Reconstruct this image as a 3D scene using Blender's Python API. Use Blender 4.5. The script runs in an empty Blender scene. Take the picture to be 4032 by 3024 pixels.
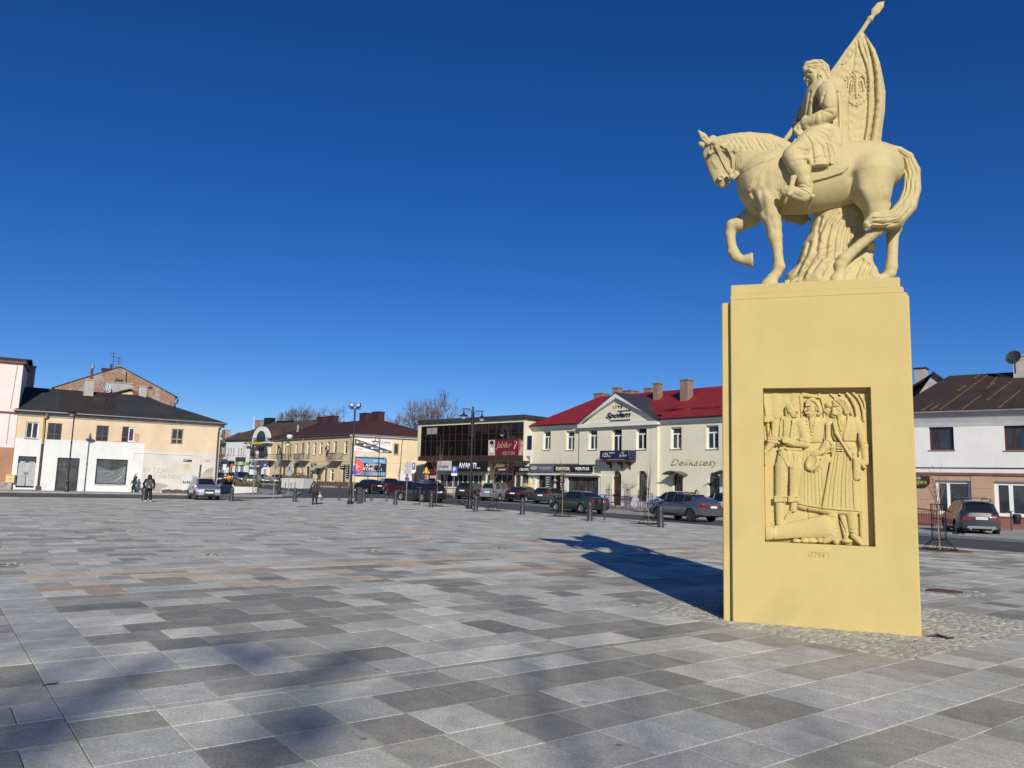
import bpy,bmesh,math,random
import numpy as np
from mathutils import Vector,Matrix
random.seed(7); rng=np.random.default_rng(7)
R=math.radians
C=bpy.context.scene.collection
SC=bpy.context.scene
# ------ camera
F=3060.0; CX,CY=2016.0,1512.0; EYE=1.7
ROLL=R(1.69); PITCH=math.atan(400/F)
fwd=np.array([0,math.cos(PITCH),math.sin(PITCH)])
_r0=np.array([1.0,0,0]); _u0=np.cross(_r0,fwd)
RIGHT=math.cos(ROLL)*_r0+math.sin(ROLL)*_u0
UP=-math.sin(ROLL)*_r0+math.cos(ROLL)*_u0
O=np.array([0,0,EYE])
cam_d=bpy.data.cameras.new('camera'); cam=bpy.data.objects.new('camera',cam_d); C.objects.link(cam)
M=Matrix.Identity(4)
for i in range(3):
 M[i][0]=RIGHT[i]; M[i][1]=UP[i]; M[i][2]=-fwd[i]; M[i][3]=O[i]
cam.matrix_world=M
cam_d.sensor_width=36; cam_d.lens=36*F/4032; cam_d.clip_start=.1; cam_d.clip_end=3000
SC.camera=cam
# ------ daylight
SUN_AZ=(0.122,-0.993); SUN_EL=R(25.5)
W=bpy.data.worlds.new('World'); SC.world=W; W.use_nodes=True
nt=W.node_tree; nt.nodes.clear()
sky=nt.nodes.new('ShaderNodeTexSky'); sky.sky_type='NISHITA'; sky.sun_disc=False
sky.sun_elevation=SUN_EL; sky.sun_rotation=math.atan2(SUN_AZ[0],SUN_AZ[1])
sky.altitude=300; sky.air_density=0.8; sky.dust_density=0.0; sky.ozone_density=6.0
hs=nt.nodes.new('ShaderNodeHueSaturation'); hs.inputs['Saturation'].default_value=1.2; hs.inputs['Hue'].default_value=.5125
bg=nt.nodes.new('ShaderNodeBackground'); bg.inputs['Strength'].default_value=0.09
wo=nt.nodes.new('ShaderNodeOutputWorld')
nt.links.new(sky.outputs[0],hs.inputs['Color']); nt.links.new(hs.outputs[0],bg.inputs['Color']); nt.links.new(bg.outputs[0],wo.inputs['Surface'])
sun_d=bpy.data.lights.new('sun','SUN'); sun_d.energy=4.7; sun_d.angle=R(.53); sun_d.color=(1,.945,.86)
sun=bpy.data.objects.new('sun',sun_d); C.objects.link(sun)
ld=Vector((-SUN_AZ[0]*math.cos(SUN_EL),-SUN_AZ[1]*math.cos(SUN_EL),-math.sin(SUN_EL)))
sun.rotation_euler=ld.to_track_quat('-Z','Y').to_euler(); sun.location=(5,-30,30)
SC.view_settings.view_transform='Standard'; SC.view_settings.look='None'
SC.view_settings.exposure=0.0; SC.view_settings.gamma=1; SC.view_settings.use_curve_mapping=False
# ------ photo rays -> places
def ray(x,y):
 d=fwd*F+RIGHT*(x-CX)+UP*(CY-y); return d/np.linalg.norm(d)
def sstep(a,b,x):
 t=min(1,max(0,(x-a)/(b-a))); return t*t*(3-2*t)
def gz(x,y):
 if y<50: return 0.0
 a=x/y
 wl=max(sstep(-.36,-.26,a),sstep(85,100,y)); wr=1-sstep(.04,.16,a)
 return min(.9,.015*(y-50))*wl*wr
def g(x,y,z=None):
 d=ray(x,y); zz=0.0 if z is None else z
 for _ in range(12):
  t=(zz-EYE)/d[2]; P=O+d*t
  if z is not None: break
  zz=.5*zz+.5*gz(P[0],P[1])
 return Vector((P[0],P[1],gz(P[0],P[1]) if z is None else z))
def at(px,py,Y):
 d=ray(px,py); t=Y/d[1]; P=O+d*t
 return Vector((P[0],P[1],P[2]))
def gat(px,Y,py=1900):
 p=at(px,py,Y); p.z=gz(p.x,p.y); return p
class Plane:
 """vertical wall line from A to B; local x along it, y into the building, z up"""
 def __init__(s,A,B):
  s.A=np.array(A[:2],float); B=np.array(B[:2],float); d=B-s.A
  s.len=float(np.linalg.norm(d)); s.d=d/s.len; s.n=np.array([-s.d[1],s.d[0]])
  s.ang=math.atan2(s.d[1],s.d[0])
 def uz(s,px,py,y=0.0):
  r=ray(px,py); t=(s.n@(s.A+s.n*y-O[:2]))/(s.n@r[:2]); P=O+r*t
  return float((P[:2]-s.A)@s.d),float(P[2])
 def rect(s,zf,cx,cy,w,h,y=0.0):
  u0=s.uz(*zf(cx-w/2,cy),y)[0]; u1=s.uz(*zf(cx+w/2,cy),y)[0]
  z1=s.uz(*zf(cx,cy-h/2),y)[1]; z0=s.uz(*zf(cx,cy+h/2),y)[1]
  return u0,u1,z0,z1
 def world(s,u,y=0,z=0):
  p=s.A+s.d*u+s.n*y; return Vector((p[0],p[1],z))
def zoom(x0,y0,k): return lambda x,y:(x0+x*k,y0+y*k)
Z1=zoom(0,1380,.40687); Z2=zoom(800,1550,.40687); Z3=zoom(1600,1480,.36157); Z4=zoom(2200,1480,.37373)
ZR=zoom(3500,1350,.60249); ZH=zoom(2700,500,.45208); ZT=zoom(2700,0,.45208)
M4=zoom(2980,1500,.217); M5=zoom(2980,1840,.217)
D1=zoom(720,1780,.22604); D2=zoom(1160,1780,.22604); D3=zoom(1600,1830,.22604); D4=zoom(2080,1830,.22604)
D5=zoom(2540,1850,.15371); D6=zoom(3580,1830,.22299)
# ------ materials
MATS={}
def mat(name,col,rough=.7,var=.12,scale=3.0,bump=0.0,bscale=60,metal=0.0,spec=.5,col2=None,stain=0.0,coat=0.0,coord='Object',emit=0):
 if name in MATS: return MATS[name]
 m=bpy.data.materials.new(name); m.use_nodes=True; n=m.node_tree.nodes; l=m.node_tree.links
 p=n['Principled BSDF']; p.inputs['Roughness'].default_value=rough; p.inputs['Metallic'].default_value=metal
 p.inputs['Specular IOR Level'].default_value=spec; p.inputs['Coat Weight'].default_value=coat; p.inputs['Coat Roughness'].default_value=.05
 tc=n.new('ShaderNodeTexCoord')
 if var or col2 or stain:
  no=n.new('ShaderNodeTexNoise'); no.inputs['Scale'].default_value=scale; no.inputs['Detail'].default_value=6; no.inputs['Roughness'].default_value=.65
  l.new(tc.outputs[coord],no.inputs['Vector'])
  mr=n.new('ShaderNodeMapRange'); mr.inputs[1].default_value=.3; mr.inputs[2].default_value=.7
  l.new(no.outputs['Fac'],mr.inputs[0])
  mx=n.new('ShaderNodeMix'); mx.data_type='RGBA'
  c2=col2 or tuple(c*(1-2*var) for c in col)
  c1=col if col2 else tuple(min(1,c*(1+var)) for c in col)
  mx.inputs[6].default_value=(*c1,1); mx.inputs[7].default_value=(*c2,1)
  l.new(mr.outputs[0],mx.inputs[0]); out=mx.outputs[2]
  if stain:
   n2=n.new('ShaderNodeTexNoise'); n2.inputs['Scale'].default_value=scale*.35; n2.inputs['Detail'].default_value=8; n2.inputs['Roughness'].default_value=.7
   mp=n.new('ShaderNodeMapping'); mp.inputs['Scale'].default_value=(1.6,1.6,.5); l.new(tc.outputs[coord],mp.inputs[0]); l.new(mp.outputs[0],n2.inputs['Vector'])
   m2=n.new('ShaderNodeMapRange'); m2.inputs[1].default_value=.5; m2.inputs[2].default_value=.75; m2.inputs[4].default_value=stain; l.new(n2.outputs['Fac'],m2.inputs[0])
   mx2=n.new('ShaderNodeMix'); mx2.data_type='RGBA'; l.new(m2.outputs[0],mx2.inputs[0]); l.new(out,mx2.inputs[6]); mx2.inputs[7].default_value=(*[c*.45 for c in col],1); out=mx2.outputs[2]
  l.new(out,p.inputs['Base Color'])
 else :p.inputs['Base Color'].default_value=(*col,1)
 if emit:
  p.inputs['Emission Color'].default_value=(*col,1); p.inputs['Emission Strength'].default_value=emit
 if bump:
  nb=n.new('ShaderNodeTexNoise'); nb.inputs['Scale'].default_value=bscale; nb.inputs['Detail'].default_value=5
  l.new(tc.outputs[coord],nb.inputs['Vector']); b=n.new('ShaderNodeBump'); b.inputs['Strength'].default_value=bump; b.inputs['Distance'].default_value=.02
  l.new(nb.outputs['Fac'],b.inputs['Height']); l.new(b.outputs[0],p.inputs['Normal'])
 MATS[name]=m; return m
def flat(name,col,rough=.5,**k): return mat(name,col,rough,var=0,**k)
# ------ objects
def tag(o,label=None,cat=None,group=None,kind=None):
 if label:o['label']=label
 if cat:o['category']=cat
 if group:o['group']=group
 if kind:o['kind']=kind
 return o
def empty(name,loc=(0,0,0),rz=0,label=None,cat=None,group=None):
 o=bpy.data.objects.new(name,None); o.empty_display_size=.2; C.objects.link(o); o.location=loc; o.rotation_euler=(0,0,rz)
 return tag(o,label,cat,group)
def link(name,me,parent=None):
 o=bpy.data.objects.new(name,me); C.objects.link(o)
 if parent is not None:o.parent=parent
 return o
def copy_tree(o,parent=None):
 c=o.copy(); C.objects.link(c); c.parent=parent
 for ch in o.children:copy_tree(ch,c)
 return c
class MB:
 def __init__(s):s.v=[]; s.f=[]; s.m=[]
 def add(s,vs,fs,m=0):
  b=len(s.v); s.v+=[tuple(map(float,q)) for q in vs]; s.f+=[tuple(b+i for i in q) for q in fs]; s.m+=[m]*len(fs); return s
 def poly(s,pts,m=0): return s.add(pts,[tuple(range(len(pts)))],m)
 def box(s,x0,y0,z0,x1,y1,z1,m=0):
  return s.add([(x0,y0,z0),(x1,y0,z0),(x1,y1,z0),(x0,y1,z0),(x0,y0,z1),(x1,y0,z1),(x1,y1,z1),(x0,y1,z1)],[(0,3,2,1),(4,5,6,7),(0,1,5,4),(1,2,6,5),(2,3,7,6),(3,0,4,7)],m)
 def hexa(s,p,m=0):
  return s.add(p,[(0,3,2,1),(4,5,6,7),(0,1,5,4),(1,2,6,5),(2,3,7,6),(3,0,4,7)],m)
 def prism(s,pts,y0,y1,m=0):
  n=len(pts); a=[(x,y0,z) for x,z in pts]+[(x,y1,z) for x,z in pts]
  return s.add(a,[tuple(range(n)),tuple(range(2*n-1,n-1,-1))]+[(i,i+n,(i+1)%n+n,(i+1)%n) for i in range(n)],m)
 def slab(s,pts,z0,z1,m=0):
  n=len(pts); a=[(x,y,z0) for x,y in pts]+[(x,y,z1) for x,y in pts]
  return s.add(a,[tuple(range(n-1,-1,-1)),tuple(range(n,2*n))]+[(i,(i+1)%n,(i+1)%n+n,i+n) for i in range(n)],m)
 def tube(s,path,r,n=8,m=0,cap=True):
  P=[np.array(p,float) for p in path]; k=len(P); rr=r if hasattr(r,'__len__') else [r]*k
  ref=None; vs=[]
  for i in range(k):
   t=P[min(i+1,k-1)]-P[max(i-1,0)]; t=t/(np.linalg.norm(t)+1e-9)
   if ref is None:ref=np.cross(t,[0,0,1.0]) if abs(t[2])<.9 else np.cross(t,[0,1.0,0])
   a=ref-t*(ref@t); a/=np.linalg.norm(a)+1e-9; ref=a; b=np.cross(t,a)
   for j in range(n):
    q=2*math.pi*j/n; vs.append(P[i]+rr[i]*(math.cos(q)*a+math.sin(q)*b))
  fs=[(i*n+j,i*n+(j+1)%n,(i+1)*n+(j+1)%n,(i+1)*n+j) for i in range(k-1) for j in range(n)]
  if cap:fs+=[tuple(range(n-1,-1,-1)),tuple(range((k-1)*n,k*n))]
  return s.add(vs,fs,m)
 def lathe(s,prof,n=16,c=(0,0,0),axis='z',m=0,cap=True):
  vs=[]
  for r,h in prof:
   for j in range(n):
    q=2*math.pi*j/n; a,b=r*math.cos(q),r*math.sin(q)
    p=(a,b,h) if axis=='z' else ((a,h,-b) if axis=='y' else (h,a,b))
    vs.append((p[0]+c[0],p[1]+c[1],p[2]+c[2]))
  k=len(prof)
  fs=[(i*n+j,i*n+(j+1)%n,(i+1)*n+(j+1)%n,(i+1)*n+j) for i in range(k-1) for j in range(n)]
  if cap:fs+=[tuple(range(n-1,-1,-1)),tuple(range((k-1)*n,k*n))]
  return s.add(vs,fs,m)
 def ball(s,c,r,n=12,k=8,m=0,sz=1.0):
  return s.lathe([(r*math.sin(math.pi*i/k)+1e-4,-r*sz*math.cos(math.pi*i/k)) for i in range(k+1)],n,c,m=m)
 def mesh(s,name,mats,smooth=False,ang=40):
  me=bpy.data.meshes.new(name); me.from_pydata(s.v,[],s.f)
  for q in (mats if isinstance(mats,(list,tuple)) else [mats]):me.materials.append(q)
  if any(s.m):me.polygons.foreach_set('material_index',s.m)
  if smooth:smooth_mesh(me,ang)
  me.update(); return me
 def build(s,name,mats,parent=None,smooth=False,ang=40):
  return link(name,s.mesh(name,mats,smooth,ang),parent)
def smooth_mesh(me,ang=40):
 bm=bmesh.new(); bm.from_mesh(me); bmesh.ops.recalc_face_normals(bm,faces=bm.faces)
 for f in bm.faces:f.smooth=True
 a=R(ang)
 for e in bm.edges:
  if len(e.link_faces)==2:e.smooth=e.calc_face_angle(0)<a
 bm.to_mesh(me); bm.free()
def text(name,body,m,parent,u0,u1,z0,z1,y=0.0,ext=.006,shear=0,back=False,spacing=1.0,bold=0.0):
 """lettering fitted into a box on a wall plane, facing -y"""
 cu=bpy.data.curves.new('t','FONT'); cu.body=body; cu.shear=shear; cu.space_character=spacing; cu.offset=bold; cu.resolution_u=3
 ob=bpy.data.objects.new('t',cu); me=bpy.data.meshes.new_from_object(ob); bpy.data.objects.remove(ob); bpy.data.curves.remove(cu)
 n=len(me.vertices); co=np.zeros(n*3); me.vertices.foreach_get('co',co); co=co.reshape(-1,3)
 lo,hi=co.min(0),co.max(0); s=(hi-lo); s[s<1e-6]=1
 new=np.zeros_like(co); new[:,0]=u0+(co[:,0]-lo[0])/s[0]*(u1-u0); new[:,2]=z0+(co[:,1]-lo[1])/s[1]*(z1-z0); new[:,1]=y
 me.vertices.foreach_set('co',new.ravel()); me.update()
 if ext:
  bm=bmesh.new(); bm.from_mesh(me); r=bmesh.ops.extrude_face_region(bm,geom=bm.faces[:])
  bmesh.ops.translate(bm,verts=[q for q in r['geom'] if isinstance(q,bmesh.types.BMVert)],vec=(0,-ext,0))
  bmesh.ops.recalc_face_normals(bm,faces=bm.faces); bm.to_mesh(me); bm.free()
 me.materials.clear(); me.materials.append(m); me.name=name
 return link(name,me,parent)
 # ------ the square: ground, road, pavements, granite slabs
GA=R(37); GU=np.array([math.cos(GA),math.sin(GA)]); GV=np.array([math.sin(GA),-math.cos(GA)])
def pq(p,q):w=GU*p+GV*q; return float(w[0]),float(w[1])
def topq(v):w=np.array([v[0],v[1]]); return float(w@GU),float(w@GV)
def granite(name,source):
 m=bpy.data.materials.new(name); m.use_nodes=True; n=m.node_tree.nodes; l=m.node_tree.links; p=n['Principled BSDF']
 p.inputs['Roughness'].default_value=.72; p.inputs['Specular IOR Level'].default_value=.3
 if source=='object':s=n.new('ShaderNodeObjectInfo').outputs['Color']
 else :
  a=n.new('ShaderNodeAttribute'); a.attribute_name='tone'; s=a.outputs['Color']
 geo=n.new('ShaderNodeNewGeometry')
 def noise(scale,det,rough=.6):
  q=n.new('ShaderNodeTexNoise'); q.inputs['Scale'].default_value=scale; q.inputs['Detail'].default_value=det; q.inputs['Roughness'].default_value=rough
  l.new(geo.outputs['Position'],q.inputs['Vector']); return q.outputs['Fac']
 def rng_(x,a,b,c,d):
  q=n.new('ShaderNodeMapRange'); l.new(x,q.inputs[0])
  for i,v in enumerate((a,b,c,d)):q.inputs[i+1].default_value=v
  return q.outputs[0]
 def mul(a,b):
  q=n.new('ShaderNodeMath'); q.operation='MULTIPLY'; l.new(a,q.inputs[0]); l.new(b,q.inputs[1]); return q.outputs[0]
 k=mul(rng_(noise(48,5,.85),.25,.75,.40,1.60),rng_(noise(.9,7,.7),.3,.72,.82,1.14))
 k=mul(k,rng_(noise(5,6,.75),.3,.7,.8,1.18))
 k=mul(k,rng_(noise(260,1),.3,.7,.78,1.22))
 vo=n.new('ShaderNodeTexVoronoi'); vo.inputs['Scale'].default_value=1.7; l.new(geo.outputs['Position'],vo.inputs['Vector'])
 k=mul(k,rng_(vo.outputs['Distance'],.035,.055,.55,1)); k=mul(k,rng_(noise(.35,8,.75),.56,.72,1,.72))
 v=n.new('ShaderNodeVectorMath'); v.operation='SCALE'; l.new(s,v.inputs[0]); l.new(k,v.inputs['Scale'])
 l.new(v.outputs[0],p.inputs['Base Color'])
 b=n.new('ShaderNodeBump'); b.inputs['Strength'].default_value=.35; b.inputs['Distance'].default_value=.004
 l.new(noise(120,4),b.inputs['Height']); l.new(b.outputs[0],p.inputs['Normal'])
 return m
GRAN_O=granite('granite_piece','object'); GRAN_A=granite('granite_field','attribute')
ASPH=mat('asphalt',(.075,.075,.08),.85,.16,1.2,.5,150)
PAVE=mat('pavement_concrete',(.34,.33,.31),.85,.14,.8,.3,90)
MORTAR=mat('mortar_bed',(.085,.083,.08),.95,.2,5)
KERBM=mat('kerb_granite',(.3,.3,.29),.8,.1,4)
COBM=granite('cobble_stone','object'); COBA=granite('cobble_field','attribute')
def sheet(name,pts,dz,m,n=10,kind='structure'):
 """flat piece of ground laid on the terrain, subdivided so that it follows it"""
 bm=bmesh.new(); vs=[bm.verts.new((x,y,0)) for x,y in pts]; bm.faces.new(vs)
 for _ in range(6):
  es=[e for e in bm.edges if e.calc_length()>n]
  if not es: break
  bmesh.ops.subdivide_edges(bm,edges=es,cuts=1,use_grid_fill=True)
  bmesh.ops.triangulate(bm,faces=[f for f in bm.faces if len(f.verts)>4])
 for v in bm.verts:v.co.z=gz(v.co.x,v.co.y)+dz
 bmesh.ops.recalc_face_normals(bm,faces=bm.faces)
 if sum(f.normal.z for f in bm.faces)<0:bmesh.ops.reverse_faces(bm,faces=bm.faces)
 me=bpy.data.meshes.new(name); bm.to_mesh(me); bm.free(); me.materials.append(m)
 return tag(link(name,me),kind=kind)
def grid_sheet(name,p0,p1,q0,q1,dz,m,step=3.0,thick=0):
 na=max(1,int((p1-p0)/step)); nb=max(1,int((q1-q0)/step)); mb=MB(); V=[]
 for i in range(na+1):
  for j in range(nb+1):
   x,y=pq(p0+(p1-p0)*i/na,q0+(q1-q0)*j/nb); V.append((x,y,gz(x,y)+dz))
 mb.add(V,[(i*(nb+1)+j,i*(nb+1)+j+1,(i+1)*(nb+1)+j+1,(i+1)*(nb+1)+j)[::-1] for i in range(na) for j in range(nb)])
 if thick:
  ring=[i*(nb+1) for i in range(na+1)]+[na*(nb+1)+j for j in range(1,nb+1)]+[i*(nb+1)+nb for i in range(na-1,-1,-1)]+[j for j in range(nb-1,0,-1)]
  for a,b in zip(ring,ring[1:]+ring[:1]):
   A,B=V[a],V[b]; mb.poly([A,B,(B[0],B[1],B[2]-thick),(A[0],A[1],A[2]-thick)])
 return tag(mb.build(name,m),kind='structure')
mb=MB(); xs=[-1500,-600,-300,-150]+list(range(-100,101,5))+[150,300,600,1500]; ys=[-300,-100,-30,0,20,35,50]+list(range(54,130,4))+[140,160,200,300,600,1600]
vs=[(x,y,gz(x,y)-.045) for x in xs for y in ys]; ny=len(ys)
mb.add(vs,[(i*ny+j,(i+1)*ny+j,(i+1)*ny+j+1,i*ny+j+1) for i in range(len(xs)-1) for j in range(ny-1)])
tag(mb.build('ground',mat('ground_dust',(.16,.155,.15),.9,.15,.15)),kind='structure')
grid_sheet('road',25.0,39.0,-140,30,-.02,ASPH)
grid_sheet('road',-60,25.0,-74,-61.0,-.02,ASPH)
grid_sheet('road',39.0,80.0,-112,-62,-.024,ASPH)
grid_sheet('plaza_bed',-40,30,-61.2,12,-.011,MORTAR)
grid_sheet('plaza_bed',30,32.6,-61.2,-16,-.011,MORTAR)
grid_sheet('pavement',-60,21.5,-80,-74,.1,PAVE,thick=.16)
grid_sheet('pavement',38.2,48.0,-150,-97,.1,PAVE,thick=.16)
grid_sheet('pavement',44.6,58,-97,-84,.09,PAVE,thick=.16)
grid_sheet('parking_strip',39.0,46,-60,-46,-.008,mat('parking_setts',(.2,.2,.2),.9,.2,6,.4,40))
grid_sheet('pavement',46,56,-75,-46,.1,PAVE,thick=.16)
grid_sheet('pavement',39.6,60,-46,-22,.1,PAVE,thick=.16)
grid_sheet('parking_strip',36.3,39.4,-22,20,-.006,MATS['parking_setts'])
grid_sheet('pavement',39.4,60,-22,20,.11,PAVE,thick=.16)
isl=[g(*D1(*q)) for q in ((860,772),(1250,778),(1720,772),(2000,752),(2060,728),(1900,700),(1500,672),(1280,662),(760,690))]
isl_o=sheet('traffic_island',[(v.x,v.y) for v in isl],.1,PAVE,4)
kb=MB()
for a,b in zip(isl,isl[1:]+isl[:1]):
 kb.poly([(a.x,a.y,gz(a.x,a.y)-.05),(b.x,b.y,gz(b.x,b.y)-.05),(b.x,b.y,gz(b.x,b.y)+.1),(a.x,a.y,gz(a.x,a.y)+.1)])
kb.build('kerb',KERBM,isl_o)
WHITE_L=mat('road_paint',(.7,.7,.68),.7,.1,3)
mk=MB()
for px,py,w,l in ((1220,640,90,8),(1500,744,110,8),(1640,752,130,8),(1430,822,120,6),(1100,775,90,6)):
 a,b=g(*D2(px-w,py)),g(*D2(px+w,py+4)); d=(b-a).normalized(); q=Vector((-d.y,d.x,0))*.09
 mk.poly([tuple(a-q+Vector((0,0,.0))),tuple(b-q),tuple(b+q),tuple(a+q)])
mk.v=[(x,y,gz(x,y)-.004) for x,y,z in mk.v]
tag(mk.build('road_marking',WHITE_L),kind='structure')
TONES={'dark':(.315,.298,.243),'mid':(.39,.371,.305),'soft':(.495,.475,.394),'light':(.60,.58,.48),'blue':(.51,.497,.437),'orange':(.63,.49,.35),'rust':(.54,.40,.275)}
pmax_q= lambda q:float(np.interp(q,[-61,-25,-13.5,5],[32.5,32.3,29.4,28.4]))
COB=(8.45,12.7,-8.3,-4.2)
def pick(*w): return random.choices(['dark','mid','soft','light','blue','orange','rust'],w)[0]
slabs=[]; q=6.0
marks=sorted([-4.2,-8.3,-3.1,-6.27,-6.4,-12.55,-15.05,-15.45,-61.2],reverse=True)
while q>-61.1:
 nxt=next((m for m in marks if m<q-.02),-61.2)
 h=random.choice([.55,.58,.56,.52,.5]) if q>-25 else random.choice([.6,.9,.6,.75])
 thin=abs(q+6.27)<.02
 if q-h<nxt+.28:h=q-nxt
 q1=q-h; p=-38+random.random()
 cuts=[]
 if q>-15.4:cuts+=[.99,1.56]
 if COB[2]-.01<(q+q1)/2<COB[3]+.01:cuts+=[COB[0],COB[1]]
 cuts+=[14.6,15.2]
 pe=pmax_q((q+q1)/2); cuts=sorted(cuts+[pe])
 run=None
 while p<pe-.01:
  L=random.choice([.48,.5,.52,.46,.5,.75,.54,.5,.95]) if not thin else 1.2
  nc=next((c for c in cuts if c>p+.01),pe)
  if p+L>nc-.22:L=nc-p
  pm,qm=p+L/2,(q+q1)/2
  x,y=pq(pm,qm)
  if y>2.2 and abs(x)<.92*y+3 and y<90:
   inc=COB[0]<pm<COB[1] and COB[2]<qm<COB[3]
   if not inc:
    if .99<=pm<=1.56 and qm>-15.4:t='blue'
    elif thin:t='mid'
    elif -15.46<qm<-15.0:t=pick(0,0,.6,.5,0,8,1)
    elif -15.0<qm<-12.5:t=pick(3,3,3,3,1,4,2.4)
    elif 14.6<pm<15.2 and qm<-12:t=pick(0,1,2,1,0,5,2)
    elif -4.2<qm<-3.1 and pm>3.5:t='blue' if random.random()<.75 else 'mid'
    elif qm>-3.1:t=pick(5,4,2,1,1,0,0)
    elif y>26:t=pick(.15,1.2,6,2,3,.02,.015)
    elif pm<1:t=pick(5,5,3,1,1,.1,.05)
    elif qm<-15.5:t=pick(1.2,2.5,5,2.2,4,.05,.03)
    else :t=pick(4,3,4,3.4,1,.06,.04)
    if run and random.random()<.12:t=run
    run=t
    slabs.append((p,p+L,q,q1,t,y))
  p+=L
 q=q1
def jit(t):
 b=TONES[t]; k=1+random.uniform(-.12,.12); return tuple(c*k*(1+random.uniform(-.015,.015)) for c in b)
def slab_geo(a,b,c,d,gap=.0035,bev=.004,dz=0.0,tilt=0.0):
 P=[(a+gap,c-gap),(b-gap,c-gap),(b-gap,d+gap),(a+gap,d+gap)]; Q=[(a+gap+bev,c-gap-bev),(b-gap-bev,c-gap-bev),(b-gap-bev,d+gap+bev),(a+gap+bev,d+gap+bev)]
 v=[]
 for i,(p,q) in enumerate(P):x,y=pq(p,q); v.append((x,y,gz(x,y)-.02+dz))
 for i,(p,q) in enumerate(P):x,y=pq(p,q); v.append((x,y,gz(x,y)-.003+dz))
 for i,(p,q) in enumerate(Q):x,y=pq(p,q); v.append((x,y,gz(x,y)+dz+tilt*(i%2)))
 f=[(8,9,10,11)[::-1]]+[(i,(i+1)%4,4+(i+1)%4,4+i)[::-1] for i in range(4)]+[(4+i,4+(i+1)%4,8+(i+1)%4,8+i)[::-1] for i in range(4)]
 return v,f
def add_tone(me,cols):
 a=me.attributes.new('tone','FLOAT_COLOR','FACE'); a.data.foreach_set('color',np.array(cols,dtype=np.float32).ravel())
def vis(s):
 x,y=pq((s[0]+s[1])/2,(s[2]+s[3])/2)
 if y<3.9: return -1
 sx=abs(x)/y
 return -1 if sx>.72 else (s[1]-s[0])*(s[2]-s[3])/y**3
slabs.sort(key=vis,reverse=True)
SQ=empty('paved_square',(0,0,0)); SQ['kind']='structure'; SQ['label']='grey granite slab paving of the open town square'
for k,s in enumerate(slabs[:300]):
 v,f=slab_geo(*s[:4],dz=random.uniform(-.001,.0012),tilt=random.uniform(-.0012,.0012)); x0,y0,_=v[0]
 mb=MB(); mb.add(v,f); o=mb.build('paving_slab',GRAN_O,SQ); o.color=(*jit(s[4]),1)
mb=MB(); cols=[]
for s in slabs[300:]:
 v,f=slab_geo(*s[:4],dz=random.uniform(-.001,.0012)); c=(*jit(s[4]),1)
 mb.add(v,f); cols+=[c]*len(f)
me=mb.mesh('paving_slab',GRAN_A); add_tone(me,cols); tag(link('paving_slab',me,SQ),kind='stuff')
def cobble(cx,cy,sx,sy,rot,h):
 v=[]; c,s_=math.cos(rot),math.sin(rot)
 for k,(r,z) in enumerate(((1,-.025),(.98,h*.35),(.72,h))):
  for a,b in ((-1,-1),(1,-1),(1,1),(-1,1)):
   jx,jy=random.uniform(.86,1.08),random.uniform(.86,1.08)
   x,y=a*sx*r*jx,b*sy*r*jy; v.append((cx+c*x-s_*y,cy+s_*x+c*y,z+random.uniform(-.003,.003)))
 return v,[(0+i,(i+1)%4,4+(i+1)%4,4+i) for i in range(4)]+[(4+i,4+(i+1)%4,8+(i+1)%4,8+i) for i in range(4)]+[(8,9,10,11)]
MON=Plane((2.98,10.6),(5.16,9.88))
cob=[]
pp=COB[0]+.05
while pp<COB[1]:
 qq=COB[2]+.05*random.random()
 while qq<COB[3]:
  x,y=pq(pp+random.uniform(-.012,.012),qq+random.uniform(-.012,.012)); r=np.array([x,y])-MON.A; u,b=r@MON.d,r@MON.n
  if not (-.05<u<2.35 and .02<b<1.42):cob.append((x,y))
  qq+=random.uniform(.085,.125)
 pp+=.1
cob.sort(key= lambda c:c[0]**2+c[1]**2)
CB=empty('cobble_surround',(*pq(9.5,-5),0)); CB['kind']='structure'; CB['label']='patch of rough grey cobbles round the monument foot'
bx=pq(COB[0],COB[2]); cb=MB(); cb.slab([pq(COB[0],COB[3]),pq(COB[1],COB[3]),pq(COB[1],COB[2]),pq(COB[0],COB[2])][::-1],-.02,-.008)
cb.v=[(x-CB.location.x,y-CB.location.y,z) for x,y,z in cb.v]; cb.build('sand_bed',mat('sand_joint',(.36,.33,.27),.95,.2,8),CB)
cmesh=[]
for k in range(12):
 v,f=cobble(0,0,.05,.048,0,.008); m_=MB(); m_.add(v,f); me=m_.mesh('cobble',COBM,True,50); cmesh.append(me)
for x,y in cob[:300]:
 o=link('cobble',random.choice(cmesh),CB); o.location=(x-CB.location.x,y-CB.location.y,0); o.rotation_euler=(0,0,GA+random.choice([0,math.pi/2,math.pi])+random.uniform(-.12,.12))
 k=random.uniform(.86,1.14); o.color=(.44*k,.42*k,.35*k,1)
mb=MB(); cols=[]
for x,y in cob[300:]:
 v,f=cobble(x-CB.location.x,y-CB.location.y,.05,.048,GA+random.uniform(-.15,.15),.008); k=random.uniform(.86,1.14); mb.add(v,f); cols+=[(.44*k,.42*k,.35*k,1)]*len(f)
me=mb.mesh('cobble',COBA,True,50); add_tone(me,cols); tag(link('cobble',me,CB),kind='stuff')
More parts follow.
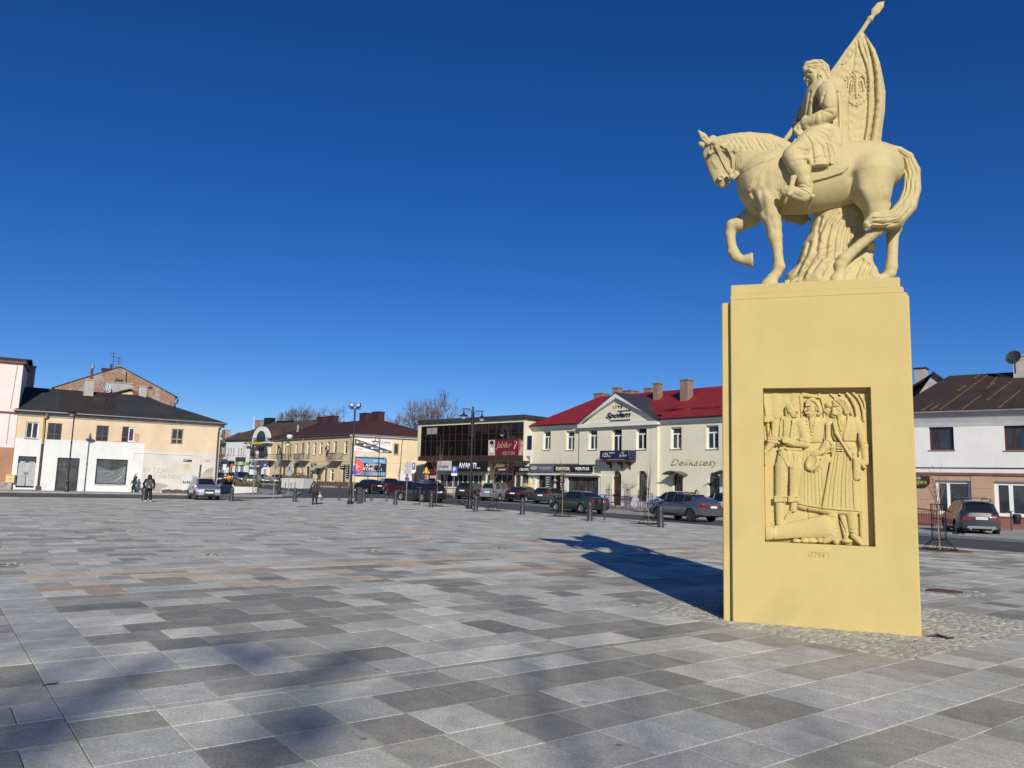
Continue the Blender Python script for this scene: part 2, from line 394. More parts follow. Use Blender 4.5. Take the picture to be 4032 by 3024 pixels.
# ------ carved forms: a distance field turned into one continuous skin
class Field:
 def __init__(s,lo,hi,h):
  s.lo=np.array(lo,float); s.h=h; s.n=np.ceil((np.array(hi)-s.lo)/h).astype(int)+1
  s.d=np.full(s.n,9.0,np.float32)
 def box(s,lo,hi):
  a=np.clip(np.floor((np.array(lo)-s.lo)/s.h).astype(int),0,s.n); b=np.clip(np.ceil((np.array(hi)-s.lo)/s.h).astype(int)+1,0,s.n)
  sl=tuple(slice(i,j) for i,j in zip(a,b))
  ax=[(s.lo[i]+s.h*np.arange(a[i],b[i])).astype(np.float32) for i in range(3)]
  return sl,ax[0][:,None,None],ax[1][None,:,None],ax[2][None,None,:]
 def put(s,sl,e,k,cut=False):
  d=s.d[sl]
  if cut:e=-e; k2=max(k,1e-5); h=np.clip(.5-.5*(d-e)/k2,0,1); s.d[sl]=d*(1-h)+e*h+k2*h*(1-h)
  elif k<=0:s.d[sl]=np.minimum(d,e)
  else :h=np.clip(.5+.5*(d-e)/k,0,1); s.d[sl]=d*(1-h)+e*h-k*h*(1-h)
 def cap(s,a,b,ra,rb=None,k=.02,fy=1.0,cut=False):
  """tapered limb from a to b; fy < 1 flattens it along y"""
  rb=ra if rb is None else rb; a=np.array(a,float); b=np.array(b,float); m=max(ra,rb)+k+2*s.h
  sl,x,y,z=s.box(np.minimum(a,b)-[m,m*max(fy,.3),m],np.maximum(a,b)+[m,m*max(fy,.3),m])
  if s.d[sl].size==0: return
  a2,b2=a.copy(),b.copy(); yy=y
  if fy!=1:a2[1]/=fy; b2[1]/=fy; yy=y/fy
  ab=b2-a2; L=ab@ab+1e-9
  t=np.clip(((x-a2[0])*ab[0]+(yy-a2[1])*ab[1]+(z-a2[2])*ab[2])/L,0,1)
  e=np.sqrt((x-a2[0]-t*ab[0])**2+(yy-a2[1]-t*ab[1])**2+(z-a2[2]-t*ab[2])**2)-(ra+(rb-ra)*t)
  s.put(sl,e*min(1,fy) if fy!=1 else e,k,cut)
 def ell(s,c,r,k=.02,rot=0.0,cut=False):
  """ellipsoid, turned by rot in the x-z plane"""
  c=np.array(c,float); r=np.array(r,float); m=r.max()+k+2*s.h
  sl,x,y,z=s.box(c-[m,r[1]+k+2*s.h,m],c+[m,r[1]+k+2*s.h,m])
  if s.d[sl].size==0: return
  cs,sn=math.cos(rot),math.sin(rot); X,Y,Z=x-c[0],y-c[1],z-c[2]
  U,V=cs*X+sn*Z,-sn*X+cs*Z
  q=np.sqrt((U/r[0])**2+(Y/r[1])**2+(V/r[2])**2)
  s.put(sl,(q-1)*r.min(),k,cut)
 def chain(s,pts,k=.02,fy=1.0):
  for (a,ra),(b,rb) in zip(pts,pts[1:]):s.cap(a,b,ra,rb,k,fy)
 def blk(s,lo,hi,k=.01,rd=0.0,cut=False):
  lo=np.array(lo,float); hi=np.array(hi,float); m=k+2*s.h; sl,x,y,z=s.box(lo-m,hi+m)
  c,r=(lo+hi)/2,(hi-lo)/2-rd
  q=[np.abs(v-c[i])-r[i] for i,v in enumerate((x,y,z))]
  e=np.sqrt(np.maximum(q[0],0)**2+np.maximum(q[1],0)**2+np.maximum(q[2],0)**2)+np.minimum(np.maximum(np.maximum(q[0],q[1]),q[2]),0)-rd
  s.put(sl,e,k,cut)
 def bump(s,lo,hi,fn):
  sl,x,y,z=s.box(lo,hi)
  if s.d[sl].size:s.d[sl]+=fn(x,y,z).astype(np.float32)
 def groove(s,pts,w,dep,b0=-9,b1=9):
  """sink (dep > 0) or raise a line given as (u, b, z) points, seen along the depth axis"""
  P=np.array([[p[0],p[2]] for p in pts]); m=3*w
  sl,x,y,z=s.box([P[:,0].min()-m,b0,P[:,1].min()-m],[P[:,0].max()+m,b1,P[:,1].max()+m])
  if s.d[sl].size==0: return
  x2,z2=x[:,0,:],z[0,:,:]; dm=np.full((x2.shape[0],z2.shape[1]),9.0)
  for a,b in zip(P,P[1:]):
   ab=b-a; t=np.clip(((x2-a[0])*ab[0]+(z2-a[1])*ab[1])/(ab@ab+1e-9),0,1)
   dm=np.minimum(dm,np.hypot(x2-a[0]-t*ab[0],z2-a[1]-t*ab[1]))
  s.d[sl]+=(dep*np.exp(-(dm/w)**2)).astype(np.float32)[:,None,:]
 def mesh(s,name,mats,smooth_iter=1):
  d=s.d.copy(); d[0]=d[-1]=.05; d[:,0]=d[:,-1]=.05; d[:,:,0]=d[:,:,-1]=.05
  ins=d<0; nx,ny,nz=d.shape
  c8=[ins[i:nx-1+i,j:ny-1+j,k:nz-1+k] for i in (0,1) for j in (0,1) for k in (0,1)]
  cnt=np.zeros(c8[0].shape,np.int8)
  for c in c8:cnt+=c
  cells=(cnt>0)&(cnt<8); I=np.argwhere(cells); idx=np.full(cells.shape,-1,np.int64); idx[cells]=np.arange(len(I))
  acc=np.zeros((len(I),3)); num=np.zeros(len(I))
  cor=[(i,j,k) for i in (0,1) for j in (0,1) for k in (0,1)]
  for a in range(8):
   for b in range(a+1,8):
    if sum(abs(p-q) for p,q in zip(cor[a],cor[b]))!=1: continue
    da=d[I[:,0]+cor[a][0],I[:,1]+cor[a][1],I[:,2]+cor[a][2]]; db=d[I[:,0]+cor[b][0],I[:,1]+cor[b][1],I[:,2]+cor[b][2]]
    m=(da<0)!=(db<0); t=np.where(m,da/np.where(da==db,1,da-db),0)[:,None]
    acc+=np.where(m[:,None],np.array(cor[a])*(1-t)+np.array(cor[b])*t,0); num+=m
  V=s.lo+s.h*(I+acc/num[:,None]); Q=[]
  for ax in range(3):
   A=[slice(None)]*3; B=[slice(None)]*3; A[ax]=slice(0,-1); B[ax]=slice(1,None)
   sa,sb=ins[tuple(A)],ins[tuple(B)]; e=np.argwhere(sa!=sb); o1,o2=[i for i in range(3) if i!=ax]
   e=e[(e[:,o1]>0)&(e[:,o2]>0)&(e[:,o1]<d.shape[o1]-1)&(e[:,o2]<d.shape[o2]-1)]
   def ci(a,b):
    q=e.copy(); q[:,o1]-=a; q[:,o2]-=b; return idx[q[:,0],q[:,1],q[:,2]]
   f=np.stack([ci(1,1),ci(0,1),ci(0,0),ci(1,0)],1); fl=sa[e[:,0],e[:,1],e[:,2]]
   if ax==1:fl=~fl
   f[~fl]=f[~fl][:,::-1]; Q.append(f)
  Q=np.concatenate(Q); Q=Q[(Q>=0).all(1)]
  me=bpy.data.meshes.new(name); me.vertices.add(len(V)); me.vertices.foreach_set('co',V.ravel())
  me.loops.add(len(Q)*4); me.loops.foreach_set('vertex_index',Q.ravel().astype(np.int32)); me.polygons.add(len(Q))
  me.polygons.foreach_set('loop_start',np.arange(0,len(Q)*4,4,dtype=np.int32)); me.polygons.foreach_set('loop_total',np.full(len(Q),4,np.int32))
  me.polygons.foreach_set('use_smooth',np.ones(len(Q),bool)); me.update(calc_edges=True); me.validate()
  for q in (mats if isinstance(mats,(list,tuple)) else [mats]):me.materials.append(q)
  return me
 def build(s,name,mats,parent=None): return link(name,s.mesh(name,mats),parent)
def wob(x,y,z,f,seed=0.0):
 """cheap three-way ripple used for tooled, hand-modelled surfaces"""
 return (np.sin(f*x+1.7*np.sin(f*.7*z+seed))+np.sin(f*1.13*z+1.9*np.sin(f*.6*x+seed*2))+np.sin(f*.9*(y+x*.4)+seed))/3
 # ------ monument
YEL=mat('yellow_render',(.555,.43,.168),.88,.035,1.4,.10,70,stain=.17)
CRM=mat('cream_cast_stone',(.545,.445,.22),.85,.04,3.0,.14,60,stain=.2)
MR=MON; ma=MON.ang
PED=empty('monument_pedestal',(MON.A[0],MON.A[1],0),ma,'tall yellow rendered monument plinth carrying a carved battle relief','monument')
FW=2.29; PH=4.36
def mp(px,py,b=0.0):u,z=MON.uz(px,py,b); return np.array([u,b,z])
ru0,ru1,rz0,rz1=.452,1.79,1.062,3.112; RB=.15
mb=MB()
def ring(mb,o,i,y,flip=False):
 (a,b,c,d),(e,f,g_,h)=o,i; P=[(a,c),(b,c),(b,d),(a,d)]; Q=[(e,g_),(f,g_),(f,h),(e,h)]
 for k in range(4):
  n=(k+1)%4; mb.poly([(P[k][0],y,P[k][1]),(P[n][0],y,P[n][1]),(Q[n][0],y,Q[n][1]),(Q[k][0],y,Q[k][1])])
def slab_block(mb,u0,u1,z0,z1,y0,y1,hole=None,bv=.012,rb=.085,back=False):
 if hole:
  ring(mb,(u0+bv,u1-bv,z0,z1-bv),hole,y0); e,f,g_,h=hole; q=rb
  mb.poly([(e,y0,g_),(f,y0,g_),(f,y0+q,g_),(e,y0+q,g_)]); mb.poly([(e,y0,h),(e,y0+q,h),(f,y0+q,h),(f,y0,h)])
  mb.poly([(e,y0,g_),(e,y0+q,g_),(e,y0+q,h),(e,y0,h)]); mb.poly([(f,y0,g_),(f,y0,h),(f,y0+q,h),(f,y0+q,g_)])
  if back:mb.poly([(e,y0+q,g_),(f,y0+q,g_),(f,y0+q,h),(e,y0+q,h)])
 else :mb.poly([(u0+bv,y0,z0),(u1-bv,y0,z0),(u1-bv,y0,z1-bv),(u0+bv,y0,z1-bv)])
 mb.poly([(u0+bv,y0,z0),(u0+bv,y0,z1-bv),(u0,y0+bv,z1-bv),(u0,y0+bv,z0)]); mb.poly([(u1-bv,y0,z0),(u1,y0+bv,z0),(u1,y0+bv,z1-bv),(u1-bv,y0,z1-bv)])
 mb.poly([(u0+bv,y0,z1-bv),(u1-bv,y0,z1-bv),(u1-bv,y0+bv,z1),(u0+bv,y0+bv,z1)])
 mb.poly([(u0,y0+bv,z0),(u0,y0+bv,z1-bv),(u0,y1,z1-bv),(u0,y1,z0)]); mb.poly([(u1,y0+bv,z0),(u1,y1,z0),(u1,y1,z1-bv),(u1,y0+bv,z1-bv)])
 mb.poly([(u0,y0+bv,z1-bv),(u0+bv,y0+bv,z1),(u0+bv,y1,z1),(u0,y1,z1-bv)]); mb.poly([(u1,y0+bv,z1-bv),(u1,y1,z1-bv),(u1-bv,y1,z1),(u1-bv,y0+bv,z1)])
 mb.poly([(u0+bv,y0+bv,z1),(u1-bv,y0+bv,z1),(u1-bv,y1,z1),(u0+bv,y1,z1)])
 if not hole or back:mb.poly([(u0,y1,z0),(u0,y1,z1-bv),(u1,y1,z1-bv),(u1,y1,z0)])
HOLE=(ru0,ru1,rz0,rz1)
mb=MB(); slab_block(mb,.03,2.262,-.1,PH,0,.0845,HOLE); mb.build('front_slab',YEL,PED)
mb=MB(); slab_block(mb,-.09,2.295,-.1,PH-.02,.086,1.25,HOLE,rb=RB-.086,back=True); mb.build('core_block',YEL,PED)
mb=MB(); slab_block(mb,.03,2.205,-.1,PH,1.253,1.36); mb.build('rear_slab',YEL,PED)
mb=MB(); slab_block(mb,.03,2.222,PH+.003,PH+.08,.012,1.35); mb.build('cap_course',YEL,PED)
mb=MB(); slab_block(mb,.035,2.185,PH+.083,PH+.215,.03,1.33); mb.build('statue_base',YEL,PED)
TOPZ=PH+.215
mb=MB(); mb.box(-.14,.5,-.02,-.098,.95,.16); mb.build('meter_hatch',flat('dark_hatch',(.03,.03,.03)),PED)
INK=mat('faded_inscription',(.34,.29,.15),.9,.15,30)
a=mp(*M5(985,1540)); b=mp(*M5(1232,1650)); text('inscription','1794',INK,PED,a[0],b[0],b[2],a[2],-.0005,.003,.1)
a=mp(*M5(930,1575)); b=mp(*M5(970,1630)); text('inscription','R.',INK,PED,a[0],b[0],b[2],a[2],-.0005,.003)
mb=MB(); a=mp(*M5(925,1532)); b=mp(*M5(1305,1650))
for (x0,z0,x1,z1) in ((a[0],a[2]-.006,b[0],a[2]),(b[0]-.005,b[2],b[0],a[2]-.006)):mb.box(x0,-.0015,z0,x1,.002,z1)
mb.build('inscription_frame',INK,PED)
# ---- carved relief (photo positions measured on the slab face)
KM=.000773
RF=Field((ru0+.002,-.02,rz0+.002),(ru1-.002,RB+.03,rz1-.03),.0058)
def P4(x,y,b): return mp(*M4(x,y),b)
def P5(x,y,b): return mp(*M5(x,y),b)
RF.blk((ru0-.1,RB-.012,rz0-.1),(ru1+.1,RB+.1,rz1-.055),0)
def c4(x0,y0,r0,x1,y1,r1,b=.09,k=.006,fy=.6,f=P4,b1=None):RF.cap(f(x0,y0,b),f(x1,y1,b if b1 is None else b1),r0*KM,r1*KM,k,fy)
def e4(x,y,rx,rz,b=.09,rb=.05,k=.006,rot=0,f=P4):RF.ell(f(x,y,b),(rx*KM,rb,rz*KM),k,rot)
def g4(pts,w=7,dep=.012,f=P4):RF.groove([f(x,y,.05) for x,y in pts],w*KM,dep,-.02,.14)
def l5(pts): return [(x,y-1567) for x,y in pts]
for i in range(4):c4(170+i*175,240,95,205+i*165,600,95,.138-.006*(i%2),.01,.28)
c4(800,275,34,830,640,30,.115,.006,.7); c4(840,250,40,1120,290,26,.112,.006,.6); c4(830,640,22,890,655,14,.115,.005,.7)
c4(115,215,20,190,700,22,.11,.003,.9); c4(190,700,26,228,1050,26,.11,.003,.9)
for pts,r,b in (([(1640,230),(1720,330),(1790,470),(1822,640),(1835,770)],25,.11),([(1745,215),(1830,300),(1895,420),(1930,560),(1945,720)],22,.116),([(1500,240),(1620,330),(1690,450),(1720,600)],19,.12),([(1340,240),(1440,330),(1560,420),(1630,560)],18,.124),([(1130,240),(1190,380),(1220,560),(1230,650)],19,.124),([(1870,250),(1950,380),(1975,540),(1960,620)],20,.122)):
 for (x0,y0),(x1,y1) in zip(pts,pts[1:]):c4(x0,y0,r,x1,y1,r,b,.003,.9)
c4(1880,760,40,1900,1560,42,.118,.003,.7); c4(1955,640,34,1970,1400,36,.125,.003,.7); RF.cap(P4(1890,1500,.125),P5(1930,1380,.125),.04,.04,.003,.6)
g4([(1850,760),(1850,1400)],8,.02); g4([(1900,740),(1960,740)],6,.012)
e4(1000,500,100,150,.09,.055); e4(965,590,70,70,.085,.045); c4(1000,640,70,1010,760,90,.1,.02)
for a in ([(905,430,30),(930,370,40),(1010,345,46),(1085,390,50),(1125,470,46),(1150,560,40),(1115,600,30)],[(1010,380,40),(1060,440,40),(1085,520,34)],[(1080,420,50),(1130,520,46)]):
 for (x0,y0,r0),(x1,y1,r1) in zip(a,a[1:]):c4(x0,y0,r0,x1,y1,r1,.068,.006,.9)
c4(890,490,17,880,535,24,.05,.006); c4(895,575,20,975,585,11,.042,.004); c4(895,455,12,970,445,12,.045,.005); g4([(900,470),(960,468)],9,.016); g4([(890,548),(930,555)],6,.01); g4([(905,610),(950,612)],7,.012)
g4([(1010,375),(1080,450),(1110,560)],7,.016); g4([(960,365),(1050,400),(1120,500)],6,.012); g4([(1045,470),(1070,560)],8,.018)
c4(890,770,85,1230,770,85,.115,.02); e4(1050,920,215,260,.125,.06,.02); c4(920,1190,70,1180,1190,80,.115,.01)
g4([(940,660),(960,900),(935,1100)],7,.016); g4([(1060,660),(990,820),(945,1040)],7,.012); g4([(920,1120),(1240,1120)],6,.012); g4([(900,1235),(1230,1240)],7,.014)
for i in range(6):e4(905+6*(i%2),720+i*62,11,11,.064,.014,.003); e4(1056-i*14,750+i*58,11,11,.062,.014,.003)
for i in range(7):RF.cap(P4(880+i*58,1290,.115),P5(800+i*75,660+i*12,.108),.06,.066,.03,.6)
for i in range(6):g4([(905+i*55,1290),(850+i*62,1700),(845+i*72,2215+i*12)],8,.010)
e4(1300,520,70,110,.115,.04); c4(1238,520,12,1232,548,14,.09,.004); e4(1320,440,76,60,.108,.045,.004); c4(1310,620,50,1320,720,66,.125,.01); g4([(1250,470),(1330,490)],7,.012); g4([(1245,480),(1280,485)],6,.012); g4([(1235,590),(1265,595)],5,.01)
e4(655,560,84,130,.088,.055,.006,-.22); e4(610,490,90,76,.085,.055,.006); c4(560,510,50,548,590,36,.085,.006); e4(590,545,24,36,.045,.02,.004); g4([(585,525),(600,550),(588,575)],6,.012)
c4(740,570,14,726,628,20,.045,.006); c4(665,650,16,718,640,12,.042,.004); c4(690,545,11,752,566,11,.046,.005); g4([(690,568),(740,582)],9,.018); g4([(660,600),(680,640)],6,.008); g4([(675,668),(715,662)],6,.012); g4([(600,600),(620,660),(690,710)],7,.014); g4([(560,460),(640,450),(680,500)],6,.014); g4([(580,440),(660,430),(720,470)],6,.01)
c4(590,680,70,560,780,86,.098,.015); c4(410,745,74,790,765,84,.105,.02); e4(590,900,212,240,.11,.065,.02); e4(590,1110,190,160,.112,.055,.02)
c4(470,660,30,425,800,20,.052,.006); c4(425,800,20,415,1100,18,.05,.006); c4(640,720,20,600,1010,16,.045,.005)
g4([(475,720),(470,1000)],9,.022); g4([(395,780),(390,1140)],9,.022); g4([(630,740),(590,1010)],8,.02); g4([(650,790),(660,900)],8,.006); g4([(730,920),(700,1010)],8,.008)
c4(345,780,80,305,1010,84,.09,.006,.7); c4(225,1040,34,370,1055,38,.055,.004,.8); c4(215,1085,30,380,1120,36,.06,.004,.8); c4(285,1110,72,170,1290,54,.085,.006,.7); c4(170,1300,50,150,1500,30,.095,.006,.7)
g4([(255,760),(265,980)],8,.018); g4([(210,1030),(300,1010),(390,1080)],6,.012); g4([(420,1090),(200,1300)],9,.014)
c4(220,690,44,300,720,40,.105,.006)
for i in range(4):c4(150,655+27*i,17,218,660+27*i,17,.075,.003,.9)
c4(800,790,84,890,1060,80,.085,.015,.7); c4(765,1058,30,905,1090,40,.04,.004,.9); c4(890,1140,74,620,1130,56,.06,.008,.7); c4(620,1120,58,500,1080,56,.045,.006,.9)
for i in range(4):c4(468,1045+24*i,14,525,1040+24*i,15,.008,.002,.9)
g4([(760,1040),(770,1090)],6,.02); g4([(545,1180),(700,1230),(860,1240)],8,.03); g4([(440,1100),(480,1150),(540,1190)],8,.03); g4([(560,1080),(640,1120),(760,1150)],7,.008)
c4(430,1225,30,790,1245,30,.068,.003,.7); e4(540,1235,40,34,.05,.02,.002); g4([(415,1195),(780,1215)],5,.01); g4([(415,1262),(790,1280)],5,.014); e4(540,1235,20,16,.03,.01,.002)
c4(520,1330,125,480,1560,130,.1,.015); c4(690,1330,112,690,1560,108,.105,.015)
RF.cap(P4(470,1560,.1),P5(440,520,.1),.098,.076,.01,.6); RF.cap(P4(690,1560,.108),P5(665,520,.108),.086,.064,.01,.6)
g4([(540,1290),(545,1480)],6,.012); g4([(580,1560),(580,1900),(575,2070)],10,.03); g4([(400,1340),(480,1430),(560,1600)],9,.012); g4([(420,1420),(520,1520),(580,1650)],8,.012); g4([(560,1900),(500,2020),(400,2080)],8,.012); g4([(590,1600),(640,1600)],6,.012); g4([(650,1330),(660,1450)],7,.01); g4([(720,1330),(730,1900)],8,.008)
for i,(x,w) in enumerate(((430,100),(660,74))):
 for j in range(3):c4(x-w,540+38*j,20,x+w,530+38*j+12*(j%2),20,.05+.02*i,.005,.8,P5)
c4(415,620,74,420,1010,66,.1,.006,.7,P5); c4(680,620,60,660,760,54,.115,.006,.7,P5)
e4(1470,510,104,160,.08,.062); e4(1420,600,84,76,.075,.05); c4(1500,650,84,1520,780,100,.09,.015)
for a in ([(1400,390,30),(1430,345,36),(1520,330,44),(1600,380,54),(1645,470,54),(1640,570,44)],[(1440,370,36),(1540,400,50),(1590,490,44),(1620,580,34)]):
 for (x0,y0,r0),(x1,y1,r1) in zip(a,a[1:]):c4(x0,y0,r0,x1,y1,r1,.062,.006,.9)
c4(1400,490,18,1392,540,28,.028,.006); c4(1385,580,26,1420,600,26,.03,.004); c4(1420,600,24,1490,585,10,.026,.004); c4(1385,455,14,1500,440,13,.026,.005); g4([(1400,475),(1480,468)],10,.022); g4([(1440,520),(1500,580)],7,.01); g4([(1390,640),(1450,640)],8,.016)
g4([(1430,370),(1500,430),(1560,500),(1570,600)],8,.022); g4([(1500,350),(1580,420),(1620,540)],6,.012); g4([(1560,360),(1630,450),(1650,580)],6,.012); g4([(1450,350),(1530,410),(1590,500)],6,.01)
c4(1350,765,88,1790,765,92,.105,.02); e4(1590,920,250,270,.108,.07,.02); c4(1420,1190,92,1720,1190,92,.098,.012,.7)
g4([(1370,1090),(1800,1100)],7,.014); g4([(1360,1290),(1780,1305)],7,.018); g4([(1440,1100),(1440,1290)],6,.012)
for j in range(4):c4(1455,1130+44*j,13,1575,1130+44*j,13,.04,.002,.9); e4(1540,1130+44*j,16,16,.032,.012,.002)
g4([(1450,650),(1470,800),(1510,920)],8,.02); g4([(1640,640),(1610,800),(1560,960),(1555,1080)],8,.02); g4([(1500,720),(1540,840),(1590,720)],7,.012); g4([(1490,920),(1550,935)],6,.012); g4([(1690,800),(1700,950),(1640,1050)],12,.008); g4([(1780,900),(1740,1040)],12,.008)
c4(1395,760,22,1440,950,24,.034,.003,.9); c4(1440,950,24,1740,1430,22,.03,.003,.9); g4([(1420,980),(1700,1420)],6,.012); g4([(1465,900),(1770,1420)],6,.012)
for i in range(8):RF.cap(P4(1390+i*54,1330,.098),P5(1235+i*80,730+i*6,.09),.055,.068,.03,.6)
for i in range(7):g4([(1415+i*54,1320),(1330+i*66,1800),(1275+i*80,2290+i*6)],8,.012+.007*math.sin(i*2.3))
g4([(1350,1320),(1270,1750),(1170,2290)],9,.03)
c4(1305,800,76,1290,1060,78,.085,.006,.7); c4(1245,1080,34,1335,1120,52,.055,.004,.9); c4(1270,1165,80,1170,1290,58,.055,.006,.8); c4(1160,1290,56,1060,1330,48,.035,.006,.9)
g4([(1345,800),(1360,1000),(1400,1080)],9,.026); g4([(1240,800),(1240,1060)],9,.02); g4([(1220,1075),(1290,1085),(1345,1180)],7,.016); g4([(1190,1350),(1340,1300)],9,.02); g4([(1130,1240),(1190,1340)],6,.012)
for i in range(4):c4(1070+18*i,1275+20*i,14,1000+22*i,1345+10*i,13,.02,.003,.9)
e4(1030,1490,130,175,.05,.045,.004,-.5); RF.ell(P4(1000,1470,.0),(72*KM,.035,122*KM),.005,-.5,True); g4([(900,1620),(1000,1660),(1110,1560),(1150,1420)],9,.014); c4(1180,1570,36,1290,1420,56,.08,.006)
c4(1830,795,76,1950,1180,64,.095,.008,.7); c4(1950,1180,64,1970,1480,56,.1,.006,.7); c4(1850,1440,44,1960,1560,40,.07,.006,.9); g4([(1830,960),(1820,1200),(1840,1380)],9,.03); g4([(1940,1130),(2010,1140)],6,.01); g4([(1880,1440),(2000,1560)],9,.014)
RF.cap(P4(1810,1450,.07),P5(1815,180,.07),.05,.048,.003,.6); g4([(1735,1420),(1745,1790),(1800,1825),(1865,1800)],8,.024)
c4(1370,830,84,1390,1180,76,.09,.006,.7,P5); c4(1400,1240,72,1230,1340,44,.06,.008,.9,P5); c4(1390,1230,76,1440,1350,50,.065,.006,.9,P5)
c4(1720,840,94,1760,1180,76,.09,.006,.7,P5); c4(1770,1240,70,1910,1395,38,.055,.008,.9,P5); c4(1560,900,66,1660,1380,56,.115,.006,.7,P5)
for a in ([(1320,1110),(1390,1140),(1470,1120)],[(1320,1160),(1400,1180),(1470,1230)],[(1690,1120),(1760,1150),(1830,1130)],[(1690,1190),(1770,1200),(1840,1240)],[(1340,900),(1420,920)]):g4(a,7,.012,P5)
g4([(1500,900),(1620,1200)],8,.016,P5); g4([(1840,860),(1850,1250)],9,.02,P5); g4([(1180,760),(1500,790),(1840,810)],9,.02,P5); g4([(740,675),(1000,730),(1180,755)],9,.02,P5)
c4(240,1205,112,1230,1075,200,.092,.004,.5,P5); RF.cap(P5(200,1200,.07),P5(235,1198,.07),.096,.096,.003,.6); RF.ell(P5(185,1210,.07),(.03,.04,.066),.003,0,True); g4([(300,1090),(300,1310)],7,.008,P5); g4([(250,1330),(800,1290)],8,.02,P5)
for i in range(10):
 a0,a1=math.pi*(.52+.05*i),math.pi*(.57+.05*i); f= lambda a:(900+400*math.cos(a),1080-400*math.sin(a))
 c4(*f(a0),24,*f(a1),24,.12,.003,.8,P5)
e4(860,1020,260,210,.145,.02,.006,0,P5); g4([(920,740),(930,940)],8,.016,P5)
for x,w in ((720,70),(870,70),(1000,90),(1160,60),(1250,90),(1640,90)):e4(x,1335,w,42,.085,.045,.006,0,P5)
RF.bump((ru0,0,rz0),(ru1,RB,rz1), lambda x,y,z:.0009*wob(x,y,z,55)+.0007*wob(z,x,y,120,2))
REL=RF.build('relief_panel',YEL,PED); REL['label']='sunken relief of three standing men beside a cannon'
# ---- equestrian statue
ST=empty('equestrian_statue',(MON.A[0],MON.A[1],0),ma,'cream cast stone horse and rider holding a furled banner on the plinth','statue')
PX=.00187
def h_(x,y,b=.72): return mp(*ZH(x,y),b)
def t_(x,y,b=.72): return mp(*ZT(x,y),b)
HF=Field((-.62,.05,TOPZ-.02),(2.75,1.36,7.2),.0095)
def hc(pts,b,k=.05,fy=1.0):
 HF.chain([(h_(p[0],p[1],p[3] if len(p)>3 else b),p[2]*PX) for p in pts],k,fy)
def he(x,y,rx,rz,rb,b=.72,k=.08,rot=0):HF.ell(h_(x,y,b),(rx*PX,rb,rz*PX),k,rot)
def hg(pts,w,dep,b=.35,b0=.05,b1=.62):HF.groove([h_(x,y,b) for x,y in pts],w*PX,dep,b0,b1)
he(745,470,262,262,.39,k=.02); he(950,462,300,266,.42,k=.12); he(1200,452,330,262,.43,k=.15); he(1430,395,270,225,.40,k=.15); he(1608,360,240,200,.41,k=.1,rot=-.12)
hc([(860,270,120),(1100,290,115)],.72,.1)
hc([(800,330,220),(660,262,180),(520,222,152),(400,200,122),(300,165,80)],.72,.07,.60)
hc([(640,420,170),(560,340,140)],.72,.08,.75); hc([(600,560,110),(640,660,90)],.72,.08,1)
he(285,245,106,122,.135,.71,.04,.2); hc([(262,195,78),(280,330,70),(312,448,56)],.71,.04,.66); he(322,468,50,48,.082,.70,.03)
hc([(228,165,56),(196,240,40),(240,370,34),(276,470,34)],.71,.03,.75)
hc([(372,250,44),(362,395,32)],.68,.03,.8)
hc([(318,506,26),(362,492,20)],.70,.015)
hc([(192,128,27,.62),(152,80,26,.60),(110,30,6,.58)],.6,.012,.7); hc([(165,168,24,.83),(135,150,20,.85),(114,133,7,.87)],.85,.012,.8)
hg([(184,118),(155,92)],8,.012,.58,.5,.7)
he(222,222,30,17,.03,.578,.012,.3); he(213,236,16,10,.018,.560,.004,.2); hg([(204,214),(222,204),(240,216)],6,-.008,.57); hg([(206,248),(226,244),(240,236)],6,.008,.57)
hg([(196,260),(205,320),(232,400)],16,.012,.58); hg([(230,290),(252,320),(268,345)],12,-.008,.58)
he(302,440,27,26,.03,.60,.012); HF.ell(h_(306,440,.575),(.026,.03,.030),.008,0,True); hg([(296,488),(330,482),(366,462)],6,.012,.6)
he(690,520,115,190,.12,.47,.09,.25); hc([(715,630,92,.50),(735,760,74,.52),(765,860,60,.53)],.52,.05)
hc([(765,860,60),(778,960,54),(798,1050,38),(805,1140,36),(815,1215,43),(790,1275,35),(755,1320,40)],.53,.02); hc([(750,1325,44),(728,1385,66)],.53,.012)
HF.cap(h_(728,1380,.53),np.array([*h_(715,1380,.53)[:2],TOPZ-.02]),.12,.13,.01)
hc([(640,690,92,.95),(560,790,74,.95),(470,845,56,.95),(408,858,52,.95)],.95,.05); hc([(408,858,52),(388,930,41),(398,1020,36),(412,1085,45),(440,1130,43),(490,1158,36)],.95,.015)
HF.cap(h_(510,1160,.95),h_(572,1160,.95),.076,.112,.006); HF.blk(h_(588,1240,.95)-np.array([0,.25,0]),h_(660,1080,.95)+np.array([0,.25,0]),.004,0,True)
hc([(1625,420,170,.49),(1618,570,138,.48),(1650,720,90,.5),(1674,835,60,.52)],.5,.05)
hc([(1674,835,58),(1682,885,48),(1600,955,39),(1480,1060,36),(1380,1150,45),(1345,1205,43),(1345,1270,37)],.52,.02); hc([(1345,1275,42),(1318,1345,60)],.52,.012)
HF.cap(h_(1318,1340,.52),np.array([*h_(1310,1340,.52)[:2],TOPZ-.02]),.11,.125,.01)
hc([(1655,600,88,.95),(1740,770,62,.97),(1815,880,56,.97)],.95,.05); hc([(1815,880,52),(1800,960,44),(1798,1100,39),(1792,1220,45),(1780,1275,41),(1735,1310,35),(1690,1335,42)],.97,.015)
HF.cap(h_(1690,1335,.97),np.array([*h_(1665,1340,.97)[:2],TOPZ-.02]),.09,.11,.01)
hg([(1448,440),(1468,540),(1510,640),(1560,730)],26,.03,.36); hg([(1500,480),(1540,600),(1590,700)],50,-.018,.33); hg([(1560,520),(1640,560),(1740,520)],40,.008,.3)
